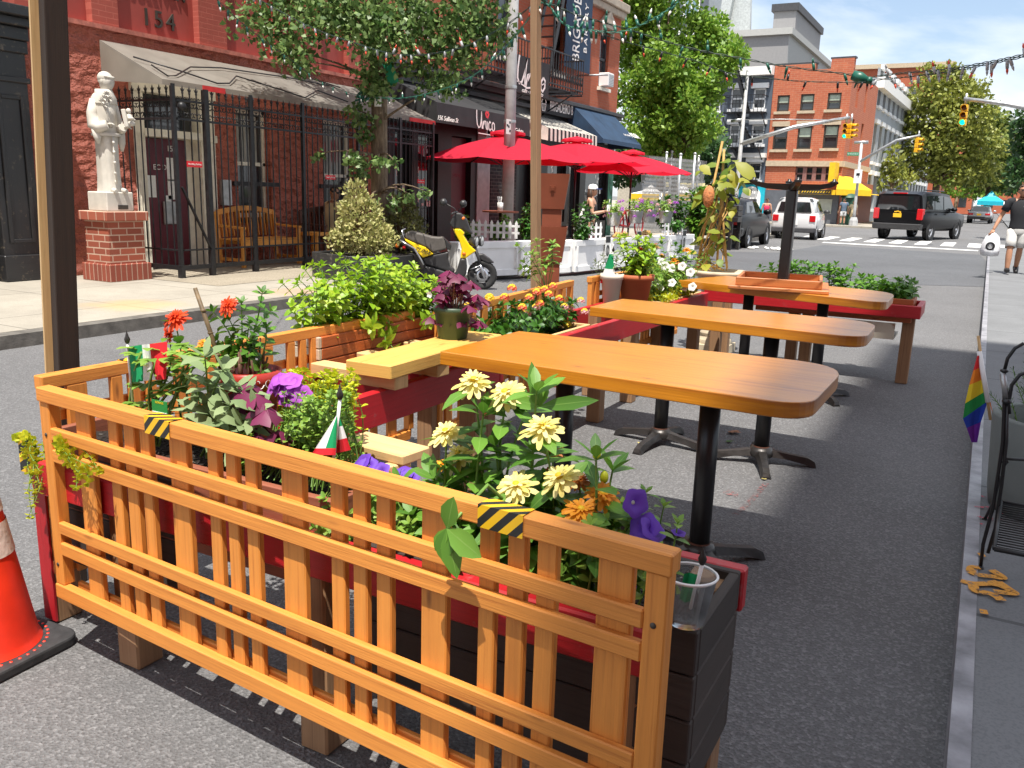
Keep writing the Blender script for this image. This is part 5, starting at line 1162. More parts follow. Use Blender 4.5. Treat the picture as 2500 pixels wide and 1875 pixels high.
for px, py, n_ in ((1310, 955, 4), (1285, 1000, 5), (1455, 1118, 4), (1180, 1010, 5), (1210, 1090, 6), (1150, 1150, 5), (1330, 1200, 5), (1280, 1240, 5), (1100, 1180, 4), (1400, 1290, 4), (1240, 1260, 4), (1370, 1320, 4), (1450, 1300, 4), (1300, 1100, 5), (1060, 1170, 4), (1350, 1245, 5), (1510, 1270, 4), (1495, 1150, 3)):
 p = P(px, py, y=ZY+rnd(-.08, .08)); b = V((p.x+rnd(-.05, .05), ZY+rnd(-.05, .05), .58)); sprig(lm, sm, curve(b, p, .12, 6), n_, .115, .05, .0045, start=.3, droop=.3, up=.45, taper=.3, tipn=4, fold=.15)
p = P(1320, 960, y=ZY+.02)
for d, L in (((-.32, 0, 1), .10), ((1, -.1, .28), .14), ((-.9, -.2, .15), .07), ((.1, .1, 1), .06), ((-.25, -.2, .9), .055)): lm.leaf(p-V((0, 0, .03)), d, (0, -1, .3), L, .034, .12, .25)
for i in range(26):
 b = V((rnd(-1.18, -.62), ZY+rnd(-.06, .05), .58)); tip = b+V((rnd(-.08, .08), rnd(-.08, .08), rnd(.06, .16))); sprig(lm, sm, curve(b, tip), 3, .08, .042, droop=.4, taper=.2)
fin(t, lm, sm, LM['zin'])
for px, py in ((1457, 1108), (1475, 1165)): mb = MB(); q = P(px, py, y=ZY); mb.ball(q, .010, .010, .014, 8, 6); mb.build('bud', LM['lime'], t)
t = plant('zinnia_shoot', 'single green leafy shoot poking over the near top rail beside the striped tape', (-1.0, 1.36, .7)); lm, sm = MB(), MB()
c = PL(1092, 1290, (fa.x, fa.y-.05, 0), fnrm)
for (px, py), W_ in (((1105, 1215), .042), ((1078, 1370), .044), ((1113, 1415), .045), ((1172, 1362), .05), ((1060, 1345), .03)):
 e = PL(px, py, (fa.x, fa.y-.06, 0), fnrm); lm.leaf(c, e-c, (.1, -1, .3), (e-c).length, W_, .06, .2)
sm.tube([V((c.x, ZY, .7)), V((c.x+.01, 1.42, c.z+.05)), c], .004, 5); fin(t, lm, sm, LM['zin'])
t = plant('petunia_plant', 'violet petunias at the right end of the dark planter box', (-.56, 1.6, .62)); lm, sm = MB(), MB()
for i in range(40):
 b = V((rnd(-.72, -.47), rnd(1.52, 1.68), .60)); tip = b+V((rnd(-.09, .08), rnd(-.1, .06), rnd(.05, .2))); sprig(lm, sm, curve(b, tip), 5, .038, .022, .003, droop=.3, taper=.2, whorl=2)
for px, py, hy in ((1575, 1180, 1.6), (1560, 1215, 1.62), (1500, 1250, 1.6), (1545, 1260, 1.58)): p = P(px, py+25, y=hy); sprig(lm, sm, curve(V((p.x-.04, 1.6, .6)), p, .2), 7, .04, .022, .003, droop=.3, taper=.2)
fin(t, lm, sm, LM['herb'])
for px, py, f, R in ((1553, 1228, (.7, -.5, .2), .042), (1573, 1290, (-.1, -.75, .6), .046), (1595, 1293, (.6, -.2, .7), .042), (1562, 1303, (-.3, -.8, .2), .04), (1523, 1425, (-.2, -1, -.1), .04), (1657, 1300, (.2, -.1, 1), .02), (1400, 1262, (-.5, -.8, .3), .02)): petunia(t, P(px, py, y=1.56), R*.72, 'violet', f)
t = plant('petunia_plant', 'violet petunias peeping over the rail beside the brown box end', (-1.2, 1.6, .62)); lm, sm = MB(), MB()
for i in range(44):
 b = V((rnd(-1.36, -1.0), rnd(1.54, 1.7), .56)); tip = b+V((rnd(-.1, .1), rnd(-.1, .06), rnd(.04, .15))); sprig(lm, sm, curve(b, tip), 5, .036, .021, .003, droop=.3, taper=.2)
fin(t, lm, sm, LM['herb'])
for px, py, f, R in ((883, 1128, (-.3, -.6, .7), .036), (900, 1132, (.3, -.5, .8), .03), (930, 1148, (.1, -.6, .7), .03), (985, 1155, (.1, -.3, .9), .036), (1000, 1165, (.3, -.5, .7), .034), (970, 1162, (-.5, -.4, .7), .03)): petunia(t, P(px, py, y=1.6), R*.75, 'violet', f)
HY = 1.63
t = plant('celery_herb', 'leafy green herb with lobed leaves behind the small striped flag', (-2.2, HY, .66)); lm, sm = MB(), MB()
for px, py in ((345, 860), (380, 880), (400, 900), (420, 850), (450, 870), (365, 930), (470, 900), (440, 930), (340, 985), (410, 960), (480, 860), (505, 880), (350, 1000)):
 p = P(px, py, y=HY+rnd(-.03, .1)); b = V((-2.13+rnd(-.05, .1), HY, .66)); sm.tube(curve(b, p, .2), .004, 5)
 for k in range(5):
  an = k*1.25+rnd(-.3, .3); q = p+V((math.cos(an)*.03, math.sin(an)*.025, rnd(-.01, .02)))
  for j in (-1, 0, 1): lm.leaf(q, (math.cos(an+j*.8), math.sin(an+j*.8), rnd(-.1, .3)), (0, 0, 1), .042, .03, .25, .15)
fin(t, lm, sm, LM['herb'])
t = plant('sage_plant', 'grey green sage in front of the red scroll pot', (-1.85, HY, .66)); lm, sm = MB(), MB()
for px, py in ((480, 940), (520, 950), (545, 905), (500, 870), (560, 990), (600, 960), (540, 1030), (590, 1040), (510, 1010), (620, 1000), (480, 1000), (575, 945)):
 p = P(px, py, y=HY-.03+rnd(-.03, .04)); b = V((-1.83+rnd(-.1, .1), HY, .66)); sprig(lm, sm, curve(b, p, .1), 4, .085, .034, .004, start=.45, droop=.3, up=.5, taper=.1, tipn=3, fold=.1)
fin(t, lm, sm, LM['sage'])
t = plant('oregano_plant', 'fine light green oregano and thyme behind the near top rail', (-1.62, HY, .66)); lm, sm = MB(), MB()
for i in range(120):
 p = P(rnd(690, 850), rnd(960, 1090), y=HY+rnd(-.05, .12)); b = V((p.x+rnd(-.05, .05), HY+rnd(-.04, .06), .66)); sprig(lm, sm, curve(b, V((p.x, p.y, max(p.z, .70))), .15), 6, .021, .016, .002, start=.3, droop=.2, taper=.15)
for i in range(20):
 p = P(rnd(560, 620), rnd(1060, 1110), y=HY-.06); sprig(lm, sm, curve(V((p.x, HY-.04, .66)), V((p.x, p.y, max(p.z, .69))), .2), 6, .014, .009, .002, taper=.1)
fin(t, lm, sm, LM['herb'])
t = plant('creeping_jenny', 'yellow green creeping jenny behind the magenta petunias', (-1.9, 1.85, .66)); lm, sm = MB(), MB()
for i in range(130):
 p = P(rnd(690, 870), rnd(905, 985), y=1.84+rnd(-.06, .1)); b = V((p.x, 1.8, .66)); sprig(lm, sm, curve(b, V((p.x, p.y, max(.69, p.z))), .15), 5, .02, .019, .002, start=.4, droop=.2, taper=.05)
fin(t, lm, sm, LM['lime'])
for px, py, f in ((672, 930, (-.3, -.7, .6)), (688, 942, (.2, -.8, .5)), (700, 950, (.1, -.6, .7)), (715, 945, (.3, -.7, .5)), (728, 962, (0, -.8, .5)), (690, 960, (-.3, -.8, .3)), (705, 925, (.2, -.4, .8)), (740, 965, (.4, -.7, .3)), (676, 945, (-.5, -.7, .3)), (698, 970, (0, -.8, .4)), (716, 930, (.1, -.6, .7)), (664, 945, (-.4, -.7, .5)), (722, 975, (.2, -.8, .3)), (683, 925, (-.1, -.5, .8))):
 petunia(t, P(px, py, y=1.74), .027, 'magenta', f)
t = plant('shamrock_plant', 'dark purple shamrock in front of the red scroll pot', (-1.72, HY, .66)); lm, sm = MB(), MB()
for px, py in ((610, 940), (625, 960), (640, 985), (600, 985), (620, 1010), (645, 1040), (665, 1075), (640, 1085), (680, 1050), (605, 930), (585, 950), (650, 1000), (632, 1060)):
 p = P(px, py, y=HY-.02+rnd(-.02, .06)); sm.tube(curve(V((-1.72, HY, .66)), p, .2), .0025, 4)
 for k in range(3): an = rnd(0, 1)+k*2*pi/3; lm.leaf(p, (math.cos(an), math.sin(an), -.3), (0, 0, 1), .045, .06, .4, -.25, rows=((0, .1), (.7, .9), (1, .95)))
fin(t, lm, sm, LM['oxal'])
pc_ = P(600, 1000, y=1.78); t = plant('scroll_pot', 'red pot with white scrolls holding a thorny rose bush', (pc_.x, 1.78, .62), 'potted plant'); rx, ry = pc_.x, 1.80
mb = MB(); zt_ = P(600, 905, y=1.78).z; rr = .088
mb.lathe([(0, .62), (.062, .62), (.082, zt_-.045), (.09, zt_-.04), (rr+.006, zt_), (rr-.004, zt_+.002), (.078, zt_-.03), (0, zt_-.04)], (rx, ry, 0), 32); pot = mb.build('pot', plain('red_glazed_pot', (.36, .028, .018), .35, var=.15), t)
mb = MB()
for k in range(9):
 a = -pi*.95+k*pi*.9/8; pts = []
 for i in range(12): th = i*.55; r_ = .004+.0016*i; aa = a+math.cos(th)*r_*9; pts.append((rx+math.cos(aa)*(rr+.003), ry+math.sin(aa)*(rr+.003), zt_-.026+math.sin(th)*r_*.95))
 mb.tube(pts, .0014, 4)
mb.build('scroll_relief', M['paper'], pot)
lm, sm = MB(), MB(); cane = MB()
for i in range(16): a = rnd(0, 6.3); b = V((rx+math.cos(a)*.05, ry+math.sin(a)*.04, zt_-.03)); cane.tube([b, b+V((rnd(-.02, .02), rnd(-.02, .02), rnd(.05, .12)))], [.004, .003], 5)
cane.build('dead_canes', M['bark'], t)
for px, py in ((640, 715), (560, 780), (590, 740), (650, 800), (530, 830), (610, 790), (660, 760), (500, 850), (620, 850), (560, 850), (520, 760), (640, 900)):
 p = P(px, py, y=1.80); sprig(lm, sm, curve(V((rx+rnd(-.04, .04), ry, zt_)), p, .15), 6, .05, .028, .003, start=.3, droop=.2, taper=.3, up=.3)
fin(t, lm, sm, LM['mid'])
zinnia(t, P(556, 745, y=1.78), .034, 'red', 'red', 4, (.1, -.8, .6), 16)
mb = MB(); q0, q1 = P(545, 920, y=1.76), P(476, 703, y=1.74); mb.tube([q0, q0.lerp(q1, .5)+V((.006, 0, 0)), q1], [.007, .0065, .006], 8)
for u in (.25, .5, .75): mb.ball(q0.lerp(q1, u)+V((.005, 0, 0)), .0085, .0085, .006, 8, 5)
single(mb, 'bamboo_cane', 'dark knotty garden cane leaning out of the red scroll pot', 'cane', plain('cane', (.13, .085, .04), .6, var=.4, scale=50))
t = plant('red_zinnia', 'orange red zinnia pair rising above the green herbs', (-2.15, 1.75, .66)); lm, sm = MB(), MB()
for px, py, R, f in ((428, 777, .044, (.0, -.55, .8)), (413, 815, .032, (-.4, -.7, .2))):
 p = P(px, py, y=1.74); zinnia(t, p, R, 'red', 'red', 5, f, 18); sprig(lm, sm, curve(V((p.x+.04, 1.74, .66)), p-V((0, 0, .01)), .08), 5, .06, .035, .004, start=.2, droop=.3, taper=.1, tipn=0)
zinnia(t, P(500, 838, y=1.74), .025, 'orange', 'yel2', 3)
fin(t, lm, sm, LM['mid'])
for lab, pts in (('creeping jenny trailing down outside the near left corner', ((45, 1065, 40, 1070), (70, 1062, 65, 1110), (80, 1070, 85, 1150), (75, 1075, 70, 1200), (95, 1080, 95, 1230), (85, 1130, 75, 1260), (90, 1100, 100, 1190))), ('creeping jenny poking through the rails of the near lattice', ((150, 1080, 165, 1130), (160, 1085, 200, 1160), (150, 1090, 235, 1150), (175, 1110, 195, 1190), (150, 1065, 155, 1100), (200, 1130, 225, 1180)))):
 yy = 1.47 if 'outside' in lab else 1.40; t = plant('creeping_jenny', lab, (P(pts[0][0], pts[0][1], y=yy).x, yy, .55)); lm, sm = MB(), MB()
 for a, b, c, d in pts:
  for k in range(2): sprig(lm, sm, curve(P(a+rnd(-8, 8), b, y=yy+.05), P(c+rnd(-14, 14), d, y=yy+rnd(-.04, .02)), .25), 8, .016, .015, .002, start=.05, droop=.1, taper=.05, up=.1)
 fin(t, lm, sm, LM['lime'])
t = plant('tomato_seedling', 'sparse pale tomato shoot in front of the thin timber post', (-2.30, 4.6, .66)); lm, sm = MB(), MB(); b = P(1335, 715, y=4.6)
for px, py in ((1300, 620), (1265, 600), (1345, 610), (1280, 640), (1330, 640), (1350, 595), (1275, 655), (1310, 590)):
 p = P(px, py, y=4.6+rnd(-.05, .05)); sprig(lm, sm, curve(b, p, .2), 5, .05, .028, .003, start=.6, droop=.5, taper=.1)
fin(t, lm, sm, LM['herb'])
def pot(name, label, c, r0, r1, h, mat, rim=True, cat='potted plant'):
 t = plant(name, label, c, cat); mb = MB(); pr = [(0, 0), (r0, 0), (r1*.96, h*.8), (r1*(1.08 if rim else 1.0), h*.81), (r1*(1.1 if rim else 1.03), h), (r1*.95, h), (r1*.9, h*.85), (0, h*.82)]; mb.lathe(pr, c, 28); mb.build('pot', mat, t); return t
cw = P(1488, 740, z=.646); cw.y += .02
t = pot('white_pot', 'slim white pot with a small striped flag on the red frame', cw, .055, .08, .215, plain('cream_glaze', (.70, .66, .56), .4, var=.05)); lm, sm = MB(), MB()
for px, py in ((1455, 640), (1472, 625), (1485, 650), (1500, 618), (1448, 655), (1515, 612), (1465, 670), (1505, 640)):
 p = P(px, py, y=cw.y+rnd(-.05, .05)); sprig(lm, sm, curve(cw+V((0, 0, .2)), p, .15), 5, .055, .014, .0025, start=.6, droop=.5, taper=.2)
fin(t, lm, sm, LM['sage'])
ct_ = P(1537, 742, z=.646); ct_.y += .1
t = pot('terracotta_pot', 'round terracotta pot of bright green basil', ct_, .095, .125, .21, plain('terracotta', (.40, .105, .035), .7, var=.12)); lm, sm = MB(), MB()
for i in range(34):
 a = rnd(0, 6.3); r = rnd(0, .1); b = ct_+V((math.cos(a)*r*.6, math.sin(a)*r*.6, .19)); sprig(lm, sm, curve(b, b+V((math.cos(a)*r*1.2, math.sin(a)*r*1.2, rnd(.1, .30))), .1), 5, .075, .042, droop=.5, taper=.3)
fin(t, lm, sm, LM['basil'])
zinnia(t, P(1563, 610, y=ct_.y+.05), .04, 'red', 'red', 3)
t = plant('petunia_plant', 'white petunias with yellow green fringe beside the terracotta pot', (-2.22, 6.6, .66)); lm, sm = MB(), MB(); lm2 = MB()
for i in range(70):
 b = V((rnd(-2.34, -2.12), rnd(6.15, 7.08), .66)); sprig(lm, sm, curve(b, b+V((rnd(-.1, .12), rnd(-.1, .1), rnd(.08, .28)))), 5, .055, .032, droop=.4, taper=.2)
for i in range(50):
 b = V((rnd(-2.2, -2.06), rnd(6.05, 6.9), .67)); sprig(lm2, sm, curve(b, b+V((rnd(-.03, .10), rnd(-.1, .05), rnd(-.06, .06)))), 5, .03, .022, droop=.3, taper=.1)
fin(t, lm, sm, LM['herb']); lm2.build('lime_fringe', LM['lime'], t)
for px, py in ((1590, 680), (1625, 650), (1640, 655), (1580, 700), (1610, 705), (1590, 715), (1620, 665), (1640, 690), (1670, 700), (1655, 715), (1635, 725), (1608, 720), (1690, 700), (1600, 690), (1665, 650), (1685, 665), (1650, 740), (1615, 640)): petunia(t, P(px, py, y=6.5+rnd(-.2, .2)), .034, 'white', (rnd(-.2, .5), -.8, rnd(.1, .6)))
t = plant('marigold_plant', 'orange zinnias standing behind the white petunias', (-2.25, 6.9, .68)); lm, sm = MB(), MB()
for px, py, c in ((1600, 605, 'orange'), (1615, 625, 'orange'), (1645, 635, 'orange'), (1676, 610, 'orange'), (1675, 655, 'yel2'), (1655, 655, 'orange'), (1585, 662, 'yellow'), (1582, 625, 'coral'), (1598, 600, 'rust')):
 p = P(px, py, y=6.9+rnd(-.1, .1)); zinnia(t, p, .042, c, 'yel2', 3); sprig(lm, sm, curve(V((p.x+rnd(-.05, .05), 6.9, .68)), p-V((0, 0, .01)), .1), 4, .08, .045, .004, droop=.3, taper=.1, tipn=0)
for i in range(16): b = V((rnd(-2.35, -2.15), rnd(6.6, 7.1), .68)); sprig(lm, sm, curve(b, b+V((rnd(-.1, .1), rnd(-.1, .1), rnd(.2, .36)))), 5, .085, .05, droop=.4, taper=.2)
fin(t, lm, sm, LM['mid'])
ux, uy = -2.14, 7.95
M['urn'] = plain('cast_stone', (.52, .44, .31), .8, var=.2, scale=8)
ur = thing('pedestal_urn', 'cast stone urn on a turned pedestal carrying the climbing vine', 'urn', (ux, uy, 0)); mb = MB(); mb.box(ux-.17, ux+.17, uy-.17, uy+.17, 0, .09); mb.lathe([(.165, .09), (.165, .13), (.13, .16), (.145, .19), (.09, .25), (.075, .33), (.09, .42), (.12, .46), (.12, .50), (.0, .50)], (ux, uy, 0), 28); mb.build('pedestal', M['urn'], ur, bevel=.006)
zr = P(1748, 665, y=uy-.25).z; mb = MB(); mb.lathe([(.0, .505), (.13, .505), (.19, zr-.06), (.255, zr-.045), (.268, zr-.02), (.262, zr), (.235, zr), (.22, zr-.03), (0, zr-.05)], (ux, uy, 0), 36); mb.build('bowl', M['urn'], ur)
t = plant('climbing_vine', 'yellowing climbing vine twined up a bamboo trellis in the stone urn', (ux, uy, zr)); lm, sm, cn_ = MB(), MB(), MB(); topv = P(1766, 345, y=uy)
for (px, py), (qx, qy) in (((1700, 655), (1764, 345)), ((1750, 655), (1768, 365)), ((1722, 655), (1752, 470)), ((1775, 655), (1757, 440))): cn_.tube([P(px, py, y=uy-.05), P(qx, qy, y=uy)], .011, 7)
cn_.build('bamboo_cane', M['straw'], t)
vn = MB()
for i in range(10):
 pts = [P(1735+rnd(-45, 45), 660, y=uy+rnd(-.1, .1))]; y_ = 640; a = rnd(0, 6)
 while y_ > rnd(360, 560): pts.append(P(1735+(660-y_)*.09+math.sin(a+y_*.02)*rnd(14, 34)*(1.3-(660-y_)/420), y_, y=uy+math.cos(a+y_*.02)*.1)); y_ -= 30
 if len(pts) > 2: vn.tube(pts, .007, 5)
vn.build('vine_stems', M['straw'], t)
for i in range(85):
 py = rnd(395, 650); k = 1 if py > 480 else 1.5; px = 1738+(660-py)*.11+rnd(-42, 42)*k; p = P(px, py, y=uy+rnd(-.16, .12)); a = rnd(0, 6.3); L = rnd(.06, .13); lm.leaf(p, (math.cos(a), math.sin(a)*.6, rnd(-.8, .3)), (0, -.6, 1), L, L*.8, .3, .15, rows=((0, .2), (.2, .8), (.5, 1), (.8, .55), (1, .03)))
for px, py, d, L in ((1815, 415, (.8, -.2, -.5), .26), (1795, 430, (-.2, -.4, -1), .15), (1805, 435, (.4, -.3, -.8), .17), (1740, 500, (-.6, -.3, -.5), .16), (1775, 480, (.5, -.3, -.6), .14)): lm.leaf(P(px-20, py-20, y=uy-.05), d, (0, -.7, .8), L, L*.55, .25, .2)
lm.build('foliage', leafm('yellowing_leaf', (.13, .22, .02), (.42, .38, .04), .5, .4), t)
mb = MB(); q = P(1730, 480, y=uy-.1); mb.ball(q, .055, .05, .10, 12, 8); single(mb, 'dried_gourd', 'dried orange brown seed head hanging on the vine trellis', 'seed head', plain('dry_head', (.50, .19, .07), .8, var=.5, scale=60, bump=.8))
t = plant('mint_plant', 'dark leaved mint clump filling the far planter frame', (-1.05, 7.6, .68)); lm, sm = MB(), MB()
for i in range(90):
 b = V((rnd(-1.6, -.46), rnd(7.44, 7.78), .66)); sprig(lm, sm, curve(b, b+V((rnd(-.07, .07), rnd(-.07, .07), rnd(.06, .22)*(1.15 if b.x < -.8 else .8)))), 5, .075, .045, droop=.35, taper=.2)
for px, py in ((1980, 655), (1945, 660), (2055, 668), (2025, 650), (2190, 685), (2150, 690)): p = P(px, py, y=7.6); sprig(lm, sm, curve(V((p.x, 7.6, .68)), p, .1), 5, .08, .045, droop=.3, taper=.2)
fin(t, lm, sm, LM['mid'])
# ================================================================ scooter
M['yellow'] = plain('yellow_paint', (.85, .58, .004), .25, var=.05, coat=.6); M['seat'] = plain('seat_vinyl', (.095, .085, .075), .55, var=.15, scale=30); M['plastic'] = plain('black_plastic', (.03, .03, .031), .42, var=.2, scale=20); M['tyre'] = plain('tyre_rubber', (.022, .022, .022), .75, var=.3, scale=30); M['chrome'] = plain('brushed_metal', (.55, .56, .58), .25, metal=.9, var=.1)
M['lens'] = glassm('headlamp_glass', (.45, .46, .45), .08); M['amber'] = plain('amber_lens', (.75, .16, .01), .25, var=0); M['redlens'] = plain('red_lens', (.55, .01, .015), .2, var=0)
so_ = V((-6.44, 10.96, 0)); su = V((.86, .51, 0)); sn = V((.51, -.86, 0))
def Sc(x, y, off=0): return PL(900+x/5.821, 460+y/5.821, so_, sn)+sn*off
scoot = thing('scooter', 'yellow and black motor scooter parked at the left kerb', 'scooter', (so_.x-.5, so_.y-.3, 0))
def sprism(nm, pts, w, mat, off=0, bev=.02, par=None):
 mb = MB(); p = [Sc(x, y) for x, y in pts]; mb.prism([q-sn*(w/2-off) for q in p], sn*w); return mb.build(nm, mat, par or scoot, bevel=bev, seg=3)
def wheel(par, c, ax, r, w, rim=True, name='wheel', spokes=5, tread=True, rimmat=None):
 """wheel about axis ax: tyre, rim, spokes, hub"""
 ax = V(ax).normalized(); Mx = ax.to_track_quat('Z', 'Y').to_matrix(); mb = MB(); ri = r*.62
 pr = [(ri, -w*.36), (r*.78, -w*.5), (r*.93, -w*.48), (r*.99, -w*.3), (r, 0), (r*.99, w*.3), (r*.93, w*.48), (r*.78, w*.5), (ri, w*.36)]
 mb.lathe(pr, c, 36, 0, Mx)
 if tread:
  for k in range(30):
   a = 2*pi*k/30
   for s in (-1, 1): q = V(c)+Mx @ V((math.cos(a+.04*s)*r*.985, math.sin(a+.04*s)*r*.985, s*w*.26)); d = Mx @ V((math.cos(a), math.sin(a), 0)); mb.bar(q-ax*w*.2, q+ax*w*.2, r*.1, r*.045, d)
 o = mb.build(name, M['tyre'], par); mb = MB(); rm = rimmat or M['plastic']
 mb.lathe([(ri*1.02, -w*.38), (ri*.9, -w*.34), (ri*.88, w*.34), (ri*1.02, w*.38)], c, 32, 0, Mx)
 for k in range(spokes): a = 2*pi*k/spokes+.3; d = Mx @ V((math.cos(a), math.sin(a), 0)); mb.bar(V(c)+d*r*.1, V(c)+d*ri*.9, w*.42, r*.13, ax, w1=w*.3, h1=r*.10)
 mb.lathe([(0, -w*.42), (r*.16, -w*.4), (r*.16, w*.4), (0, w*.42)], c, 18, 0, Mx); mb.build('rim', rm, o); return o
fc = Sc(1612, 1262); fc.z = .212
w_ = wheel(scoot, fc, sn, .218, .115); mb = MB(); Mx = sn.to_track_quat('Z', 'Y').to_matrix(); mb.lathe([(.05, .05), (.095, .05), (.095, .055), (.05, .055)], fc, 28, 0, Mx); mb.build('brake_disc', M['chrome'], w_)
rc = Sc(520, 1230); rc.z = .212; wheel(scoot, rc, sn, .218, .125)
sprism('side_panel', [(525, 705), (640, 760), (820, 830), (930, 925), (780, 978), (690, 890), (640, 820), (530, 742)], .27, M['yellow'])
sprism('seat', [(530, 640), (570, 605), (640, 610), (760, 640), (900, 680), (1000, 690), (1060, 680), (1095, 760), (1110, 850), (1090, 862), (920, 905), (830, 828), (640, 752), (530, 702)], .25, M['seat'], bev=.045)
sprism('seat_nose', [(1064, 690), (1110, 730), (1180, 800), (1170, 870), (1112, 858), (1096, 760)], .2, M['plastic'], bev=.03)
sprism('front_shield', [(1200, 568), (1310, 570), (1370, 630), (1350, 660), (1400, 740), (1440, 800), (1530, 880), (1420, 955), (1385, 985), (1305, 985), (1322, 850), (1290, 740), (1240, 650)], .30, M['yellow'], bev=.03)
sprism('leg_shield', [(780, 1078), (1000, 1140), (1225, 1215), (1255, 1150), (1303, 987), (1385, 987), (1398, 1120), (1390, 1200), (1350, 1265), (1200, 1292), (1000, 1262), (850, 1180)], .32, M['plastic'], bev=.03)
sprism('underseat_body', [(770, 985), (935, 932), (1140, 890), (1130, 1000), (1160, 1100), (1230, 1150), (1215, 1205), (800, 1075)], .22, M['plastic'], bev=.03)
sprism('rear_fender', [(440, 670), (520, 640), (530, 745), (640, 825), (700, 900), (640, 900), (480, 800), (430, 750)], .2, M['plastic'], bev=.02)
sprism('engine', [(470, 960), (640, 900), (740, 940), (830, 1090), (760, 1180), (560, 1150), (480, 1080)], .18, M['cast'], bev=.02)
sprism('front_fender', [(1545, 935), (1625, 925), (1720, 990), (1788, 1055), (1700, 1062), (1590, 1012)], .13, M['plastic'], bev=.02)
sprism('steering_cowl', [(1205, 568), (1150, 500), (1190, 400), (1240, 340), (1310, 350), (1400, 440), (1440, 560), (1490, 640), (1440, 640), (1340, 580)], .24, M['plastic'], bev=.03)
mb = MB(); mb.tube([Sc(300, 985, .17), Sc(360, 1020, .17), Sc(520, 1110, .17), Sc(620, 1170, .17)], [.05, .066, .066, .045], 14); mb.build('muffler', M['cast'], scoot)
mb = MB()
for o in (-.15, .15): mb.tube([Sc(455, 730, o), Sc(560, 790, o), Sc(660, 845, o), Sc(740, 980, o), Sc(795, 1075, o)], .016, 7)
mb.tube([Sc(520, 720, .1), Sc(490, 640, .1), Sc(480, 590, .08), Sc(520, 575, 0), Sc(480, 590, -.08), Sc(490, 640, -.1), Sc(520, 720, -.1)], .011, 6); mb.build('frame_tube', M['chrome'], scoot)
mb = MB()
for o in (-.085, .085): mb.tube([Sc(1500, 820, o), Sc(1560, 980, o), Sc(1585, 1075, o)], .024, 8);
mb.build('fork_boot', M['plastic'], scoot); mb = MB()
for o in (-.085, .085): mb.tube([Sc(1580, 1065, o), Sc(1610, 1150, o), Sc(1650, 1275, o)], [.019, .026, .02], 9); mb.tube([Sc(1585, 1090, o), Sc(1510, 1120, o), Sc(1440, 1145, o)], .010, 6)
mb.build('fork', M['chrome'], scoot)
fw = V((.86, .51, 0)); hd_ = (fw+sn*.35+V((0, 0, -.05))).normalized()
for x, y, o in ((1525, 752, .075), (1600, 748, -.075)):
 c = Sc(x, y, o); Mx = hd_.to_track_quat('Z', 'Y').to_matrix(); mb = MB(); mb.lathe([(0, -.10), (.055, -.09), (.08, -.01), (.083, .012), (.074, .02)], c, 24, 0, Mx); h_ = mb.build('headlight', M['plastic'], scoot); mb = MB(); mb.lathe([(.0745, .012), (.05, .026), (0, .034)], c, 20, 0, Mx); mb.build('lens', M['lens'], h_)
mb = MB(); mb.tube([Sc(1190, 355, .30), Sc(1230, 335, .16), Sc(1260, 330, 0), Sc(1240, 335, -.16), Sc(1260, 350, -.30)], .013, 7); mb.build('handlebar', M['plastic'], scoot)
for o, x in ((.28, 1070), (-.30, 1340)):
 c = Sc(x, 195 if o > 0 else 220, o*.6); mb = MB(); mb.tube([Sc(1245 if o > 0 else 1270, 325, o*.6), Sc(1225 if o > 0 else 1310, 280, o*.6), c], .007, 6); mb.ball(c, .055, .055, .055, 14, 10, M=None); mb.build('mirror', M['plastic'], scoot)
for x, y, o, nm, mt, r in ((1358, 918, .152, 'reflector', 'amber', .028), (515, 830, .12, 'reflector', 'redlens', .028), (410, 812, .08, 'turn_signal', 'amber', .03), (1345, 425, .10, 'turn_signal', 'amber', .028)): mb = MB(); mb.ball(Sc(x, y, o), r, r, r*1.05, 12, 8); mb.build(nm, M[mt], scoot)
Mz = frame_M(Sc(765, 880, .137), (su+V((0, 0, -.33))), (0, 0, 1)); text_mb('ZUMA', .085, Mz, .001, shear=.5).build('side_lettering', M['plastic'], scoot)
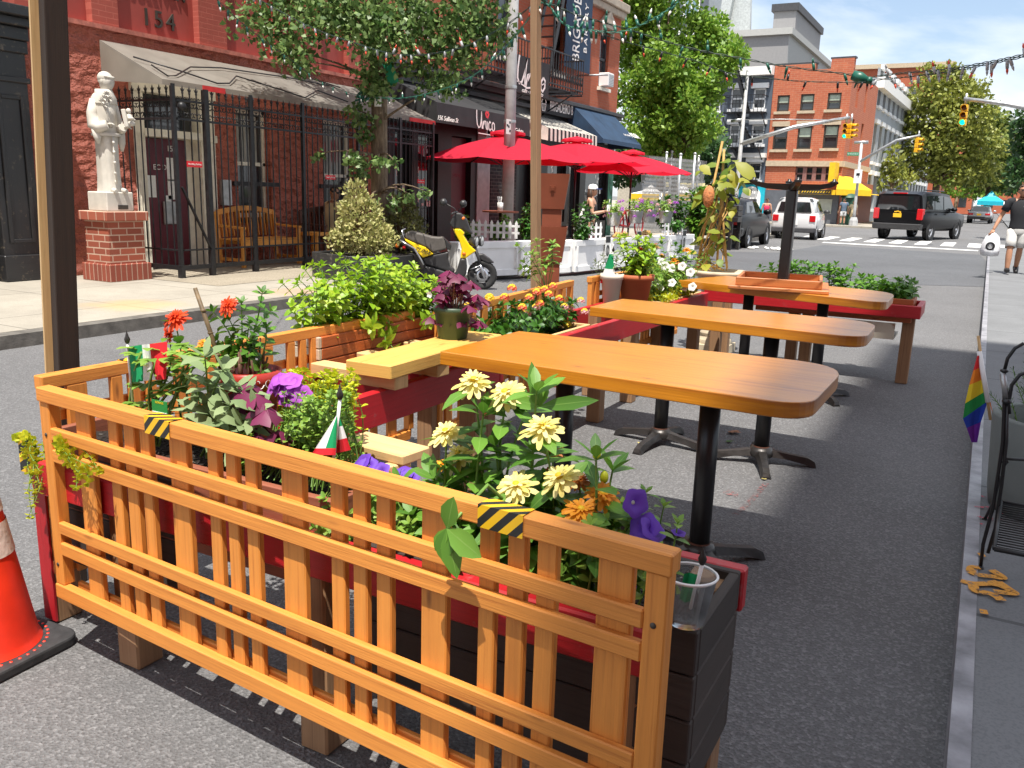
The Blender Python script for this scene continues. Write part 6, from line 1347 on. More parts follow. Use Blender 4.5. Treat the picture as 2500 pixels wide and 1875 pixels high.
# ================================================================ red parasols
M['crimson'] = None
t = NT('crimson_canvas'); t.col((.62, .012, .045)); t.set(Roughness=.8); tr = t.n('ShaderNodeBsdfTranslucent'); tr.inputs[0].default_value = (.75, .012, .035, 1); mx_ = t.n('ShaderNodeMixShader'); mx_.inputs[0].default_value = .42; t.l(t.b.outputs[0], mx_.inputs[1]); t.l(tr.outputs[0], mx_.inputs[2]); t.l(mx_.outputs[0], t.out.inputs[0]); M['crimson'] = t.mat
def parasol(label, cx, cy, zt, zr, R, rot):
 t = thing('parasol', label, 'parasol', (cx, cy, 0), 'crimson parasols over the street tables'); mb = MB(); n = 8; K = 6; S = 6
 for k in range(n):
  a0, a1 = rot+2*pi*k/n, rot+2*pi*(k+1)/n
  def pt(s, u):
   r = R*s; p0 = V((math.cos(a0), math.sin(a0), 0)); p1 = V((math.cos(a1), math.sin(a1), 0)); q = p0.lerp(p1, u)*r
   z = zr+(zt-zr)*(1-s**1.15)-.04*s*math.sin(pi*u)*s+.03*math.sin(pi*s)
   return V((cx, cy, z))+q
  for i in range(K):
   for j in range(S): mb.face([pt(i/K+.001, j/S), pt((i+1)/K, j/S), pt((i+1)/K, (j+1)/S), pt(i/K+.001, (j+1)/S)], smooth=True)
 c = mb.build('canopy', M['crimson'], t); mb = MB(); b = len(mb.v)
 for k in range(16):
  a = rot+2*pi*k/16; a2 = rot+2*pi*(k+1)/16; f = lambda a, r, z, w: V((cx+math.cos(a)*r, cy+math.sin(a)*r, z+w))
  mb.face([f(a, .02, zt+.13, 0), f(a, R*.2, zt+.04, .02*(k % 2)), f(a2, R*.2, zt+.04, .02*((k+1) % 2)), f(a2, .02, zt+.13, 0)]); mb.face([f(a, R*.2, zt+.04, .02*(k % 2)), f(a, R*.205, zt-.01, .02*(k % 2)), f(a2, R*.205, zt-.01, .02*((k+1) % 2)), f(a2, R*.2, zt+.04, .02*((k+1) % 2))])
 mb.build('vent_cap', M['crimson'], c); mb = MB(); mb.tube([(cx, cy, .03), (cx, cy, zt+.12)], .024, 10); mb.ball((cx, cy, zt+.15), .03); mb.build('pole', M['black'], t)
 for k in range(n):
  a = rot+2*pi*k/n; mb = MB(); d = V((math.cos(a), math.sin(a), 0)); o = V((cx, cy, 0)); mb.bar(o+d*.03+V((0, 0, zt-.03)), o+d*R*.97+V((0, 0, zr-.005)), .018, .022); mb.bar(o+d*.03+V((0, 0, zr-.14)), o+d*R*.5+V((0, 0, zr+(zt-zr)*.5-.01)), .014, .016); mb.build('rib', M['darkgrey'], t)
 mb = MB(); mb.lathe([(.25, 0), (.25, .05), (.06, .09), (.03, .3)], (cx, cy, .0), 20); mb.build('base', M['black'], t)
for lab, px, py, y, rl, rr, zrp, rot in (('nearest crimson parasol, left of the thin post', 1240, 316, 16.3, 1050, 1420, 385, .2), ('middle crimson parasol, behind the thin post', 1409, 334, 18.7, 1235, 1575, 390, .45), ('farthest crimson parasol, beside the schoolyard railings', 1545, 366, 21.2, 1400, 1678, 415, .1)):
 top = P(px, py, y=y); a, b = P(rl, zrp, y=y), P(rr, zrp-5, y=y); parasol(lab, top.x, y, top.z-.12, (a.z+b.z)/2-.08, (b.x-a.x)/2, rot)
# ================================================================ white barrier, pickets and planting round the parklet
def panel_run(label, a, b, h, n, thick=.28, flip=1):
 a, b = V((*a, 0)), V((*b, 0)); u = (b-a).normalized(); nm = V((u.y, -u.x, 0))*flip; t = thing('white_barrier', label, 'barrier', a); L = (b-a).length
 for k in range(n):
  p, q = a+u*(L*k/n+.008), a+u*(L*(k+1)/n-.008); mb = MB(); mb.prism([p+V((0, 0, .07)), q+V((0, 0, .07)), q+V((0, 0, h)), p+V((0, 0, h))], -nm*thick); pn = mb.build('panel', M['white'], t, bevel=.006)
  mb = MB()
  for s, e, w, hh in ((p+V((0, 0, h-.05)), q+V((0, 0, h-.05)), .024, .1), (p+V((0, 0, .12)), q+V((0, 0, .12)), .024, .1)): mb.bar(s+nm*.01, e+nm*.01, w, hh)
  for e in (p+u*.04, q-u*.04): mb.bar(e+nm*.011+V((0, 0, .17)), e+nm*.011+V((0, 0, h-.1)), .024, .08, nm)
  mb.build('frame_strip', M['white'], pn, bevel=.004)
  mb = MB(); mb.box(0, .001, 0, .001, 0, .001)
 return t, u, nm, a
c0 = P(1411, 670, z=0); e0 = P(1696, 646, z=0); c0 = V((-6.33, 13.9)); pA = P(1115, 680, z=.06); e0 = V((-5.78, 19.1)); hb = .62
wb, uu, nn_, aa = panel_run('long white panel barrier along the street below the parasols', (c0.x, c0.y), (e0.x, e0.y), hb, 4)
wf, uf, nf, af = panel_run('white panel barrier facing the scooter', (pA.x, pA.y), (-6.37, 13.88), .62, 2)
def notice(px, py, w, h, base, u, nm, lab):
 p = PL(px, py, base, nm); p = p+nm*.03; t = thing('notice', lab, 'notice', p); Mn_ = frame_M(p, u, (0, 0, 1)); q = lambda a, b, c=0: Mn_ @ V((a, b, c))
 mb = MB(); mb.prism([q(-w/2, -h/2), q(w/2, -h/2), q(w/2, h/2), q(-w/2, h/2)], nm*.004); mb.build('sheet', M['paper'], t)
 mb = MB(); mb.face([q(-w*.45, h*.2, .006), q(w*.45, h*.2, .006), q(w*.45, h*.47, .006), q(-w*.45, h*.47, .006)])
 for k in range(24): a, b = 2*pi*k/24, 2*pi*(k+1)/24; mb.face([q(math.cos(a)*w*.34, -h*.15+math.sin(a)*h*.25, .006), q(math.cos(b)*w*.34, -h*.15+math.sin(b)*h*.25, .006), q(math.cos(b)*w*.2, -h*.15+math.sin(b)*h*.17, .006), q(math.cos(a)*w*.2, -h*.15+math.sin(a)*h*.17, .006)])
 mb.face([q(-.015, -h*.3, .0065), q(.02, -h*.3, .0065), q(.02, 0, .0065), q(-.015, 0, .0065)]); mb.build('print', M['black'], t)
cb3 = V((c0.x, c0.y, 0))
for px, py, lab in ((1480, 603, 'printed notice on the white barrier, nearest the tower planter'), (1556, 590, 'printed notice in the middle of the white street barrier'), (1667, 585, 'printed notice near the far end of the white street barrier')): notice(px, py, .2, .42, cb3, uu, nn_, lab)
def pickets(label, a, b, z, n, h=.32):
 a, b = V((*a, z)), V((*b, z)); t = thing('picket_fence', label, 'picket fence', a, 'white picket panels on the barrier'); u = (b-a).normalized(); nm = V((u.y, -u.x, 0)); mb = MB()
 for zz in (.10, .22): mb.bar(a+V((0, 0, zz)), b+V((0, 0, zz)), .015, .04)
 mb.build('rail', M['white'], t)
 for k in range(n):
  p = a.lerp(b, (k+.5)/n)-nm*-.016; w = .026; mb = MB(); mb.prism([p-u*w, p+u*w, p+u*w+V((0, 0, h-.05)), p+V((0, 0, h)), p-u*w+V((0, 0, h-.05))], nm*.012); mb.build('picket', M['white'], t)
p0, p1_ = P(1148, 575, y=13.5), P(1268, 572, y=13.8); pickets('white picket panel behind the scooter headlamps', (p0.x, 13.5), (p1_.x, 13.8), .60, 8)
pickets('white picket panel below the woman in the white cap', (-6.50, 14.2), (-6.38, 15.2), .60, 6); pickets('white picket panel at the far end of the barrier', (-6.02, 17.6), (-5.92, 18.7), .60, 6)
def bush(label, c, r, n, L, W, mat, cat='plant', name='leafy_plant', h0=0, flowers=None, base=None, droop=.4):
 c = V(c); t = plant(name, label, (c.x, c.y, c.z-r[2]), cat); lm, sm = MB(), MB()
 for i in range(n):
  a = rnd(0, 2*pi); e = rnd(0, 1)**.5; z = rnd(-1, 1); k = math.sqrt(max(.05, 1-z*z))*e; tip = c+V((math.cos(a)*k*r[0], math.sin(a)*k*r[1], z*r[2])); sprig(lm, sm, curve(c+V((math.cos(a)*r[0]*.15, math.sin(a)*r[1]*.15, -r[2]*1.0)), tip, .15, 5), 5, L, W, .004, start=.45, droop=droop, taper=.2)
 fin(t, lm, sm, mat)
 if flowers:
  for i in range(flowers[1]): a = rnd(0, 6.3); z = rnd(-.4, 1); k = math.sqrt(1-z*z*.9); cluster(t, c+V((math.cos(a)*k*r[0], math.sin(a)*k*r[1], z*r[2])), flowers[2], flowers[0], 12)
 return t
bush('leafy plant behind the white pickets by the scooter', P(1140, 560, y=13.8), (.35, .2, .22), 26, .12, .06, LM['mid']); bush('leafy plant behind the right end of the near pickets', P(1220, 552, y=14.0), (.22, .2, .2), 20, .12, .06, LM['mid'])
bush('bushy dark plant right of the near picket panel', P(1290, 545, y=14.1), (.22, .22, .33), 40, .10, .055, LM['dark']); bush('bushy pepper plant left of the picket panel under the woman', P(1425, 540, y=14.3), (.24, .22, .32), 46, .10, .055, LM['dark'])
bush('green plant at the far end of the white barrier', P(1640, 520, y=18.2), (.4, .3, .35), 46, .14, .08, LM['dark']); bush('large leafy plant by the black planter beyond the barrier', P(1710, 515, y=19.8), (.5, .4, .5), 60, .18, .10, LM['mid'])
bk = thing('bicycle_planter', 'red bicycle frame used as a flower stand on the barrier', 'bicycle', (-6.3, 16.4, .60)); mb = MB(); M['bikered'] = plain('red_bike_paint', (.30, .015, .02), .4)
for y in (15.9, 17.0):
 for k in range(24): a, b = 2*pi*k/24, 2*pi*(k+1)/24; mb.bar((-6.32, y+math.cos(a)*.24, .86+math.sin(a)*.24), (-6.32, y+math.cos(b)*.24, .86+math.sin(b)*.24), .025, .025)
 for k in range(6): a = 2*pi*k/6; mb.bar((-6.32, y, .86), (-6.32, y+math.cos(a)*.24, .86+math.sin(a)*.24), .006, .006)
for p, q in (((15.9, .86), (16.2, 1.13)), ((16.2, 1.13), (16.8, 1.13)), ((16.2, 1.13), (16.4, .81)), ((16.4, .81), (16.8, 1.13)), ((16.8, 1.16), (17.0, .86)), ((16.4, .81), (15.9, .86))): mb.tube([(-6.32, *p), (-6.32, *q)], .02, 7)
mb.build('frame', M['bikered'], bk)
for px, py, y, lab in ((1498, 535, 15.6, 'first'), (1552, 530, 16.2, 'second'), (1585, 528, 16.7, 'third'), (1625, 530, 17.3, 'fourth')):
 q = P(px, py, y=y); t = thing('bucket_planter', 'galvanised bucket of pink flowers, '+lab+' from the picket panel on the bicycle stand', 'flower bucket', (q.x, y, q.z-.12), 'galvanised flower buckets on the bicycle stand'); mb = MB(); mb.lathe([(0, -.12), (.11, -.12), (.15, .12), (.155, .13), (.14, .1), (0, .09)], q, 18); mb.build('bucket', M['metalgrey'], t)
 lm, sm = MB(), MB()
 for i in range(24): a = rnd(0, 6.3); sprig(lm, sm, curve(q+V((0, 0, .1)), q+V((math.cos(a)*rnd(.05, .26), math.sin(a)*rnd(.05, .26), rnd(.05, .34))), .2), 5, .07, .03, droop=.5, taper=.2)
 fin(t, lm, sm, LM['herb'])
 for i in range(9): a = rnd(0, 6.3); cluster(t, q+V((math.cos(a)*rnd(.1, .25), math.sin(a)*rnd(.1, .25), rnd(.0, .34))), .045, ['magenta' if i % 3 else 'pink'], 10)
for y, w in ((15.6, .35), (16.9, .3)):
 mb = MB();
 for k in range(5): mb.tube([(-6.2+rnd(-.05, .05), y-w+k*w*.4, .65), (-6.15, y-w+k*w*.4+.12, .69+rnd(0, .05)), (-6.2, y-w+k*w*.4+.25, .65)], .025, 6)
 single(mb, 'driftwood', 'pale driftwood pieces on the barrier '+('left' if y < 16 else 'right')+' below the bicycle stand', 'driftwood', M['straw'])
q = P(1222, 515, y=14.6); t = thing('cafe_table', 'small dark cafe table under the nearest crimson parasol', 'table', (q.x, 14.6, 0)); mb = MB(); mb.lathe([(0, q.z-.03), (.35, q.z-.03), (.35, q.z), (0, q.z)], (q.x, 14.6, 0), 24, smooth=False); mb.build('tabletop', M['brownplank'], t); mb = MB(); mb.tube([(q.x, 14.6, 0), (q.x, 14.6, q.z-.03)], .03, 8); mb.build('leg', M['black'], t)
mb = MB(); mb.lathe([(0, 0), (.05, 0), (.06, .16), (.05, .16), (.045, .02)], (q.x+.05, 14.5, q.z), 14);
for k in range(7): mb.tube([(q.x+.05, 14.5, q.z+.02), (q.x+.05+rnd(-.06, .06), 14.5+rnd(-.05, .05), q.z+.27)], .008, 5)
single(mb, 'straw_holder', 'glass of pale straws on the cafe table under the parasol', 'straw holder', M['paper'])
q = P(1446, 449, y=15.6); Hw = q.z
WP = dict(STAND); WP.update(relbow=(.24, .05, 1.16), rhand=(.20, .32, 1.22), lelbow=(-.24, -.06, 1.15), lhand=(-.22, .05, .92), shw=.165)
t, R, Mh, body = person('woman in a white cap and dark top holding a drink in the parklet', (q.x, 15.6, 0), -pi/2+.35, Hw-.02, skinA, plain('dark_tank_top', (.02, .018, .022), .8), plain('maroon_skirt', (.12, .02, .035), .8), hairB, WP, longhair=True, tank=True)
k = Hw/1.75; mb = MB(); mb.lathe([(.102*k, .035*k), (.098*k, .085*k), (.07*k, .125*k), (0, .14*k)], (0, 0, 0), 18, M=None); m2 = MB(); m2.add(mb, Mh); m2.build('cap', M['white'], t)
mb = MB(); mb.box(.06*k, .19*k, -.07*k, .07*k, .035*k, .05*k); m2 = MB(); m2.add(mb, Mh); m2.build('cap_brim', plain('navy_brim', (.02, .04, .2), .7), t)
mb = MB(); mb.tube([R @ V((-.13, .08, 1.42)), R @ V((-.05, -.13, 1.2)), R @ V((.1, -.16, 1.0)), R @ V((.14, -.12, .85))], [.02, .02, .06, .08], 8); mb.build('tote_bag', M['paper'], t)
h = R @ (body['r'][2]+V((0, .05, .06))); mb = MB(); mb.lathe([(.03, -.07), (.037, .06), (.0, .062)], h, 12); mb.tube([h+V((0, 0, .05)), h+V((.02, 0, .17))], .005, 5); single(mb, 'drink_cup', 'clear plastic drink cup with a straw in the hand of the capped woman', 'cup', M['paper'])
# ================================================================ tree box, shrubs, ginkgo
tb = thing('tree_box', 'black timber tree box in the pavement at the foot of the ginkgo', 'planter', (-8.2, 10.6, .12)); pts = [(-8.62, 9.72), (-7.75, 9.45), (-7.3, 9.9), (-7.3, 11.1), (-7.8, 11.6), (-8.6, 11.6)]
for k in range(6):
 a, b = V((*pts[k], 0)), V((*pts[(k+1) % 6], 0)); mb = MB()
 for z in (.215, .395): mb.bar(a+V((0, 0, z)), b+V((0, 0, z)), .045, .174)
 mb.build('side_board', wood('board_black', (.03, .03, .031), (.012, .012, .012), .5, knots=False, wear=.15, wearc=(.2, .18, .15)) if k == 0 else bpy.data.materials['board_black'], tb, bevel=.006)
mb = MB(); mb.face([V((*p, .43)) for p in pts]); mb.build('soil', M['soil'], tb)
def shrub(label, cs, mat, size, n):
 t = plant('shrub', label, (cs[0][0][0], cs[0][0][1], .43)); vv = []
 for c, r in cs:
  m = int(n*r[0]*r[2]*12); d = RNG.normal(size=(m, 3)); d /= np.linalg.norm(d, axis=1)[:, None]; rad = RNG.uniform(.55, 1.0, (m, 1))**.6; p = np.array(c)+d*rad*np.array(r)+RNG.normal(size=(m, 3))*.03
  a = RNG.normal(size=(m, 3))*.6+d*.8+np.array([0, 0, .4]); a /= np.linalg.norm(a, axis=1)[:, None]; b = np.cross(a, RNG.normal(size=(m, 3))); b /= np.linalg.norm(b, axis=1)[:, None]; s = size*RNG.uniform(.7, 1.3, (m, 1))
  vv.append(np.stack([p, p+a*s*.5+b*s*.28, p+a*s, p+a*s*.5-b*s*.28], 1))
 quads('foliage', np.concatenate(vv), mat, t); mb = MB()
 for c, r in cs:
  for i in range(6): mb.tube(curve((c[0], c[1], .4), V(c)+V((rnd(-1, 1)*r[0]*.7, rnd(-1, 1)*r[1]*.7, rnd(-.2, .8)*r[2])), .1), [.016, .006], 5, cap=False)
 mb.build('stems', M['bark'], t)
y = 10.05
def at(px, py, yy=y): p = P(px, py, y=yy); return (p.x, p.y, p.z)
shrub('cream variegated shrub filling the near side of the tree box', [(at(885, 575), (.46, .34, .26)), (at(880, 525), (.34, .26, .26)), (at(868, 478), (.15, .14, .2)), (at(925, 590), (.25, .25, .18)), (at(838, 590), (.2, .22, .17))], LM['varie'], .065, 900)
shrub('dull olive shrub behind the ginkgo trunk in the tree box', [(at(985, 560, 11.2), (.34, .3, .3)), (at(975, 510, 11.2), (.26, .22, .24)), (at(1010, 590, 11.2), (.22, .25, .2))], LM['olive'], .06, 800)
gk = thing('ginkgo_tree', 'ginkgo street tree with hanging leafy sprays growing from the black tree box', 'tree', (-8.35, 11.0, .4)); bark = NT('ginkgo_bark'); v_ = bark.coord('Object', (9, 9, 1.6)); nz_ = bark.noise(v_, 3, 5, .7); bark.col(bark.ramp(nz_, [(.35, (.10, .065, .04)), (.65, (.26, .19, .12))])); bark.set(Roughness=.9); bark.bump(nz_, .9, .03)
tr0 = [V((-8.35, 11.0, .40))]+[P(926, py, y=11.0) for py in (560, 470, 380, 300, 200, 90, -60)]+[V((-8.3, 11.0, 5.4)), V((-8.25, 11.05, 7.2))]
mb = MB(); mb.tube(tr0, [.15, .135, .128, .125, .12, .12, .11, .10, .085, .03], 14)
gl = []   # (center, radius) clumps
for px, py, r, yy in ((620, 20, .35, 9.6), (680, 60, .35, 9.8), (720, 110, .3, 9.8), (735, 150, .2, 9.8), (690, 125, .15, 9.8), (780, 40, .4, 10), (800, 10, .4, 10.2), (880, 30, .4, 10.2), (900, 80, .33, 10.2), (950, 40, .4, 10.4), (920, 130, .22, 10.4), (980, 90, .28, 10.4), (905, 180, .25, 10.6), (900, 215, .2, 10.7), (940, 205, .18, 10.6), (1060, 50, .42, 10.8), (1120, 40, .45, 11), (1180, 50, .38, 11), (1080, 120, .36, 10.9), (1140, 120, .30, 11), (1060, 190, .26, 10.9), (1100, 210, .2, 10.9), (1215, 70, .25, 11.2), (1020, 150, .25, 10.8), (860, 265, .16, 10.7), (895, 290, .2, 10.8), (890, 330, .15, 10.8), (880, 385, .16, 10.5), (925, 390, .13, 10.4), (860, 380, .13, 10.4), (780, 375, .10, 10.3), (960, 390, .10, 10.4), (880, 420, .13, 10.6), (1000, 475, .10, 10.2), (1035, 465, .09, 10.1), (960, 490, .12, 10.5), (905, 490, .1, 10.2), (1170, 0, .4, 11), (1000, 0, .4, 10.6), (850, -20, .4, 10.2), (700, 0, .3, 9.9)):
 gl.append((np.array(P(px, py, y=yy)), r))
for i in range(34): a = rnd(0, 6.3); r = rnd(.3, 2.4); gl.append((np.array((-8.3+math.cos(a)*r, 11.2+math.sin(a)*r*.8, rnd(4.6, 8.0))), rnd(.45, .7)))
for c, r in gl:
 c = V(c); j = min(range(len(tr0)), key=lambda q: abs(tr0[q].z-max(.9, c.z-.2 if c.z > 2.2 else c.z))); s0 = tr0[max(1, j)]
 if r < .3 or rnd(0, 1) < .8: mb.tube(curve(s0, c, .12, 6), [.022 if r < .25 else .035, .006], 5, cap=False)
mb.build('trunk', bark.mat, gk); vv = []
for c, r in gl:
 m = int(300*(r/.35)**1.9) if c[2] < 4.6 else 520; sz = .075 if c[2] < 4.6 else .10
 p = c+np.clip(RNG.normal(size=(m, 3)), -2, 2)*r*np.array([.52, .52, .45]); p[:, 2] -= RNG.uniform(0, 1, m)*r*.35; u = RNG.normal(size=(m, 3)); u /= np.linalg.norm(u, axis=1)[:, None]; dn = u*.7+np.array([0, 0, -.6]); dn /= np.linalg.norm(dn, axis=1)[:, None]
 sd = np.cross(dn, RNG.normal(size=(m, 3))); sd /= np.linalg.norm(sd, axis=1)[:, None]; s = sz*RNG.uniform(.6, 1.15, (m, 1)); vv.append(np.stack([p, p+dn*s*.75+sd*s*.62, p+dn*s, p+dn*s*.75-sd*s*.62], 1))
quads('crown', np.concatenate(vv), leafm('ginkgo_leaf', (.035, .10, .018), (.26, .38, .12), .45, .4), gk)
mb = MB(); q = P(955, 195, y=10.7); mb.bar(P(945, 150, y=10.65), P(962, 205, y=10.65), .18, .004, (0, 1, 0)); single(mb, 'green_pennant', 'green cloth pennant tied to the ginkgo trunk', 'pennant', plain('pennant_green', (.01, .24, .12), .7))
mb = MB(); mb.prism([P(914, 236, y=10.8), P(930, 236, y=10.8), P(930, 260, y=10.8), P(914, 260, y=10.8)], (0, .01, 0)); single(mb, 'paper_tag', 'white paper tag stapled to the ginkgo trunk', 'tag', M['paper'])
# ================================================================ far side of the crossing
slab('pavement', -90, -5.6, 53.5, 400, .10, M['walk_l']); slab('pavement', 1.2, 60, 53.5, 400, .10, M['walk_r'])
FC = P(2047, 500, y=56.0); FC.z = .1; fdir = V((-1, .10, 0)).normalized(); fn = V((-fdir.y, fdir.x, 0)); fn = fn if fn.y < 0 else -fn
sdir = V((.03, 1, 0)).normalized(); snn = V((sdir.y, -sdir.x, 0))
def fpx(px, py): p = PL(px, py, FC, fn); return (p-FC).dot(fdir), p.z-.1
def spx(px, py): p = PL(px, py, FC, snn); return (p-FC).dot(sdir), p.z-.1
def frect(x0, y0, x1, y1): a, b = fpx(x0, y0), fpx(x1, y1); return (min(a[0], b[0]), max(a[0], b[0]), min(a[1], b[1]), max(a[1], b[1]))
M['curt2'] = plain('pale_blind', (.42, .48, .38), .8, var=.15)
def far_windows(root, holes, O, u, n, frame, sill=None, hood=None, sash=True, blind=None, d=.14):
 for k, (a, b, c, e) in enumerate(holes):
  q = lambda s, z, o: O+u*s+V((0, 0, z))-n*o; up = n; mb = MB(); w = .09
  for s0, s1, z0, z1 in ((a, a+w, c, e), (b-w, b, c, e), (a, b, c, c+w), (a, b, e-w, e))+(((a, b, (c+e)/2-.05, (c+e)/2+.05),) if sash else ()):
   mb.prism([q(s0, z0, d), q(s1, z0, d), q(s1, z1, d), q(s0, z1, d)], n*.08)
  f = mb.build('window', frame, root); mb = MB(); mb.prism([q(a, c, d+.02), q(b, c, d+.02), q(b, e, d+.02), q(a, e, d+.02)], n*.03); mb.build('pane', M['glass'], f)
  if blind and blind[k % len(blind)]:
   h = blind[k % len(blind)]; mb = MB(); mb.prism([q(a+w, e-w-(e-c)*h, d-.012), q(b-w, e-w-(e-c)*h, d-.012), q(b-w, e-w, d-.012), q(a+w, e-w, d-.012)], n*.006); mb.build('blind', M['curt2'], f)
  if sill: mb = MB(); mb.prism([q(a-.12, c-.16, 0), q(b+.12, c-.16, 0), q(b+.12, c, 0), q(a-.12, c, 0)], n*.14); mb.build('window_sill', sill, root)
  if hood: mb = MB(); mb.prism([q(a-.15, e, 0), q(b+.15, e, 0), q(b+.15, e+.3, 0), q(a-.15, e+.3, 0)], n*.16); mb.build('lintel', hood, root)
RB = thing('brick_corner_house', 'orange brick three storey house with yellow awnings on the far corner', 'building', FC)
Wf = fpx(1880, 300)[0]; Hh = fpx(2084, 165)[1]; Hh0 = fpx(1893, 180)[1]
hs = [frect(*r) for r in ((1899, 233, 1925, 272), (1956, 230, 1985, 270), (2022, 227, 2051, 267), (1890, 309, 1919, 365), (1949, 308, 1978, 364), (2013, 305, 2043, 362))]
big = frect(1943, 406, 2032, 443); Ws = P(2131, 330, x=FC.x+.3).y-56
mb = MB(); facade(mb, FC, fdir, fn, Wf, Hh, hs+[big], .2); facade(mb, FC, sdir, snn, Ws, Hh, [(1.8, 2.6, 7.0, 8.9), (1.5, 2.3, 3.9, 6.3), (5, 5.8, 7, 8.9), (5, 5.8, 3.9, 6.3)], .2)
e1 = FC+sdir*Ws; facade(mb, FC+fdir*Wf, sdir, -snn, Ws, Hh, [], .1); mb.build('wall', M['brick_far'], RB)
mb = MB(); i_ = .25; pts = [FC+(-fn-snn)*i_, FC+fdir*(Wf-i_)-fn*i_, FC+fdir*(Wf-i_)+sdir*Ws, FC-snn*i_+sdir*Ws]; mb.prism([V((p.x, p.y, .1)) for p in pts], (0, 0, Hh-.3)); mb.build('core', M['darkgrey'], RB)
M['stonetrim'] = plain('tan_stone_trim', (.50, .40, .28), .8, var=.12)
mb = MB(); zb = fpx(2045, 393)[1]; zb0 = fpx(2045, 407)[1]
mb.prism([FC+V((0, 0, zb0))+fn*.0, FC+fdir*Wf+V((0, 0, zb0)), FC+fdir*Wf+V((0, 0, zb)), FC+V((0, 0, zb))], fn*.12); mb.prism([FC+V((0, 0, zb0)), FC+sdir*Ws+V((0, 0, zb0)), FC+sdir*Ws+V((0, 0, zb)), FC+V((0, 0, zb))], snn*.12); mb.build('stone_band', M['stonetrim'], RB)
for a, b, h in ((0, 1.3, .55), (2.2, Wf, .35)): mb = MB(); mb.prism([FC+fdir*a+V((0, 0, Hh)), FC+fdir*b+V((0, 0, Hh)), FC+fdir*b+V((0, 0, Hh+h)), FC+fdir*a+V((0, 0, Hh+h))], -fn*.4); mb.build('parapet', M['brick_far'], RB); mb = MB(); mb.prism([FC+fdir*(a-.06)+V((0, 0, Hh+h)), FC+fdir*(b+.06)+V((0, 0, Hh+h)), FC+fdir*(b+.06)+V((0, 0, Hh+h+.1)), FC+fdir*(a-.06)+V((0, 0, Hh+h+.1))], -fn*.46); mb.build('coping', M['darkgrey'], RB)
far_windows(RB, hs, FC, fdir, fn, M['num'], M['stonetrim'], None, True, (.35, .45, .5, 0, .45, .35)); far_windows(RB, [big], FC, fdir, fn, plain('pink_frame', (.16, .08, .075), .6), None, None, True)
mb = MB()
for k in range(1, 4): s = big[0]+(big[1]-big[0])*k/4; mb.prism([FC+fdir*(s-.12)+V((0, 0, big[2]))-fn*.1, FC+fdir*(s+.12)+V((0, 0, big[2]))-fn*.1, FC+fdir*(s+.12)+V((0, 0, big[3]))-fn*.1, FC+fdir*(s-.12)+V((0, 0, big[3]))-fn*.1], fn*.08)
mb.build('mullion', plain('pink_mullion', (.24, .12, .11), .6), RB)
for r in hs[3:]: mb = MB(); mb.prism([FC+fdir*(r[0]-.1)+V((0, 0, r[3])), FC+fdir*(r[1]+.1)+V((0, 0, r[3])), FC+fdir*(r[1]+.1)+V((0, 0, r[3]+.3)), FC+fdir*(r[0]-.1)+V((0, 0, r[3]+.3))], fn*.06); mb.build('lintel', M['stonetrim'], RB)
M['shopgrey'] = plain('blue_grey_shopfront', (.105, .115, .135), .6, var=.12); M['yel'] = plain('yellow_canvas', (.80, .50, .01), .7, var=.08)
zs = fpx(1990, 466)[1]
mb = MB(); a, b = 0, Wf; mb.prism([FC+V((0, 0, 0))+fn*.001, FC+fdir*b+fn*.001, FC+fdir*b+fn*.001+V((0, 0, zs)), FC+fn*.001+V((0, 0, zs))], fn*.15); sf = mb.build('shopfront', M['shopgrey'], RB)
r = frect(1976, 485, 2030, 522); mb = MB(); q = lambda s, z, o: FC+fdir*s+V((0, 0, z))+fn*o
mb.prism([q(r[0], r[2], .151), q(r[1], r[2], .151), q(r[1], r[3], .151), q(r[0], r[3], .151)], fn*.03); mb.build('shop_window', plain('papered_window', (.40, .43, .38), .4, var=.1), sf)
r = frect(1950, 462, 2046, 472); mb = MB(); mb.prism([q(r[0], r[2]-.1, .15), q(r[1], r[2]-.1, .15), q(r[1], r[3], .15), q(r[0], r[3], .15)], fn*.5); ys = mb.build('yellow_fascia', M['yel'], RB)
m_ = frame_M(q((r[0]+r[1])/2, (r[2]+r[3])/2-.05, .655), -fdir, (0, 0, 1)); mb = MB(); stroke(mb, [(-.95, 0), (.95, 0)], .26, None, m_, .004); pl_ = mb.build('name_plate', M['num'], ys); mb = MB()
for k in range(11): stroke(mb, [(-.8+k*.16, -.05+.02*(k % 2)), (-.72+k*.16, .05)], .05, None, m_, .009)
mb.build('lettering', M['yel'], pl_)
r = frect(2037, 398, 2046, 446); mb = MB(); mb.prism([q(r[0], r[2], .12), q(r[1], r[2], .12), q(r[1], r[3], .12), q(r[0], r[3], .12)], fn*.9); mb.build('blade_sign', M['yel'], RB)
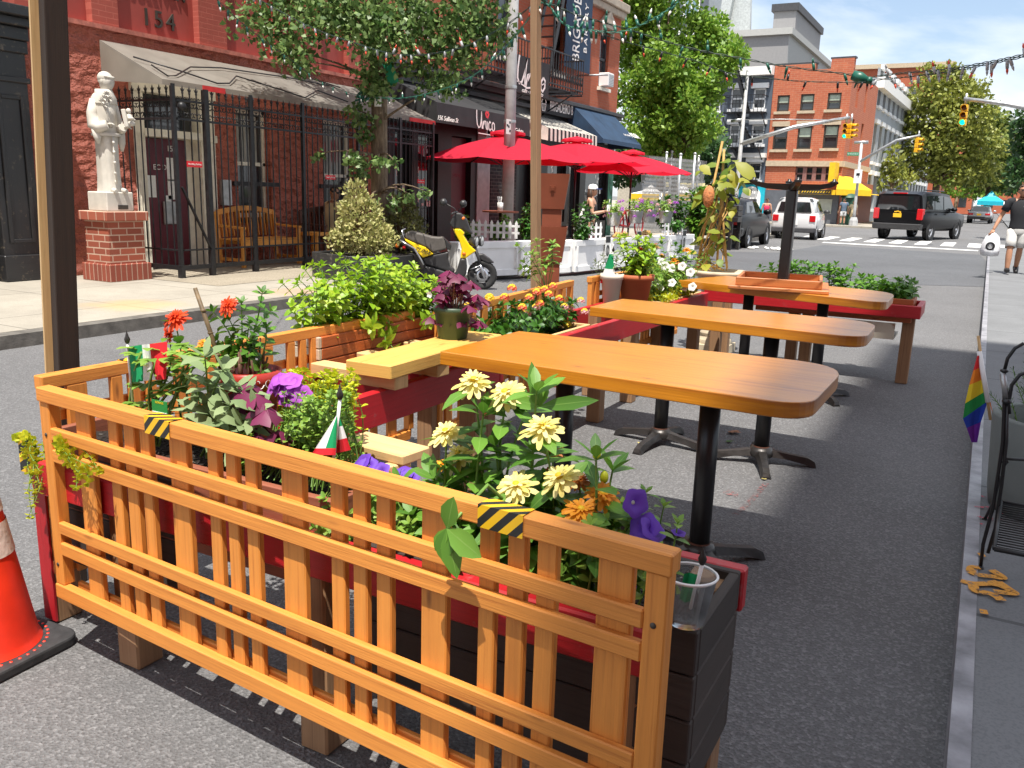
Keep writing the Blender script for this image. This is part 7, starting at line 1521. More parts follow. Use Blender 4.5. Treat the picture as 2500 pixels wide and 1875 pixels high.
for o, w in ((FC+fn*.2, 0),):   # corner awning and side awning
 mb = MB(); za, zb_ = fpx(2047, 425)[1], fpx(2047, 462)[1]; u1, u2 = fdir*.2, sdir*2.2; c0 = FC+(fn+snn)*.2
 pr = [c0+fdir*.3, c0+fdir*.3+fn*1.1+snn*.2, c0+snn*1.4+sdir*1.6, c0+sdir*2.2]
 mb.face([V((c0.x, c0.y, 0))*0+pr[0]+V((0, 0, za-.1)), pr[1]+V((0, 0, zb_)), pr[2]+V((0, 0, zb_)), pr[3]+V((0, 0, za-.1))]); mb.face([pr[1]+V((0, 0, zb_)), pr[1]+V((0, 0, zb_-.35)), pr[2]+V((0, 0, zb_-.35)), pr[2]+V((0, 0, zb_))]); mb.face([pr[0]+V((0, 0, za-.1)), pr[1]+V((0, 0, zb_)), pr[1]+V((0, 0, zb_-.35)), pr[0]+V((0, 0, zb_-.35))])
 c0 = FC+sdir*4; mb.face([c0+V((0, 0, za-1.0)), c0+snn*2+V((0, 0, zb_-.3)), c0+snn*2+sdir*9+V((0, 0, zb_-.3)), c0+sdir*9+V((0, 0, za-1.0))]); mb.face([c0+snn*2+V((0, 0, zb_-.3)), c0+snn*2+V((0, 0, zb_-.6)), c0+snn*2+sdir*9+V((0, 0, zb_-.6)), c0+snn*2+sdir*9+V((0, 0, zb_-.3))]); mb.build('yellow_awning', M['yel'], RB)
mb = MB(); mb.prism([FC+snn*.001+sdir*1.5, FC+snn*.001+sdir*12, FC+snn*.001+sdir*12+V((0, 0, 2.6)), FC+snn*.001+sdir*1.5+V((0, 0, 2.6))], snn*.12); mb.build('brown_shopfront', M['brownplank'], RB)
BG = thing('blue_grey_house', 'blue grey house with white window hoods and fire escape beside the brick house', 'building', FC+fdir*(Wf+4))
O2 = FC+fdir*(Wf+.02); W2 = 8.5; H2 = fpx(1880, 163)[1]; M['bluegrey'] = plain('blue_grey_render', (.085, .105, .135), .7, var=.1)
f2 = lambda *r: tuple(x-(Wf+.02) if i < 2 else x for i, x in enumerate(frect(*r)))
hs2 = [f2(1841, 216, 1867, 266), f2(1786, 216, 1812, 266), f2(1732, 220, 1757, 270), f2(1836, 304, 1863, 352), f2(1782, 304, 1803, 352), f2(1730, 304, 1752, 352), f2(1828, 396, 1856, 440)]
mb = MB(); facade(mb, O2, fdir, fn, W2, H2, hs2, .2); facade(mb, O2+fdir*W2, sdir, -snn, 14, H2, [], .1); mb.build('wall', M['bluegrey'], BG)
mb = MB(); mb.prism([O2-fn*.25+fdir*.02, O2+fdir*(W2-.25)-fn*.25, O2+fdir*(W2-.25)+sdir*14, O2+sdir*14+fdir*.02], (0, 0, H2)); mb.build('core', M['darkgrey'], BG)
far_windows(BG, hs2, O2, fdir, fn, M['white'], M['white'], M['white'], True)
mb = MB(); mb.prism([O2+V((0, 0, H2-.5)), O2+fdir*W2+V((0, 0, H2-.5)), O2+fdir*W2+V((0, 0, H2)), O2+V((0, 0, H2))], fn*.5); mb.build('cornice', M['offwhite'], BG)
mb = MB(); r = f2(1868, 385, 1790, 378); mb.prism([O2+fdir*0+V((0, 0, r[2])), O2+fdir*W2+V((0, 0, r[2])), O2+fdir*W2+V((0, 0, r[3]+.1)), O2+V((0, 0, r[3]+.1))], fn*.35); mb.build('string_course', M['offwhite'], BG)
M['turq'] = plain('turquoise_paint', (.012, .42, .55), .5, var=.1)
r = f2(1792, 450, 1866, 512); mb = MB(); zz = r[3]; mb.prism([O2+fdir*r[0], O2+fdir*r[1], O2+fdir*r[1]+V((0, 0, zz)), O2+fdir*r[0]+V((0, 0, zz))], fn*.25); tp = mb.build('turquoise_front', M['turq'], BG)
cxa = (f2(1835, 500, 1835, 500)[0]); wv = .62; mb = MB(); arch = [(-wv, 0), (-wv, 1.5)]+[(-wv*math.cos(a), 1.5+wv*math.sin(a)) for a in np.linspace(.1, pi-.1, 11)]+[(wv, 1.5), (wv, 0)]
mb.prism([O2+fdir*(cxa+a)+V((0, 0, z))+fn*.251 for a, z in arch], fn*.08); ar = mb.build('white_arch', M['white'], tp); mb = MB(); mb.prism([O2+fdir*(cxa+a*.68)+V((0, 0, z*.86))+fn*.332 for a, z in arch if z < 1.6], fn*.02); mb.build('dark_doorway', M['darkgrey'], ar)
text_mb('3', .4, frame_M(O2+fdir*cxa+V((0, 0, 1.8))+fn*.34, -fdir, (0, 0, 1)), .004).build('house_number', M['num'], ar)
r = f2(1700, 447, 1796, 460); mb = MB(); mb.prism([O2+fdir*r[0]+V((0, 0, r[2])), O2+fdir*(r[1]+2.5)+V((0, 0, r[2])), O2+fdir*(r[1]+2.5)+V((0, 0, r[3])), O2+fdir*r[0]+V((0, 0, r[3]))], fn*.35); mb.build('cream_fascia', plain('cream_fascia', (.72, .62, .32), .7), BG)
mb = MB(); mb.prism([O2+fdir*r[0]+V((0, 0, .2)), O2+fdir*(r[1])+V((0, 0, .2)), O2+fdir*(r[1])+V((0, 0, r[2])), O2+fdir*r[0]+V((0, 0, r[2]))], fn*.12); mb.build('cream_shopfront', plain('cream_front', (.60, .58, .50), .7), BG)
fe2 = MB(); L0, L1 = f2(1862, 300, 1862, 300)[0]-.2, f2(1785, 300, 1785, 300)[0]+.3
q2 = lambda s, z, o: O2+fdir*s+V((0, 0, z))+fn*o
for zp in (hs2[0][2]-.25, hs2[3][2]-.25, hs2[6][2]-.1):
 for k in range(8): fe2.bar(q2(L0, zp, .1+k*.13), q2(L1, zp, .1+k*.13), .06, .04)
 for o in (.5, 1.0): fe2.bar(q2(L0, zp+o, 1.1), q2(L1, zp+o, 1.1), .04, .04)
 n = int((L1-L0)/.22)
 for k in range(n+1): s = L0+(L1-L0)*k/n; fe2.bar(q2(s, zp, 1.1), q2(s, zp+1.0, 1.1), .03, .03)
 for s in (L0, L1): fe2.bar(q2(s, zp, 0), q2(s, zp, 1.1), .05, .05); fe2.bar(q2(s, zp+1, 0), q2(s, zp+1, 1.1), .04, .04); fe2.bar(q2(s, zp-.8, .02), q2(s, zp-.05, 1.0), .05, .05)
zp0, zp1, zp2 = hs2[6][2]-.1, hs2[3][2]-.25, hs2[0][2]-.25
for za, zb_, sa, sb in ((zp0, zp1, L0+.4, L1-.8), (zp1, zp2, L0+.4, L1-.8), (zp2, zp2+3.2, L1-1.6, L1-.4)):
 for o in (.5, .85): fe2.bar(q2(sa, za, o), q2(sb, zb_, o), .06, .16)
 for k in range(12): u_ = k/12; fe2.bar(q2(sa+(sb-sa)*u_, za+(zb_-za)*u_+.1, .5), q2(sa+(sb-sa)*u_, za+(zb_-za)*u_+.1, .85), .2, .03)
fe2.build('fire_escape', M['iron'], BG)
def block(name, label, corners_px, ydepth, ztop_px, mat, depth=12, extra=None, xdir=(1, 0, 0)):
 pass
M['conc'] = plain('grey_render', (.28, .275, .275), .8, var=.06); M['conc2'] = plain('pale_render', (.42, .42, .40), .8, var=.06)
def pxblock(name, label, xl, xr, ytop, y, side_px, mat, mat2, ytop_side=None, D=16, top=True):
 """box block: front face between pixel columns xl..xr at depth y, side face receding to pixel side_px"""
 a, b = P(xl, ytop, y=y), P(xr, ytop, y=y); t = thing(name, label, 'building', ((a.x+b.x)/2, y+D/2, .1)); mb = MB(); zt_ = b.z
 mb.face([(a.x, y, .1), (b.x, y, .1), (b.x, y, zt_), (a.x, y, zt_)], 0); mb.face([(b.x, y, .1), (b.x, y+D, .1), (b.x, y+D, zt_), (b.x, y, zt_)], 1); mb.face([(a.x, y, zt_), (b.x, y, zt_), (b.x, y+D, zt_), (a.x, y+D, zt_)], 1); mb.face([(a.x, y+D, .1), (a.x, y, .1), (a.x, y, zt_), (a.x, y+D, zt_)], 0); mb.face([(b.x, y+D, .1), (a.x, y+D, .1), (a.x, y+D, zt_), (b.x, y+D, zt_)], 0)
 mb.build('wall', [mat, mat2], t)
 mb = MB(); mb.box(a.x-.3, b.x+.3, y-.3, y+D+.3, zt_, zt_+.5); mb.build('coping', M['conc2'], t); return t, a, b, zt_
gt, a, b, zt_ = pxblock('grey_tower', 'plain grey rendered tower with a lift housing behind the blue grey house', 1790, 1927, 84, 76, 1996, M['conc'], M['conc2'], D=22)
u0, u1 = P(1890, 30, y=80), P(1936, 26, y=80); mb = MB(); mb.box(u0.x, u1.x+.3, 80, 92, zt_, u1.z); mb.build('lift_housing', M['conc'], gt); mb = MB(); mb.box(u0.x-.2, u1.x+.5, 79.8, 92.2, u1.z, u1.z+.6); mb.build('housing_coping', M['darkgrey'], gt)
gl_, a, b, zt_ = pxblock('glass_apartment_block', 'grey and glass apartment block rising behind the big green tree', 1600, 1740, -120, 82, 1830, plain('slate_cladding', (.10, .115, .14), .5), plain('pale_cladding', (.36, .39, .40), .5), D=14)
for r in ((1668, -20, 1712, 44), (1672, 80, 1700, 130), (1640, 60, 1662, 130), (1610, -20, 1655, 44)):
 p, q = P(r[0], r[3], y=82), P(r[2], r[1], y=82); mb = MB();
 for x0, x1, z0, z1 in ((p.x, p.x+.15, p.z, q.z), (q.x-.15, q.x, p.z, q.z), (p.x, q.x, p.z, p.z+.15), (p.x, q.x, q.z-.15, q.z), ((p.x+q.x)/2-.06, (p.x+q.x)/2+.06, p.z, q.z)): mb.box(x0, x1, 81.85, 82, z0, z1)
 f = mb.build('window', M['white'], gl_); mb = MB(); mb.box(p.x, q.x, 81.93, 81.99, p.z, q.z); mb.build('pane', glassm('sky_glass', (.16, .26, .32), .05), f)
wx, wz = P(1745, 100, y=82).x, 0
mb = MB(); p = [P(1748, 95, y=81), P(1770, 88, y=81), P(1800, -60, y=81), P(1772, -60, y=81)]; mb.prism(p, (0, .6, 0)); p = [P(1770, 88, y=81.7), P(1830, 80, y=81.7), P(1834, -60, y=81.7), P(1800, -60, y=81.7)]; mb.prism(p, (0, .6, 0)); mb.build('angled_fin', plain('pale_metal_fin', (.50, .53, .52), .4, metal=.2), gl_)
GR = thing('grey_row_house', 'pale grey row of houses with tall windows beyond the orange brick house', 'building', FC+sdir*30); O3 = FC+sdir*(Ws+.05)-snn*.15; Hg = P(2134, 192, y=O3.y).z
cols = [1.2+k*2.6 for k in range(16)]; hg = [(c, c+1.2, z, z+h) for z, h in ((.9, 2.4), (4.2, 2.6), (8.0, 2.4)) for c in cols]
M['palegrey'] = plain('pale_grey_render', (.34, .36, .37), .7, var=.1)
mb = MB(); facade(mb, O3, sdir, snn, 44, Hg, hg, .2); facade(mb, O3-snn*2.2, snn, -sdir, 2.2, Hg, [], .1); mb.build('wall', M['palegrey'], GR); mb = MB(); mb.prism([O3-snn*.3+sdir*44, O3-snn*2.2+sdir*44, O3-snn*2.2+sdir*.05, O3-snn*.3+sdir*.05], (0, 0, Hg-.02)); mb.build('core', M['darkgrey'], GR)
mb = MB(); mb.prism([O3+V((0, 0, Hg-.7)), O3+sdir*44+V((0, 0, Hg-.7)), O3+sdir*44+V((0, 0, Hg)), O3+V((0, 0, Hg))], snn*.5); mb.build('cornice', M['offwhite'], GR)
for k, h in enumerate(hg):
 mb = MB(); q = lambda s, z, o: O3+sdir*s+V((0, 0, z))+snn*o; a, b, c, e = h
 mb.prism([q(a-.15, e, 0), q(b+.15, e, 0), q(b+.15, e+.3, 0), q(a-.15, e+.3, 0)], snn*.2); mb.prism([q(a-.15, c-.2, 0), q(b+.15, c-.2, 0), q(b+.15, c, 0), q(a-.15, c, 0)], snn*.2)
 f = mb.build('window', M['white'], GR); mb = MB(); mb.prism([q(a, c, -.18), q(b, c, -.18), q(b, e, -.18), q(a, e, -.18)], snn*.03); mb.build('pane', M['glass'], f)
def backdrop_house(label, x0, x1, y0, y1, h, mat, rows=4):
 t = thing('town_house', label, 'building', ((x0+x1)/2, (y0+y1)/2, .1)); mb = MB(); mb.box(x0, x1, y0, y1, .1, h); mb.build('wall', mat, t); mb = MB(); mb.box(x0-.3, x1+.3, y0-.3, y1+.3, h, h+.5); mb.build('cornice', M['stonetrim'], t)
 for fx, side in ((x1, 1), (x0, -1)):
  n = int((y1-y0)/3)
  for i in range(n):
   for j in range(rows): y = y0+1+i*3; z = 1.2+j*(h-1)/rows; mb = MB(); mb.box(fx, fx+.05*side, y, y+1.2, z, z+1.7); mb.build('window', M['glass'], t)
 n = int((x1-x0)/3)
 for i in range(n):
  for j in range(rows): x = x0+1+i*3; z = 1.2+j*(h-1)/rows; mb = MB(); mb.box(x, x+1.2, y0-.05, y0, z, z+1.7); mb.build('window', M['glass'], t)
 return t
xg = (O3+sdir*44).x
backdrop_house('brown brick town house beyond the pale grey row', xg-11, xg+.6, FC.y+59, FC.y+85, 17, M['brick_or'])
backdrop_house('red brick town house far down the street behind the trees', -15, -3, 165, 180, 14, M['brick_or'])
backdrop_house('distant brick block across the end of the street', -2, 16, 210, 225, 9, M['brick_or'], 3)
backdrop_house('distant blue glass block over the trees at the right', P(2440, 320, y=230).x, P(2530, 320, y=230).x, 230, 240, P(2450, 335, y=230).z, plain('blue_glass_far', (.16, .25, .33), .2), 8)
x0, x1 = P(1510, 430, y=62).x, P(1712, 430, y=62).x
backdrop_house('low pale building behind the schoolyard tents', x0, x1, 62, 70, P(1600, 395, y=62).z, plain('pale_stone_far', (.42, .38, .31), .8), 2)
# ================================================================ trees
def crown(t, clumps, n, size, mat, squash=.8):
 vv = []
 for c, r in clumps:
  m = int(n*(r**2)); d = RNG.normal(size=(m, 3)); d /= np.linalg.norm(d, axis=1)[:, None]; p = np.array(c)+d*(RNG.uniform(.35, 1.05, (m, 1))**.7)*r*np.array([1, 1, squash])
  a = d*.5+RNG.normal(size=(m, 3))*.7; a /= np.linalg.norm(a, axis=1)[:, None]; b = np.cross(a, RNG.normal(size=(m, 3))); b /= np.linalg.norm(b, axis=1)[:, None]; s = size*RNG.uniform(.6, 1.4, (m, 1)); vv.append(np.stack([p, p+a*s*.5+b*s*.3, p+a*s, p+a*s*.5-b*s*.3], 1))
 return quads('crown', np.concatenate(vv), mat, t)
def tree(label, base, clumps, n, size, mat, r0=.25, name='street_tree', lean=0, sq=.8):
 clumps = list(clumps)+[((c[0]+r*.95*d[0], c[1]+r*.95*d[1], c[2]+r*.8*d[2]), r*rnd(.3, .5)) for c, r in clumps for d in [V((rnd(-1, 1), rnd(-1, .3), rnd(-1, 1))).normalized() for _ in range(4)]]
 base = V(base); t = thing(name, label, 'tree', base); mb = MB(); top = max(c[2] for c, r in clumps); mid = sum((V(c) for c, r in clumps), V())/len(clumps); fork = V((base.x*.7+mid.x*.3, base.y, base.z+(min(c[2] for c, r in clumps)-base.z)*.8+.5))
 mb.tube([base, base.lerp(fork, .5)+V((.05, 0, 0)), fork], [r0, r0*.8, r0*.7], 10)
 for c, r in clumps[:len(clumps)//5]: mb.tube(curve(fork, c, .12, 6), [r0*.45, .03], 6, cap=False)
 mb.build('trunk', bark.mat, t); crown(t, clumps, n, size, mat, sq); return t
def pxc(lst, y, s=1.0):
 out = []
 for px, py, r in lst: yy = y+rnd(-1, 1)*r*.02*y*.02; p = P(px, py, y=yy); out.append(((p.x, p.y, p.z), r*y/2093*s))
 return out
loc_ = leafm('locust_leaf', (.09, .22, .02), (.34, .50, .07), .5, .4)
tree('tall lime green locust tree beside the corner building', (P(1640, 520, y=34).x, 34, .1), pxc([(1545, 40, 60), (1600, 20, 70), (1660, 90, 75), (1720, 100, 55), (1770, 115, 45), (1560, 120, 70), (1620, 170, 75), (1690, 180, 70), (1750, 190, 45), (1540, 210, 65), (1600, 260, 75), (1670, 270, 70), (1710, 240, 50), (1560, 300, 60), (1620, 330, 60), (1680, 340, 50), (1710, 310, 45), (1530, 100, 60), (1550, -40, 80), (1640, -50, 90), (1790, 140, 35), (1740, 60, 40), (1580, 370, 50), (1640, 390, 45), (1640, 215, 70), (1595, 210, 60), (1695, 225, 60), (1640, 300, 60), (1600, 90, 60), (1800, 125, 22), (1770, 165, 25)], 34), 700, .19, loc_, .22)
dk = leafm('dark_tree_leaf', (.015, .05, .012), (.05, .12, .025), .5, .25)  # dark green foliage of the schoolyard and right edge trees
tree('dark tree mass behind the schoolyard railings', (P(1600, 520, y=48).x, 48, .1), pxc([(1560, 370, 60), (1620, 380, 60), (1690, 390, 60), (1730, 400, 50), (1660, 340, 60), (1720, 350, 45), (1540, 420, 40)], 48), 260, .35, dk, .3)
olv = leafm('olive_tree_leaf', (.11, .14, .02), (.38, .40, .075), .5, .3); olv2 = leafm('deep_green_tree_leaf', (.06, .10, .018), (.24, .30, .055), .5, .3)
tree('large olive green tree beyond the traffic lights', (P(2275, 520, y=84).x, 84, .1), pxc([(2290, 200, 38), (2330, 190, 34), (2270, 240, 48), (2320, 250, 52), (2360, 240, 40), (2250, 290, 46), (2310, 310, 55), (2365, 290, 48), (2400, 280, 36), (2230, 340, 40), (2280, 360, 52), (2340, 370, 55), (2395, 340, 50), (2215, 390, 32), (2260, 410, 40), (2320, 420, 44), (2370, 420, 44), (2240, 250, 30), (2190, 420, 24), (2310, 175, 22), (2385, 215, 22)], 84), 125, .36, olv, .4)
tree('rounded deep green tree at the right of the traffic lights', (P(2405, 520, y=95).x, 95, .1), pxc([(2420, 300, 34), (2450, 340, 40), (2410, 360, 44), (2460, 390, 42), (2420, 420, 44), (2465, 430, 36), (2380, 400, 38), (2390, 440, 30), (2440, 300, 26)], 95), 110, .45, olv2, .35)
tree('small olive tree in front of the pale grey row', (P(2170, 520, y=72).x, 72, .1), pxc([(2175, 410, 26), (2160, 440, 22), (2190, 400, 24), (2205, 440, 24), (2180, 370, 16)], 72), 130, .36, olv, .2)
tree('distant bright green trees under the big olive crown', (P(2330, 510, y=130).x, 130, .1), pxc([(2300, 460, 24), (2340, 455, 26), (2380, 460, 26), (2270, 470, 18), (2420, 470, 22)], 130), 70, .6, loc_, .3)
tree('dark leaved tree at the right picture edge', (P(2515, 520, y=44).x, 44, .12), pxc([(2510, 390, 40), (2525, 340, 40), (2505, 440, 34), (2540, 300, 50), (2500, 415, 22)], 44), 320, .28, dk, .25)
# ================================================================ schoolyard railings and tents
for px, py0, py1, y in ((1628, 375, 500, 31), (1641, 372, 500, 33), (1662, 380, 520, 27), (1697, 378, 515, 28.5), (1706, 384, 500, 33)):
 q, b = P(px, py0, y=y), P(px, py1, y=y); mb = MB(); mb.tube([(q.x, y, .1), (q.x, y, q.z)], .045, 8); mb.ball((q.x, y, q.z+.03), .055); single(mb, 'fence_post', 'galvanised schoolyard post, '+{1628: 'leftmost', 1641: 'second from the left', 1662: 'middle one', 1697: 'second from the right', 1706: 'rightmost'}[px], 'post', M['metalgrey'], 'galvanised schoolyard posts')
t = NT('chain_link'); v = t.coord('Object');
mb = MB(); a, b = P(1560, 420, y=29), P(1706, 420, y=33); n = 60
for k in range(n):
 p = a.lerp(b, k/n); q = a.lerp(b, min(1, (k+14)/n)); h0 = .1; mb.bar((p.x, p.y, .15), (a.lerp(b, (k+9)/n).x, a.lerp(b, (k+9)/n).y, P(1640, 385, y=31).z), .012, .012); mb.bar((p.x, p.y, P(1640, 385, y=31).z), (a.lerp(b, (k+9)/n).x, a.lerp(b, (k+9)/n).y, .15), .012, .012)
single(mb, 'chain_link_fence', 'chain link mesh fence along the schoolyard', 'fence', M['metalgrey'])
M['tentw'] = plain('white_canvas', (.75, .74, .70), .8, var=.05); M['tents'] = plain('grey_canvas_stripe', (.35, .33, .33), .8)
def tent(label, px0, px1, y, py_top, py_eave, cm, val, stripes=True, group=None):
 a, b = P(px0, py_eave, y=y), P(px1, py_eave, y=y); w = b.x-a.x; c = V(((a.x+b.x)/2, y+w/2, 0)); zt_ = P((px0+px1)/2, py_top, y=y).z; ze = a.z; t = thing('canopy_tent', label, 'tent', (c.x, c.y, .1), group); mb = MB(); cs = [V((a.x, y, ze)), V((b.x, y, ze)), V((b.x, y+w, ze)), V((a.x, y+w, ze))]; ap = V((c.x, c.y, zt_)); n = 12
 for k in range(4):
  p, q = cs[k], cs[(k+1) % 4]
  for j in range(n): u, v_ = p.lerp(q, j/n), p.lerp(q, (j+1)/n); mb.face([u, v_, v_.lerp(ap, .55)-V((0, 0, .12)), u.lerp(ap, .55)-V((0, 0, .12))], j % 2 if stripes else 0); mb.face([u.lerp(ap, .55)-V((0, 0, .12)), v_.lerp(ap, .55)-V((0, 0, .12)), ap], j % 2 if stripes else 0)
 mb.build('canopy', [cm, M['tents'] if stripes else cm], t); mb = MB()
 for k in range(4): p, q = cs[k], cs[(k+1) % 4]; mb.face([p, q, q-V((0, 0, .38)), p-V((0, 0, .38))])
 mb.build('valance', val, t)
 for p in cs: mb = MB(); mb.tube([(p.x, p.y, .1), p], .04, 6); mb.build('leg', M['metalgrey'], t)
tent('striped tent with yellow valance, left one in the schoolyard', 1540, 1612, 44, 450, 472, M['tentw'], M['yel'], group='striped schoolyard tents'); tent('striped tent with yellow valance, right one in the schoolyard', 1616, 1692, 44, 448, 470, M['tentw'], M['yel'], group='striped schoolyard tents')
tent('turquoise market tent beside the silver sedan at the far right', 2385, 2452, 92, 465, 490, M['turq'], M['turq'], False)
# ================================================================ traffic lights
M['tl'] = plain('yellow_signal_housing', (.80, .42, .008), .45, var=.08); M['green_on'] = emis('green_signal', (.0, .85, .35), 2.2); M['dim'] = plain('dark_lens', (.10, .03, .01), .4)
def signal(t, c, face, h=1.05, lit=True):
 c = V(c); f = V(face).normalized(); s = V((-f.y, f.x, 0)); mb = MB()
 for k in range(3): z = c.z-h/2+h*(k+.5)/3; o = V((c.x, c.y, z)); mb.prism([o-s*h*.155+V((0, 0, -h*.155)), o+s*h*.155+V((0, 0, -h*.155)), o+s*h*.155+V((0, 0, h*.155)), o-s*h*.155+V((0, 0, h*.155))], -f*.22)
 hs_ = mb.build('signal_head', M['tl'], t, bevel=.02)
 for k in range(3):
  z = c.z-h/2+h*(k+.5)/3; o = V((c.x, c.y, z)); Mx = f.to_track_quat('Z', 'Y').to_matrix(); mb = MB(); mb.lathe([(h*.115, 0), (h*.09, .02), (0, .035)], o, 16, 0, Mx); mb.build('lamp', M['green_on'] if (k == 0 and lit) else M['dim'], hs_)
  mb = MB(); mb.lathe([(h*.13, 0), (h*.13, .22)], o, 14, 0, Mx, a0=-.3+pi*0, a1=pi+.3); mb.build('visor', M['tl'], hs_, solid=.01)
 mb = MB(); mb.tube([c+V((0, 0, h/2))-f*.1, c+V((0, 0, h/2+.35))-f*.1], .04, 6); mb.build('hanger', M['metalgrey'], t)
def mast(label, base, top, arm, heads, ztop, thin=.1):
 base = V(base); t = thing('traffic_light', label, 'traffic light', base); mb = MB(); mb.tube([base, V((base.x, base.y, base.z+.9)), V((top[0], top[1], ztop))], [.12, .085, thin*.6], 10); mb.lathe([(.26, 0), (.24, .3), (.16, .5)], base, 8, smooth=False); mb.build('pole', M['polegrey'], t); mb = MB(); mb.tube(arm, [.09, .06], 8); mb.build('mast_arm', M['metalgrey'], t)
 for c, f, h, l in heads: signal(t, c, f, h, l)
 return t
y = 34.3; bx = P(1797, 480, y=y); tp = P(1826, 170, y=y); ae = P(2074, 287, y=y+1.2); a0 = P(1807, 352, y=y)
sc_ = y/2093
t1 = mast('traffic light with a long mast arm reaching right in front of the orange brick house', (bx.x, y, .12), (tp.x, y), [a0, a0.lerp(ae, .5)+V((0, 0, .15)), ae], [(P(2063, 320, y=y+1.2), (0, -1, 0), 34*sc_, True), (P(2081, 320, y=y+1.2), (.75, -.55, 0), 34*sc_, False)], tp.z)
mb = MB(); q = P(1807, 293, y=y); mb.tube([q, P(1900, 291, y=y), P(2060, 293, y=y+1)], .015, 5); mb.tube([P(1785, 296, y=y), P(1812, 292, y=y)], .06, 8); mb.build('guy_cable', M['metalgrey'], t1)
y = 54.2; bx = P(2084, 537, y=y); tp = P(2104, 347, y=y); ae = P(2247, 330, y=y); a0 = P(2100, 394, y=y)
t2 = mast('far corner traffic light with a green street sign', (bx.x, y, .1), (tp.x, y), [a0, a0.lerp(ae, .6)+V((0, 0, .3)), ae], [(P(2244, 354, y=y), (.8, -.5, 0), 31*y/2093, False)], tp.z, .14)
p, q = P(2068, 380, y=y-.2), P(2098, 372, y=y-.2); mb = MB(); mb.box(p.x, q.x, y-.25, y-.21, p.z, q.z); sg = mb.build('street_sign', plain('sign_green', (.0, .26, .13), .4), t2)
text_mb('W HOUSTON ST', (q.z-p.z)*.75, frame_M(((p.x+q.x)/2, y-.256, (p.z+q.z)/2), (1, 0, 0), (0, 0, 1)) @ Matrix.Diagonal((.55, 1, 1, 1)), .003).build('lettering', M['offwhite'], sg)
p, q = P(2083, 447, y=y-.3), P(2106, 414, y=y-.3); mb = MB(); mb.box(p.x, q.x, y-.33, y-.3, p.z, q.z); ss = mb.build('white_sign', M['white'], t2); mb = MB(); mb.box(p.x+.12, q.x-.12, y-.34, y-.331, p.z+.42, p.z+.56); mb.box(p.x+.25, q.x-.2, y-.34, y-.331, p.z+.3, p.z+.4); mb.build('sign_mark', M['black'], ss)
mb = MB(); mb.tube([P(2086, 348, y=y), P(2120, 347, y=y)], .09, 8); mb.build('lamp_arm', M['metalgrey'], t2)
y = 33.5; ae = P(2353, 241, y=y); a0 = P(2560, 275, y=y); t3 = mast('right hand traffic light whose arm enters from the right edge', (a0.x+.1, y, .12), (a0.x+.1, y), [a0, a0.lerp(ae, .5)+V((0, 0, .05)), ae], [(P(2352, 281, y=y), (-.1, -1, 0), 44*y/2093, True)], a0.z+.6, .1)
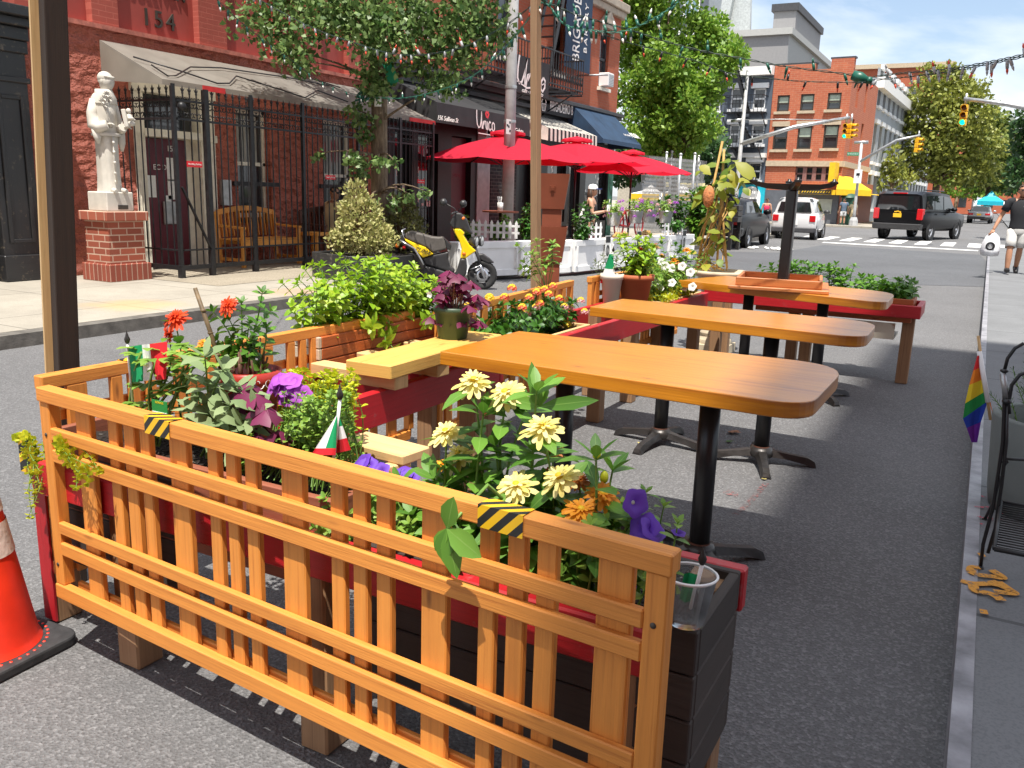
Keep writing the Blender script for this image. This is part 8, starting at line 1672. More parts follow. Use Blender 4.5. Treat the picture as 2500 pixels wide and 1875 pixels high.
# ================================================================ vehicles
M['carblack'] = plain('black_car_paint', (.004, .004, .005), .3, var=0, coat=0, spec=.22); M['carwhite'] = plain('white_car_paint', (.72, .72, .72), .25, var=0, coat=.8); M['carsilver'] = plain('silver_car_paint', (.42, .43, .44), .3, metal=.5, var=0, coat=.8); M['carglass'] = glassm('car_glass', (.012, .014, .016), .04); M['alloy'] = plain('alloy_wheel', (.50, .50, .51), .3, metal=.8, var=0); M['tail'] = plain('tail_lamp', (.50, .008, .012), .2, var=0, coat=.5); M['plate'] = plain('amber_plate', (.80, .45, .02), .5, var=0)
def car(label, loc, yaw, L, W, prof, roof, paint, wr, wx, glass_side, rear, kind='car', lower=None, extra=None):
 """x back->front, y left.  prof: (x, z_low, z_belt, half width); roof: (x, z_roof, half width)"""
 t = thing('parked_car' if kind == 'car' else kind, label, 'car', loc); R = Matrix.Translation(loc) @ Matrix.Rotation(yaw, 4, 'Z'); T_ = lambda v: R @ V(v); n = len(prof); rows = []
 for x, zl, zb, hw in prof: rows.append([(x, -hw*.82, zl), (x, -hw*.97, zl+.12), (x, -hw, (zl+zb)*.52), (x, -hw*.985, zb-.08), (x, -hw*.93, zb), (x, 0, zb+.03), (x, hw*.93, zb), (x, hw*.985, zb-.08), (x, hw, (zl+zb)*.52), (x, hw*.97, zl+.12), (x, hw*.82, zl)])
 mb = MB(); b = 0
 for r in rows: mb.v += [tuple(T_(p)) for p in r]
 m = len(rows[0])
 for i in range(n-1):
  for j in range(m-1): mb.f.append((i*m+j, i*m+j+1, (i+1)*m+j+1, (i+1)*m+j)); mb.m.append(0); mb.sm.append(True); mb.u.append([(0, 0)]*4)
 for i in (0, n-1): mb.f.append(tuple(i*m+j for j in range(m))[::(1 if i else -1)]); mb.m.append(0); mb.sm.append(False); mb.u.append([(0, 0)]*m)
 body = mb.build('body', paint, t, bevel=.03, seg=3)
 for p in body.data.polygons: p.use_smooth = True
 mb = MB(); g = []   # greenhouse: roof shell over glass
 for x, zr, hw, zb, hb in roof: g.append([(x, -hb, zb), (x, -(hb*.35+hw*.65), zb+(zr-zb)*.72), (x, -hw, zr-.05), (x, -hw*.75, zr), (x, hw*.75, zr), (x, hw, zr-.05), (x, (hb*.35+hw*.65), zb+(zr-zb)*.72), (x, hb, zb)])
 for r in g: mb.v += [tuple(T_(p)) for p in r]
 m = 8
 for i in range(len(g)-1):
  for j in range(m-1): mb.f.append((i*m+j, i*m+j+1, (i+1)*m+j+1, (i+1)*m+j)); mb.m.append(0); mb.sm.append(True); mb.u.append([(0, 0)]*4)
 for i in (0, len(g)-1): mb.f.append(tuple(i*m+j for j in range(m))); mb.m.append(0); mb.sm.append(False); mb.u.append([(0, 0)]*m)
 mb.build('roof', paint, t)
 def surf(x, z):   # half width of the greenhouse side at x,z
  for i in range(len(roof)-1):
   if roof[i][0] <= x <= roof[i+1][0]:
    u = (x-roof[i][0])/(roof[i+1][0]-roof[i][0]); A = [roof[i][k]*(1-u)+roof[i+1][k]*u for k in range(5)]; k = (z-A[3])/(A[1]-A[3])
    return (A[4]+(A[4]*.35+A[2]*.65-A[4])*k/.72) if k < .72 else (A[4]*.35+A[2]*.65)+(A[2]-(A[4]*.35+A[2]*.65))*(k-.72)/.28
  return roof[0][4]
 for s in (-1, 1):
  for quad in glass_side:
   mb = MB(); mb.face([T_((x, s*(surf(x, z)+.012), z)) for x, z in (quad if s > 0 else quad[::-1])]); mb.build('side_window', M['carglass'], t)
  for x in wx:
   c = T_((x, s*(W/2-.13), wr)); ax = (R.to_3x3() @ V((0, s, 0))); wheel(t, c, ax, wr, .23, tread=False, rimmat=M['alloy'], spokes=6)
   mb = MB(); cc = T_((x, s*(W/2-.045), wr)); Mx = ax.to_track_quat('Z', 'Y').to_matrix(); mb.lathe([(wr*1.02, -.02), (wr*1.16, .03), (wr*1.2, .0)], cc, 26, 0, Mx); mb.lathe([(wr*1.1, -.03), (0, -.03)], cc, 20, 0, Mx); mb.build('wheel_arch', lower or M['plastic'], t)
  mb = MB(); mx_ = extra['mirror']; mb.ball(T_((mx_[0], s*(W/2+.08), mx_[1])), .10, .13, .085, 10, 7, M=R); mb.build('wing_mirror', paint if paint is not M['carwhite'] else M['plastic'], t)
  tl = extra['tail']; mb = MB(); mb.prism([T_((tl[4] if len(tl) > 4 else -.03, s*a, z)) for a, z in ((tl[0], tl[2]), (tl[1], tl[2]), (tl[1], tl[3]), (tl[0], tl[3]))], R.to_3x3() @ V((.25, 0, 0))); mb.build('tail_lamp', M['tail'], t, bevel=.02)
 mb = MB(); mb.face([T_(p) for p in rear]); mb.build('rear_window', M['carglass'], t)
 bp = extra['bumper']; mb = MB(); mb.prism([T_((-.07, y_, z)) for y_, z in ((-W/2+.06, bp[0]), (W/2-.06, bp[0]), (W/2-.03, bp[1]), (-W/2+.03, bp[1]))], R.to_3x3() @ V((.3, 0, 0))); mb.build('bumper', lower or M['plastic'], t, bevel=.03)
 pz = extra['plate']; mb = MB(); mb.prism([T_((pz[1], y_, z)) for y_, z in ((-.16, pz[0]-.08), (.16, pz[0]-.08), (.16, pz[0]+.08), (-.16, pz[0]+.08))], R.to_3x3() @ V((.02, 0, 0))); pl = mb.build('number_plate', extra.get('pm', M['plate']), t)
 return t, T_, R
rl, rr_ = P(2144, 583, z=0), P(2270, 587, z=0); yaw = pi/2-math.radians(15); mid_ = (rl+rr_)/2; dirv = V((math.cos(yaw), math.sin(yaw), 0)); o = mid_-dirv*1.15; o.y += .4
sp = [(0, .50, 1.12, .93), (.08, .42, 1.16, .98), (1.0, .38, 1.18, 1.0), (3.6, .36, 1.16, 1.0), (4.2, .38, 1.14, .99), (5.3, .42, 1.06, .95), (5.65, .5, .95, .85)]
sr = [(.02, 1.82, .84, 1.12, .95), (.4, 1.93, .86, 1.16, .97), (2.0, 1.95, .87, 1.16, .98), (3.2, 1.90, .85, 1.16, .98), (4.05, 1.22, .88, 1.15, .96)]
t, T_, R_ = car('big black SUV turning right across the crossing', (o.x, o.y, 0), yaw, 5.65, 2.0, sp, sr, M['carblack'], .40, (1.15, 4.45), [[(.35, 1.24), (1.25, 1.24), (1.25, 1.78), (.45, 1.76)], [(1.33, 1.24), (2.3, 1.24), (2.3, 1.8), (1.33, 1.79)], [(2.4, 1.24), (3.55, 1.24), (3.1, 1.74), (2.4, 1.79)]], [(-.014, .84, 1.2), (-.014, -.84, 1.2), (-.004, -.76, 1.74), (-.004, .76, 1.74)], 'suv', extra=dict(mirror=(3.35, 1.25), tail=(.74, .97, .82, 1.25), bumper=(.42, .66), plate=(.98, -.04)))
mb = MB(); mb.prism([T_((-.035, a, z)) for a, z in ((-.13, 1.07), (-.05, 1.10), (-.04, 1.115), (.04, 1.115), (.05, 1.10), (.13, 1.10), (.13, 1.14), (.05, 1.14), (.04, 1.16), (-.04, 1.16), (-.05, 1.14), (-.13, 1.12))], R_.to_3x3() @ V((.02, 0, 0))); mb.build('gold_emblem', M['plate'], t)
mb = MB(); mb.box(0, 1, 0, 1, 0, 1); mb = MB(); mb.prism([T_((.0, a, z)) for a, z in ((-.28, 1.83), (.28, 1.83), (.26, 1.87), (-.26, 1.87))], R_.to_3x3() @ V((.1, 0, 0))); mb.build('brake_lamp', M['tail'], t)
mb = MB()
for s in (-1, 1): mb.tube([T_((.6, s*.7, 1.99)), T_((3.0, s*.7, 1.98))], .025, 6)
mb.build('roof_rail', M['plastic'], t)
for s in (-1, 1):
 for x in (1.45, 2.55): mb = MB(); mb.prism([T_((x+.0, s*1.0, 1.04)), T_((x+.25, s*1.0, 1.04)), T_((x+.25, s*1.0, 1.08)), T_((x, s*1.0, 1.08))], R_.to_3x3() @ V((0, s*.03, 0))); mb.build('door_handle', M['plastic'], t)
q = P(1860, 585, z=0); q2 = P(1975, 585, z=0); yaw = pi/2+.02; W_ = 1.66; o = V(((q.x+q2.x)/2+.1, q2.y-.45, 0))
sp = [(0, .36, .93, .74), (.07, .28, .98, .82), (.6, .25, .99, .83), (2.0, .25, .96, .83), (2.5, .3, .86, .76), (2.69, .4, .70, .62)]; sr = [(.02, 1.42, .58, .93, .74), (.4, 1.55, .63, .97, .78), (1.2, 1.54, .63, .97, .79), (2.2, .98, .68, .95, .78)]
t, T_, R_ = car('small white hatchback parked ahead of the black sedan', o, yaw, 2.69, 1.66, sp, sr, M['carwhite'], .29, (.42, 2.25), [[(.35, 1.02), (.8, 1.02), (.8, 1.42), (.45, 1.38)], [(.9, 1.02), (1.75, 1.02), (1.35, 1.42), (.9, 1.44)]], [(-.012, .62, 1.0), (-.012, -.62, 1.0), (.02, -.52, 1.38), (.02, .52, 1.38)], lower=M['darkgrey'], extra=dict(mirror=(1.75, 1.03), tail=(.56, .78, .66, .90), bumper=(.26, .45), plate=(.62, -.03), pm=M['white']))
mb = MB()
for a0, a1, z0, z1 in ((-.66, .66, 1.39, 1.5),): mb.prism([T_((.04, a0, z0)), T_((.04, a1, z0)), T_((.25, a1*.85, z1)), T_((.25, a0*.85, z1))], R_.to_3x3() @ V((.03, 0, .01)))
mb.build('black_roof_edge', M['plastic'], t)
q = P(1833, 606, z=0); yaw = pi/2+.03; o = V((q.x-.95, q.y-.95, 0))
sp = [(0, .40, .88, .72), (.1, .30, .96, .84), (1.0, .25, .99, .91), (3.0, .25, .98, .92), (3.6, .27, .93, .90), (4.5, .32, .80, .80), (4.75, .42, .62, .66)]; sr = [(.5, 1.02, .66, .97, .80), (1.15, 1.40, .62, .97, .82), (2.0, 1.46, .65, .97, .83), (2.6, 1.40, .65, .97, .83), (3.4, 1.0, .70, .96, .82)]
car('black sedan parked at the kerb beyond the black planter', o, yaw, 4.75, 1.84, sp, sr, M['carblack'], .33, (.95, 3.75), [[(.85, 1.03), (1.9, 1.03), (1.9, 1.37), (1.2, 1.33)], [(1.98, 1.03), (3.1, 1.03), (2.6, 1.34), (1.98, 1.37)]], [(.52, .6, 1.06), (.52, -.6, 1.06), (1.06, -.55, 1.36), (1.06, .55, 1.36)], extra=dict(mirror=(2.85, 1.05), tail=(.5, .82, .68, .84), bumper=(.35, .6), plate=(.7, -.03)))
q = P(2380, 546, z=0); o = V((P(2400, 546, z=0).x-.4, 84, .0)); yaw = pi/2-.05
car('silver sedan waiting by the turquoise tent', o, yaw, 4.75, 1.84, sp, sr, M['carsilver'], .33, (.95, 3.75), [[(.85, 1.03), (1.9, 1.03), (1.9, 1.37), (1.2, 1.33)], [(1.98, 1.03), (3.1, 1.03), (2.6, 1.34), (1.98, 1.37)]], [(.50, .62, 1.02), (.50, -.62, 1.02), (1.1, -.55, 1.38), (1.1, .55, 1.38)], extra=dict(mirror=(2.85, 1.05), tail=(.45, .84, .70, .86), bumper=(.35, .58), plate=(.75, -.03)))
# ================================================================ people in the distance and the walker with carrier bags
fo = P(2468, 668, z=.12); Hm = (P(2437, 452, y=fo.y).z-.12)
WK = dict(pelvis=(0, 0, .92), chest=(0, .01, 1.25), neck=(0, .0, 1.49), head=(0, .03, 1.645), lelbow=(-.29, -.02, 1.15), relbow=(.33, -.03, 1.13), lhand=(-.33, .06, .92), rhand=(.44, .10, .86), lknee=(-.09, -.02, .50), rknee=(.10, .16, .50), lfoot=(-.09, -.26, .06), rfoot=(.10, .20, .02), shw=.20, ltoe=(0, 1, -.5), rtoe=(0, 1, .1), face=.1)
grey = plain('light_grey_shorts', (.55, .54, .51), .8, var=.08); blk = plain('black_tee', (.014, .015, .018), .85, var=.15)
t, R, Mh, body = person('man in a black tee and grey shorts walking with white carrier bags', (fo.x, fo.y, .12), pi+.06, Hm, skinB, blk, grey, hairB, WK, sleeve=.62, shorts=.92)
k = Hm/1.75; mb = MB()
for s in (-1, 1): mb.prism([Mh @ (V((.098, s*.012+dy, dz))*k) for dy, dz in ((0, .005), (s*.05, .008), (s*.055, .03), (0, .035))], (Mh.to_3x3() @ V((.012, 0, 0)))*k)
mb.bar(Mh @ (V((.09, -.075, .03))*k), Mh @ (V((.09, .075, .03))*k), .012, .01); mb.build('sunglasses', M['plastic'], t)
Mtx = frame_M(R @ V((-.09, .135, 1.33)), R.to_3x3() @ V((-1, 0, 0)), (0, 0, 1)); text_mb('RL life', .05, Mtx, .002, shear=.3).build('chest_print', M['offwhite'], t)
def bag(lab, p, w, h, lean=0):
 b_ = thing('carrier_bag', lab, 'bag', p-V((0, 0, h)), 'white carrier bags'); mb = MB(); n = 22; rg = [(.02, -.02), (.35, -.10), (.62, -.22), (.85, -.5), (1.0, -.8), (.8, -1.0), (.1, -1.02)]
 for i, (s, z) in enumerate(rg):
  for j in range(n): a = 2*pi*j/n; k = 1+.10*math.sin(5*a+i*1.3)+.06*math.sin(9*a-i); mb.v.append((p.x+math.cos(a)*w*.5*s*k, p.y+math.sin(a)*w*.32*s*k, p.z+z*h*(1+.03*math.sin(3*a))))
 for i in range(len(rg)-1):
  for j in range(n): j2 = (j+1) % n; mb.f.append((i*n+j, i*n+j2, (i+1)*n+j2, (i+1)*n+j)); mb.m.append(0); mb.sm.append(True); mb.u.append([(0, 0)]*4)
 mb.build('sack', plain('thin_white_plastic', (.74, .75, .77), .35, var=.06, scale=30, bump=.5, bscale=20) if 'thin_white_plastic' not in bpy.data.materials else bpy.data.materials['thin_white_plastic'], b_)
 mb = MB(); c = p+V((-.01, -w*.31, -h*.62));
 for k in range(20): a, b2 = 2*pi*k/20, 2*pi*(k+1)/20; mb.face([c+V((math.cos(a)*.085, 0, math.sin(a)*.085)), c+V((math.cos(b2)*.085, 0, math.sin(b2)*.085)), c+V((math.cos(b2)*.05, -.004, math.sin(b2)*.05)), c+V((math.cos(a)*.05, -.004, math.sin(a)*.05))])
 for k in range(5): mb.face([c+V((-.04+k*.018, -.006, -.03)), c+V((-.03+k*.018, -.006, -.03)), c+V((-.02+k*.018, -.006, .035)), c+V((-.03+k*.018, -.006, .035))])
 mb.build('round_print', M['black'], b_)
hR, hL = R @ body['r'][2], R @ body['l'][2]
bag('white carrier bag with a round black print hanging from the walker\'s hand at left', hR+V((0, -.03, -.02)), .36, .48); bag('white carrier bag at the right picture edge in the walker\'s other hand', hL+V((.02, -.02, -.04)), .34, .48)
q = P(1874, 483, y=41); skp = plain('pink_top', (.62, .02, .09), .8)
p0 = P(1874, 484, y=41); zt_ = p0.z; WB = dict(STAND); WB.update(lknee=(-.09, .1, .5), lfoot=(-.09, .18, .04), rfoot=(.09, -.15, .06))
person('woman in a pink top walking away past the white hatchback', (p0.x, 41, .05), .1, zt_-.05, skinA, skp, navy, hairD, WB, tank=True, shorts=2)
p0 = P(2063, 484, y=54.6); person('person in a blue top and white bag waiting at the far crossing', (p0.x, 54.6, .1), .4, p0.z-.1, skinA, plain('grey_blue_top', (.10, .14, .20), .8), plain('white_skirt', (.6, .6, .6), .8), hairD, STAND)
p0 = P(2073, 490, y=54.9); person('person in pale yellow behind the blue top at the far crossing', (p0.x+.25, 55.2, .1), .2, p0.z-.1, skinA, beige, beige, hairB, WB)
q = P(2080, 490, y=57); mb = MB(); mb.box(q.x+.1-.5, q.x+.4, 55.6, 56.3, .1, 1.7); mb.lathe([(.5, 0), (.35, .2), (0, .28)], (q.x-0.05, 55.95, 1.7), 16); single(mb, 'newspaper_box', 'dark green newspaper box beside the far corner pole', 'box', plain('box_green', (.02, .08, .05), .5))
q = P(1790, 610, z=0); t = thing('black_planter', 'black slatted planter on legs in front of the black sedan', 'planter', (q.x, q.y, 0)); w = 1.25; zt_ = P(1780, 500, y=q.y).z; mb = MB()
for k in range(3): mb.box(q.x-w, q.x+.12, q.y-.25, q.y+.25, zt_-.16*(k+1)+.01, zt_-.16*k-.01)
mb.build('slats', M['blackwood'], t, bevel=.008)
for x, y_ in ((-.06, -.23), (.06, .2), (-.45, -.23), (-w+.05, -.23)): mb = MB(); mb.box(q.x+x-.05, q.x+x+.05, q.y+y_-.05, q.y+y_+.05, 0, zt_-.02); mb.build('leg', M['blackwood'], t)
bush('dark purple rubber plant in the black slatted planter', (q.x-.25, q.y, zt_+.18), (.3, .2, .2), 14, .22, .11, leafm('purple_black_leaf', (.012, .014, .016), (.04, .03, .03), .3, .1)); bush('light green plant at the left of the black slatted planter', (q.x-.9, q.y, zt_+.2), (.35, .25, .25), 26, .18, .09, LM['herb'])
mb = MB()
for k in range(14): mb.ball((q.x+.5+rnd(-.3, .9), q.y+1.3+rnd(-.4, .4), .03), rnd(.04, .1), rnd(.04, .1), .04, 7, 5)
single(mb, 'rubble', 'small heap of pale rubble on the road beside the black sedan', 'rubble', M['paper'])
# ================================================================ right pavement: pot, flag, chair, sprayed marks, shading building
pr = (P(2392, 1020, z=.52)+V((0, 0, 0))); cxp, cyp = .12+.31, 4.28; rp = .31
pt = thing('concrete_pot', 'round grey concrete pot of rosemary on the right pavement', 'planter', (cxp, cyp, .12)); M['potgrey'] = plain('pot_concrete', (.15, .165, .155), .8, var=.12, scale=5)
mb = MB(); mb.lathe([(0, .125), (rp*.88, .125), (rp*.92, .2), (rp, .535), (rp-.012, .545), (rp-.035, .54), (rp-.05, .47), (0, .46)], (cxp, cyp, 0), 48); mb.build('pot', M['potgrey'], pt)
lm, sm = MB(), MB()
for i in range(70):
 a = rnd(0, 6.3); r = rnd(.02, .24); b = V((cxp-.06+math.cos(a)*r*.8, cyp+.03+math.sin(a)*r, .46)); pts_ = curve(b, b+V((rnd(-.14, .14), rnd(-.1, .1), rnd(.15, .42))), .15); sprig(lm, sm, pts_, 16, .035, .0045, .003, start=.15, droop=.05, taper=.2, up=.8, tipn=5)
fin(pt, lm, sm, LM['rosem'])
def flag(label, base, top, cols, w, h, droop, r=.004, finial=True, gather=.0, face=(0, -1, 0), pole=None):
 """stick flag: stripes run along the stick; cloth hangs in folds"""
 t = thing('small_flag', label, 'flag', base); base, top = V(base), V(top); mb = MB(); mb.tube([base, top], r, 8); mb.build('stick', pole or M['white'], t)
 if finial: mb = MB(); mb.lathe([(r*1.2, 0), (r*1.7, .004), (r*2.2, .012), (r*1.2, .022), (0, .04)], top, 10); mb.build('finial', M['cast'], t)
 return t
def cloth(t, grid, mats, stripes_along_u=True, name='cloth'):
 """grid[i][j] points; stripes by i"""
 mb = MB(); n = len(grid)-1; m = len(grid[0])-1
 for i in range(n):
  for j in range(m): mb.face([grid[i][j], grid[i+1][j], grid[i+1][j+1], grid[i][j+1]], min(len(mats)-1, i*len(mats)//n), smooth=True)
 return mb.build(name, mats, t)
IT = [plain('flag_green', (.0, .27, .09), .8, var=0), plain('flag_white', (.78, .78, .78), .8, var=0), plain('flag_red', (.62, .01, .02), .8, var=0)]
for m_ in IT: pass
def folded(a, b, w, h, n=12, m=8, drop=(0, 0, 0), amp=.012, ph=0):
 """cloth attached along a->b (stick), width vector w, with waves"""
 a, b, w = V(a), V(b), V(w); nm = w.cross(b-a).normalized(); out = []
 for i in range(n+1):
  u = i/n; row = []
  for j in range(m+1): v_ = j/m; row.append(a.lerp(b, v_)+w*u+V(drop)*u*u+nm*(amp*math.sin(u*9+ph+v_*2)*u**.5))
  out.append(row)
 return out
y = 1.62; a, b = P(325, 990, y=y), P(311, 838, y=y); t = flag('small green white and red stick flag at the near left corner', a, b, IT, 0, 0, 0)
cloth(t, folded(P(322, 933, y=y), P(314, 846, y=y), P(408, 925, y=y)-P(322, 933, y=y), 0, amp=.010), IT)
y = 1.56; a, b = P(815, 1118, y=y), P(830, 975, y=y); t = flag('small green white and red stick flag drooping behind the near top rail', a, b, IT, 0, 0, 0); q0, q1 = P(815, 1112, y=y), P(826, 1000, y=y)
def tri(t, A, Bv, C, name, mat): pass
g = []
for i in range(13):
 u = i/12; f_ = P(760+u*0, 1112, y=y+.01); row = []
 L0 = P(790-(u)*28, 1098+u*14, y=y-.012*math.sin(u*3));
 for j in range(7): v_ = j/6; row.append((q1-V((0, 0, .01))).lerp(P(822-u*60, 1110, y=y-.015-.012*math.sin(u*5)), v_)+V((0, -.004, 0)))
 g.append(row)
mb = MB()
for i in range(12):
 for j in range(6):
  py_ = j/6; m_ = 2 if (j >= 5 or (i > 9 and j > 4)) else (0 if i < 6 else 1); mb.face([g[i][j], g[i+1][j], g[i+1][j+1], g[i][j+1]], m_, smooth=True)
g2 = [[(q1-V((0, 0, .01))).lerp(P(815+u/8*42, 1108-u*1.2, y=y+.012+.008*math.sin(u)), v_/6) for v_ in range(7)] for u in range(9)]
for i in range(8):
 for j in range(6): mb.face([g2[i][j], g2[i+1][j], g2[i+1][j+1], g2[i][j+1]], 2 if j >= 4 else (0 if j < 2 else 1), smooth=True)
mb.build('cloth', IT, t)
y = cw.y-.04; a, b = P(1490, 692, y=y), P(1497, 614, y=y); t = flag('small drooping stick flag standing in the slim white pot', a, b, IT, 0, 0, 0, .005)
mb = MB()
for k, (z0, z1) in enumerate(((0, .5), (.5, .72), (.72, 1))):
 f = lambda s, z: P(1495, 620, y=y)+V((s*(.02+.06*z), -.01, -.215*z)); mb.face([f(-1, z0), f(-.1, z0)+V((0, -.02, 0)), f(-.1, z1)+V((0, -.02, 0)), f(-1, z1)], k, smooth=True); mb.face([f(-.1, z0)+V((0, -.02, 0)), f(.5, z0), f(.5, z1), f(-.1, z1)+V((0, -.02, 0))], k, smooth=True)
mb.build('cloth', IT, t)
q = P(1676, 1425, y=1.51); cpx, cpy = q.x, 1.53; zc = .605; t = NT('clear_plastic'); t.set(Roughness=.08); t.b.inputs['Transmission Weight'].default_value = .92; t.b.inputs['IOR'].default_value = 1.1; t.col((.9, .93, .95)); M['clear'] = t.mat
cup = thing('plastic_cup', 'clear plastic cup holding a small flag at the right end of the dark planter', 'cup', (cpx, cpy, zc)); zt_ = P(1700, 1405, y=cpy).z; mb = MB(); mb.lathe([(0, zc), (.034, zc), (.052, zt_-.005), (.0535, zt_), (.0515, zt_), (.033, zc+.003), (0, zc+.003)], (cpx, cpy, 0), 28); mb.build('cup', M['clear'], cup); mb = MB(); mb.lathe([(.052, zt_-.004), (.0555, zt_), (.052, zt_+.003), (.0505, zt_)], (cpx, cpy, 0), 28); mb.build('rim', M['white'], cup)
a, b = P(1686, 1490, y=cpy), P(1714, 1378, y=cpy); t = flag('small green flag rolled round its stick in the clear plastic cup', a, b, IT, 0, 0, 0); cloth(t, folded(P(1690, 1478, y=cpy), P(1708, 1402, y=cpy), P(1655, 1474, y=cpy)-P(1690, 1478, y=cpy), 0, n=4, amp=.006), IT[:1])
RBW = [plain('rb_'+n_, c_, .8, var=0) for n_, c_ in (('red', (.62, .01, .015)), ('orange', (.75, .20, .01)), ('yellow', (.78, .58, .02)), ('green', (.01, .25, .05)), ('blue', (.008, .04, .34)), ('violet', (.14, .015, .28)))]
y = 4.12; a, b = P(2418, 1025, y=y), P(2388, 820, y=y); t = flag('rainbow flag on a thin stick leaning out of the concrete pot', a, b, 0, 0, 0, 0, .006, False, pole=M['palewood']); mb = MB(); top_ = P(2390, 862, y=y); n = 24
Ls = [(2386, 868), (2376, 905), (2366, 940), (2356, 985), (2351, 1022), (2360, 1045), (2372, 1080)]; Rs = [(2394, 868), (2400, 900), (2405, 930), (2408, 960), (2412, 985), (2395, 1030), (2386, 1080)]
for i in range(6):
 for j in range(4):
  f = lambda k, s: P(Ls[k][0]*(1-s)+Rs[k][0]*s, Ls[k][1]*(1-s)+Rs[k][1]*s-(6*s if 0 < k < 5 else 0), y=y-.02*math.sin(s*4+k*.4)); mb.face([f(i, j/4), f(i+1, j/4), f(i+1, (j+1)/4), f(i, (j+1)/4)], i, smooth=True)
for k, (x0, x1) in enumerate(((2394, 2398), (2398, 2402))): mb.face([P(2391, 870, y=y+.02), P(2412+k*6, 985+k*8, y=y+.02), P(2418+k*6, 1003+k*6, y=y+.02), P(2394, 872, y=y+.02)], k)
mb.build('cloth', RBW, t); mb = MB(); mb.tube([P(2391, 858, y=y-.006), P(2412, 982, y=y-.006)], .010, 8); mb.build('sleeve', M['white'], t)
ch = thing('wire_chair', 'black wire folding chair with a slatted seat at the right edge', 'chair', (.35, 3.5, .12)); y0 = 3.42; mb = MB()
g = lambda px, py, yy=y0: P(px, py, y=yy)
for dy in (0,):
 mb.tube([g(2500, 838), g(2478, 850), g(2460, 875), g(2452, 905)], .006, 7); mb.tube([g(2520, 905), g(2490, 915), g(2470, 940), g(2462, 985), g(2464, 1010)], .0065, 7)
mb.tube([g(2452, 905), g(2452, 985), g(2448, 1080), g(2438, 1150), g(2424, 1240), g(2400, 1330), g(2394, 1385)], .0065, 7); mb.tube([g(2460, 985), g(2457, 1080), g(2446, 1180), g(2430, 1290), g(2412, 1350)], .0065, 7); mb.tube([g(2440, 1165), g(2426, 1225, 3.9), g(2404, 1268, 4.0)], .0065, 7); mb.tube([g(2450, 1120), g(2500, 1122), g(2540, 1124)], .0055, 7)
mb.tube([g(2452, 1120), g(2460, 1128), g(2456, 1134), g(2446, 1126)], .005, 6); mb.build('frame', M['black'], ch)
mb = MB(); mb.tube([g(2448, 910), g(2456, 972)], .010, 9); mb.build('sleeve', M['metalgrey'], ch); mb = MB(); mb.ball(g(2452, 905), .014, .014, .008); mb.ball(g(2458, 980), .016, .016, .013); mb.build('collar', M['black'], ch)
for px, py, yy in ((2394, 1388, y0), (2404, 1270, 4.0)): mb = MB(); mb.ball(g(px, py, yy), .012, .012, .012); mb.build('foot_cap', M['black'], ch)
zs_ = g(2430, 1235).z; mb = MB(); A, B_ = P(2445, 1225, z=zs_), P(2427, 1340, z=zs_); w = .46
for k in range(22): p = A.lerp(B_, k/21); mb.tube([p, p+V((w, 0, 0))], .0028, 5)
mb.tube([A, B_], .006, 6); mb.tube([A, A+V((w, 0, 0))], .006, 6); mb.tube([B_, B_+V((w, 0, 0))], .008, 6); mb.build('seat', M['black'], ch)
def catmull(pts, n=8):
 out = []; k = len(pts)
 for i in range(k-1):
  p0, p1, p2, p3 = pts[max(0, i-1)], pts[i], pts[i+1], pts[min(k-1, i+2)]
  for j in range(n): t = j/n; out.append(.5*((2*p1)+(p2-p0)*t+(2*p0-5*p1+4*p2-p3)*t*t+(3*p1-p0-3*p2+p3)*t**3))
 return out+[pts[-1]]
def spraym(n_, c, th):
 t = NT(n_); t.col(c); t.set(Roughness=.9); tb_ = t.n('ShaderNodeBsdfTransparent'); m = t.n('ShaderNodeMixShader'); t.l(t.ramp(t.noise(t.coord('Object'), 45, 5, .75), [(th-.06, (0, 0, 0)), (th+.06, (1, 1, 1))]), m.inputs[0]); t.l(tb_.outputs[0], m.inputs[1]); t.l(t.b.outputs[0], m.inputs[2]); t.l(m.outputs[0], t.out.inputs[0]); return t.mat
M['spray_o'] = spraym('orange_spray', (.62, .28, .04), .42); M['spray_p'] = spraym('pink_spray', (.55, .06, .10), .52); M['spray_r'] = spraym('faint_red_spray', (.26, .10, .095), .55)
def spray(name, strokes, z, mat, w):
 mb = MB()
 for k_, s in enumerate(strokes): pts = [P(px, py, z=z) for px, py in s]; stroke(mb, [(p.x, p.y) for p in (catmull(pts, 5) if len(pts) > 2 else pts)], w, None, Matrix.Translation((0, 0, z)), .0012+.0005*k_)
 o = mb.build(name, mat); setp(o, kind='structure')
S2 = lambda lst: [(2250+x*.708, 1200+y*.709) for x, y in lst]
spray('survey_mark', [S2([(200, 262), (176, 262), (172, 278), (200, 288), (240, 292), (275, 298), (272, 290), (240, 270)]), S2([(135, 308), (180, 318), (230, 318), (265, 312)]), S2([(232, 318), (270, 325), (312, 345), (312, 352), (250, 345)]), S2([(262, 312), (312, 346)]), S2([(178, 325), (186, 345), (230, 352), (260, 365), (275, 378)]), S2([(196, 220), (218, 222)]), S2([(200, 415), (228, 420)])], .127, M['spray_o'], .034)
spray('survey_mark', [[(2396, 1212), (2420, 1214)], [(2380, 1238), (2440, 1240)], [(2386, 1262), (2450, 1270)], [(2392, 1280), (2405, 1282)], [(2440, 1255), (2462, 1245)]], .127, M['spray_p'], .018)
spray('survey_mark', [[(1870, 1180), (1840, 1215), (1815, 1240), (1795, 1256)]], .004, M['spray_r'], .03); spray('survey_mark', [[(1770, 1200), (1790, 1206), (1802, 1208)]], .004, M['spray_r'], .06)
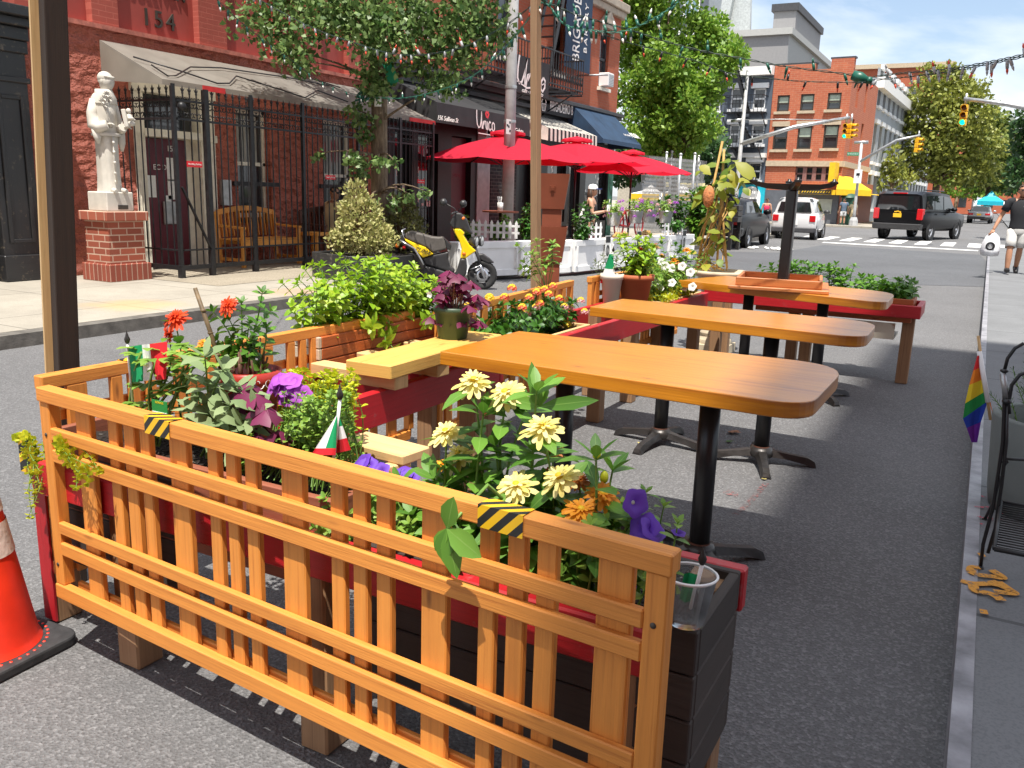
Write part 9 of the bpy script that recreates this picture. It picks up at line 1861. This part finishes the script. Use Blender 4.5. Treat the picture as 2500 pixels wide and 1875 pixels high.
for px, py, mt, lab, L in ((1780, 1053, 'dry', 'dry brown leaf on the road under the middle table', .09), (1772, 1078, 'grn', 'small green leaf on the road under the middle table', .05), (1865, 1168, 'yel', 'pale yellow leaf on the road beyond the table foot', .03), (1570, 1084, 'yel', 'pale leaf beside the left foot of the middle table', .04), (1070, 1005, 'dry', 'dry leaf on the road behind the pale zinnia', .05)):
 p = P(px, py, z=.006); mb = MB(); a = rnd(0, 6); d = V((math.cos(a), math.sin(a), .05))
 for j in (-.6, 0, .6): mb.leaf(p, (math.cos(a+j), math.sin(a+j), .05), (0, 0, 1), L*(1 if j == 0 else .75), L*.45, -.1, .2)
 single(mb, 'fallen_leaf', lab, 'leaf', {'dry': plain('dry_leaf', (.33, .16, .09), .8), 'grn': LM['dark'], 'yel': plain('pale_leaf', (.55, .45, .15), .8)}[mt])
TB = thing('brick_tower', 'tall brick building on the right pavement shading the road, beyond the right edge', 'building', (9, -10, .12)); kx = SUN.x/SUN.z; ky = -SUN.y/SUN.z
XS, YS = P(2093, 930, z=0).x, P(2155, 838, z=0).y; hx = 3.6; ht = (hx-XS)/kx; ye = YS-ht*ky
mb = MB(); hl = [(2+i*3, 3.2+i*3, 1.2+j*3.2, 3.2+j*3.2) for i in range(9) for j in range(6)]
facade(mb, (hx, ye-30, .12), (0, 1, 0), (-1, 0, 0), 30, ht, hl, .2); facade(mb, (hx, ye, .12), (1, 0, 0), (0, 1, 0), 14, ht, [], .1); facade(mb, (hx+14, ye-30, .12), (0, 1, 0), (1, 0, 0), 30, ht, [], .1); facade(mb, (hx, ye-30, .12), (1, 0, 0), (0, -1, 0), 14, ht, [], .1); mb.build('wall', M['brick_or'], TB)
mb = MB(); mb.box(hx+.3, hx+13.7, ye-29.7, ye-.3, .12, ht+.1); mb.build('core', M['darkgrey'], TB)
for a, b, c, e in hl: mb = MB(); mb.box(hx+.14, hx+.18, ye-30+a, ye-30+b, .12+c, .12+e); mb.build('window', M['glass'], TB)
# ================================================================ string lights
M['wire'] = plain('dark_green_wire', (.012, .035, .025), .5, var=0); M['wireT'] = plain('teal_wire', (.02, .16, .11), .5, var=0); M['sock'] = plain('green_socket', (.008, .10, .065), .4, var=0); M['sockw'] = plain('grey_socket', (.35, .36, .37), .4, var=0); M['bulbc'] = plain('clear_bulb', (.75, .75, .70), .2, var=0); M['bulbr'] = plain('red_bulb', (.62, .06, .02), .25, var=0)
def strand(label, pts, y0, y1, wire, sock, bulb, nb, r=.006, size=1.0, twist=True, up=.12):
 m = len(pts); P3 = [P(px, py, y=y0+(y1-y0)*i/(m-1)) for i, (px, py) in enumerate(pts)]; c = catmull(P3); t = thing('string_light', label, 'string lights', c[0]); t.location.z -= 0
 mb = MB(); ph = 0
 for s in (0, pi):
  pp = []
  for i in range(len(c)-1):
   for j in range(3): u = i+j/3; p = c[i].lerp(c[i+1], j/3); a = u*1.3+s; pp.append(p+V((0, math.cos(a)*r*1.0, math.sin(a)*r*1.3)))
  mb.tube(pp, r*.75, 5)
 mb.build('wire', wire, t); tot = len(c)-1; proto = None
 for k in range(nb):
  u = (k+.5+rnd(-.25, .25))/nb*tot; i = min(int(u), tot-1); p = c[i].lerp(c[i+1], u-i); d = V((rnd(-.5, .5), rnd(-.4, .4), 1 if rnd(0, 1) < up else -1)).normalized(); L = .05*size
  mb = MB(); mb.tube([p, p+d*L*.3, p+d*L], [.007*size, .011*size, .010*size], 7); so2 = mb.build('socket', sock, t); mb = MB(); mb.tube([p+d*L, p+d*L*1.35, p+d*L*1.75], [.0075*size, .008*size, .002*size], 7); mb.build('bulb', bulb, so2)
yt = P(900, 235, y=10.6).y
strand('dark string of clear bulbs from the left edge down to the ginkgo trunk', [(520, -10), (560, 28), (600, 64), (661, 111), (716, 150), (762, 185), (808, 211), (869, 231), (915, 240)], 5.5, 10.6, M['wire'], M['sock'], M['bulbc'], 14, .0035, 1.0)
strand('dark string of red bulbs sagging between the left edge and the thin post', [(600, -10), (635, 0), (716, 45), (785, 77), (855, 101), (927, 124), (973, 133), (1028, 134), (1092, 124), (1150, 107), (1240, 58), (1308, 5)], 6.0, 4.9, M['wire'], M['sockw'], M['bulbr'], 26, .003, .8)
strand('teal string from the ginkgo trunk up to the thin post', [(915, 238), (976, 240), (1034, 231), (1092, 214), (1150, 188), (1208, 142), (1260, 85), (1308, 20)], 10.6, 4.9, M['wireT'], M['sock'], M['bulbc'], 15, .004, 1.0)
strand('green string from the thin post across the far houses to the plug joint', [(1308, 2), (1333, 6), (1405, 35), (1463, 52), (1535, 72), (1608, 96), (1702, 122), (1828, 146), (1938, 165), (2060, 180), (2112, 190)], 4.9, 6.0, M['wire'], M['sock'], M['sock'], 17, .0035, .85, up=.3)
strand('teal string bunched beside the thin post and rising to the top edge', [(1308, 6), (1338, 12), (1376, 58), (1417, 70), (1451, 75), (1515, 78), (1584, 52), (1640, 17), (1670, -12)], 4.9, 5.2, M['wireT'], M['sock'], M['bulbc'], 26, .0035, .85, up=.4)
strand('thin lower string of red tipped bulbs crossing the brick house', [(1455, 78), (1520, 100), (1600, 122), (1702, 150), (1783, 179), (1893, 193), (1974, 199), (2096, 201), (2120, 196)], 5.0, 6.0, M['wire'], M['black'], M['bulbr'], 13, .0025, .7)
strand('dark string with grey bulbs from the plug joint to the right edge, upper', [(2112, 191), (2190, 180), (2260, 174), (2320, 168), (2400, 154), (2460, 142), (2530, 126)], 6.0, 5.0, M['wire'], M['sockw'], M['sockw'], 11, .0032, .8, up=.2); strand('dark string with grey bulbs from the plug joint to the right edge, lower', [(2112, 197), (2190, 190), (2260, 183), (2320, 174), (2400, 159), (2460, 147), (2530, 131)], 6.0, 5.0, M['wire'], M['sockw'], M['bulbr'], 9, .0032, .8)
q = P(2095, 190, y=5.95); mb = MB(); mb.tube([P(2082, 183, y=5.95), P(2100, 190, y=5.95), P(2118, 196, y=5.95)], [.03, .036, .02], 10); mb.ball(P(2122, 196, y=5.95), .022); single(mb, 'plug_joint', 'dark green plug joining the string lights over the street', 'plug', M['sock'])
mb = MB()
for k in range(14): a = rnd(0, 6.3); p = P(880+rnd(-14, 26), 240+rnd(-14, 10), y=10.7); mb.tube([p, p+V((rnd(-.12, .12), rnd(-.05, .05), rnd(-.1, .1)))], .016, 6)
single(mb, 'light_bundle', 'bundle of spare green bulbs tied to the ginkgo trunk', 'light bundle', M['sock'])
q0 = P(390, 1000, y=1.56); tg = thing('plant_label', 'green and white nursery label stuck in the herbs', 'plant label', (q0.x, 1.56, q0.z-.05)); a, b = P(373, 1012, y=1.56), P(408, 982, y=1.56)
mb = MB(); mb.box(a.x, b.x, 1.559, 1.561, a.z-.02, b.z); tc_ = mb.build('card', plain('label_green', (.02, .25, .05), .5, var=0), tg); mb = MB(); mb.box(a.x+.002, b.x-.002, 1.5575, 1.5588, a.z-.002, a.z+.012); bc = mb.build('barcode_panel', M['paper'], tg); mb = MB()
for k in range(9): mb.box(a.x+.004+k*.0026, a.x+.0052+k*.0026, 1.5565, 1.5574, a.z, a.z+.010)
mb.build('barcode_bars', M['black'], bc); text_mb('BONNIE', .009, frame_M(((a.x+b.x)/2, 1.5585, b.z-.006), (1, 0, 0), (0, 0, 1)), .0003).build('lettering', plain('label_yellow', (.7, .55, .02), .5, var=0), tg)
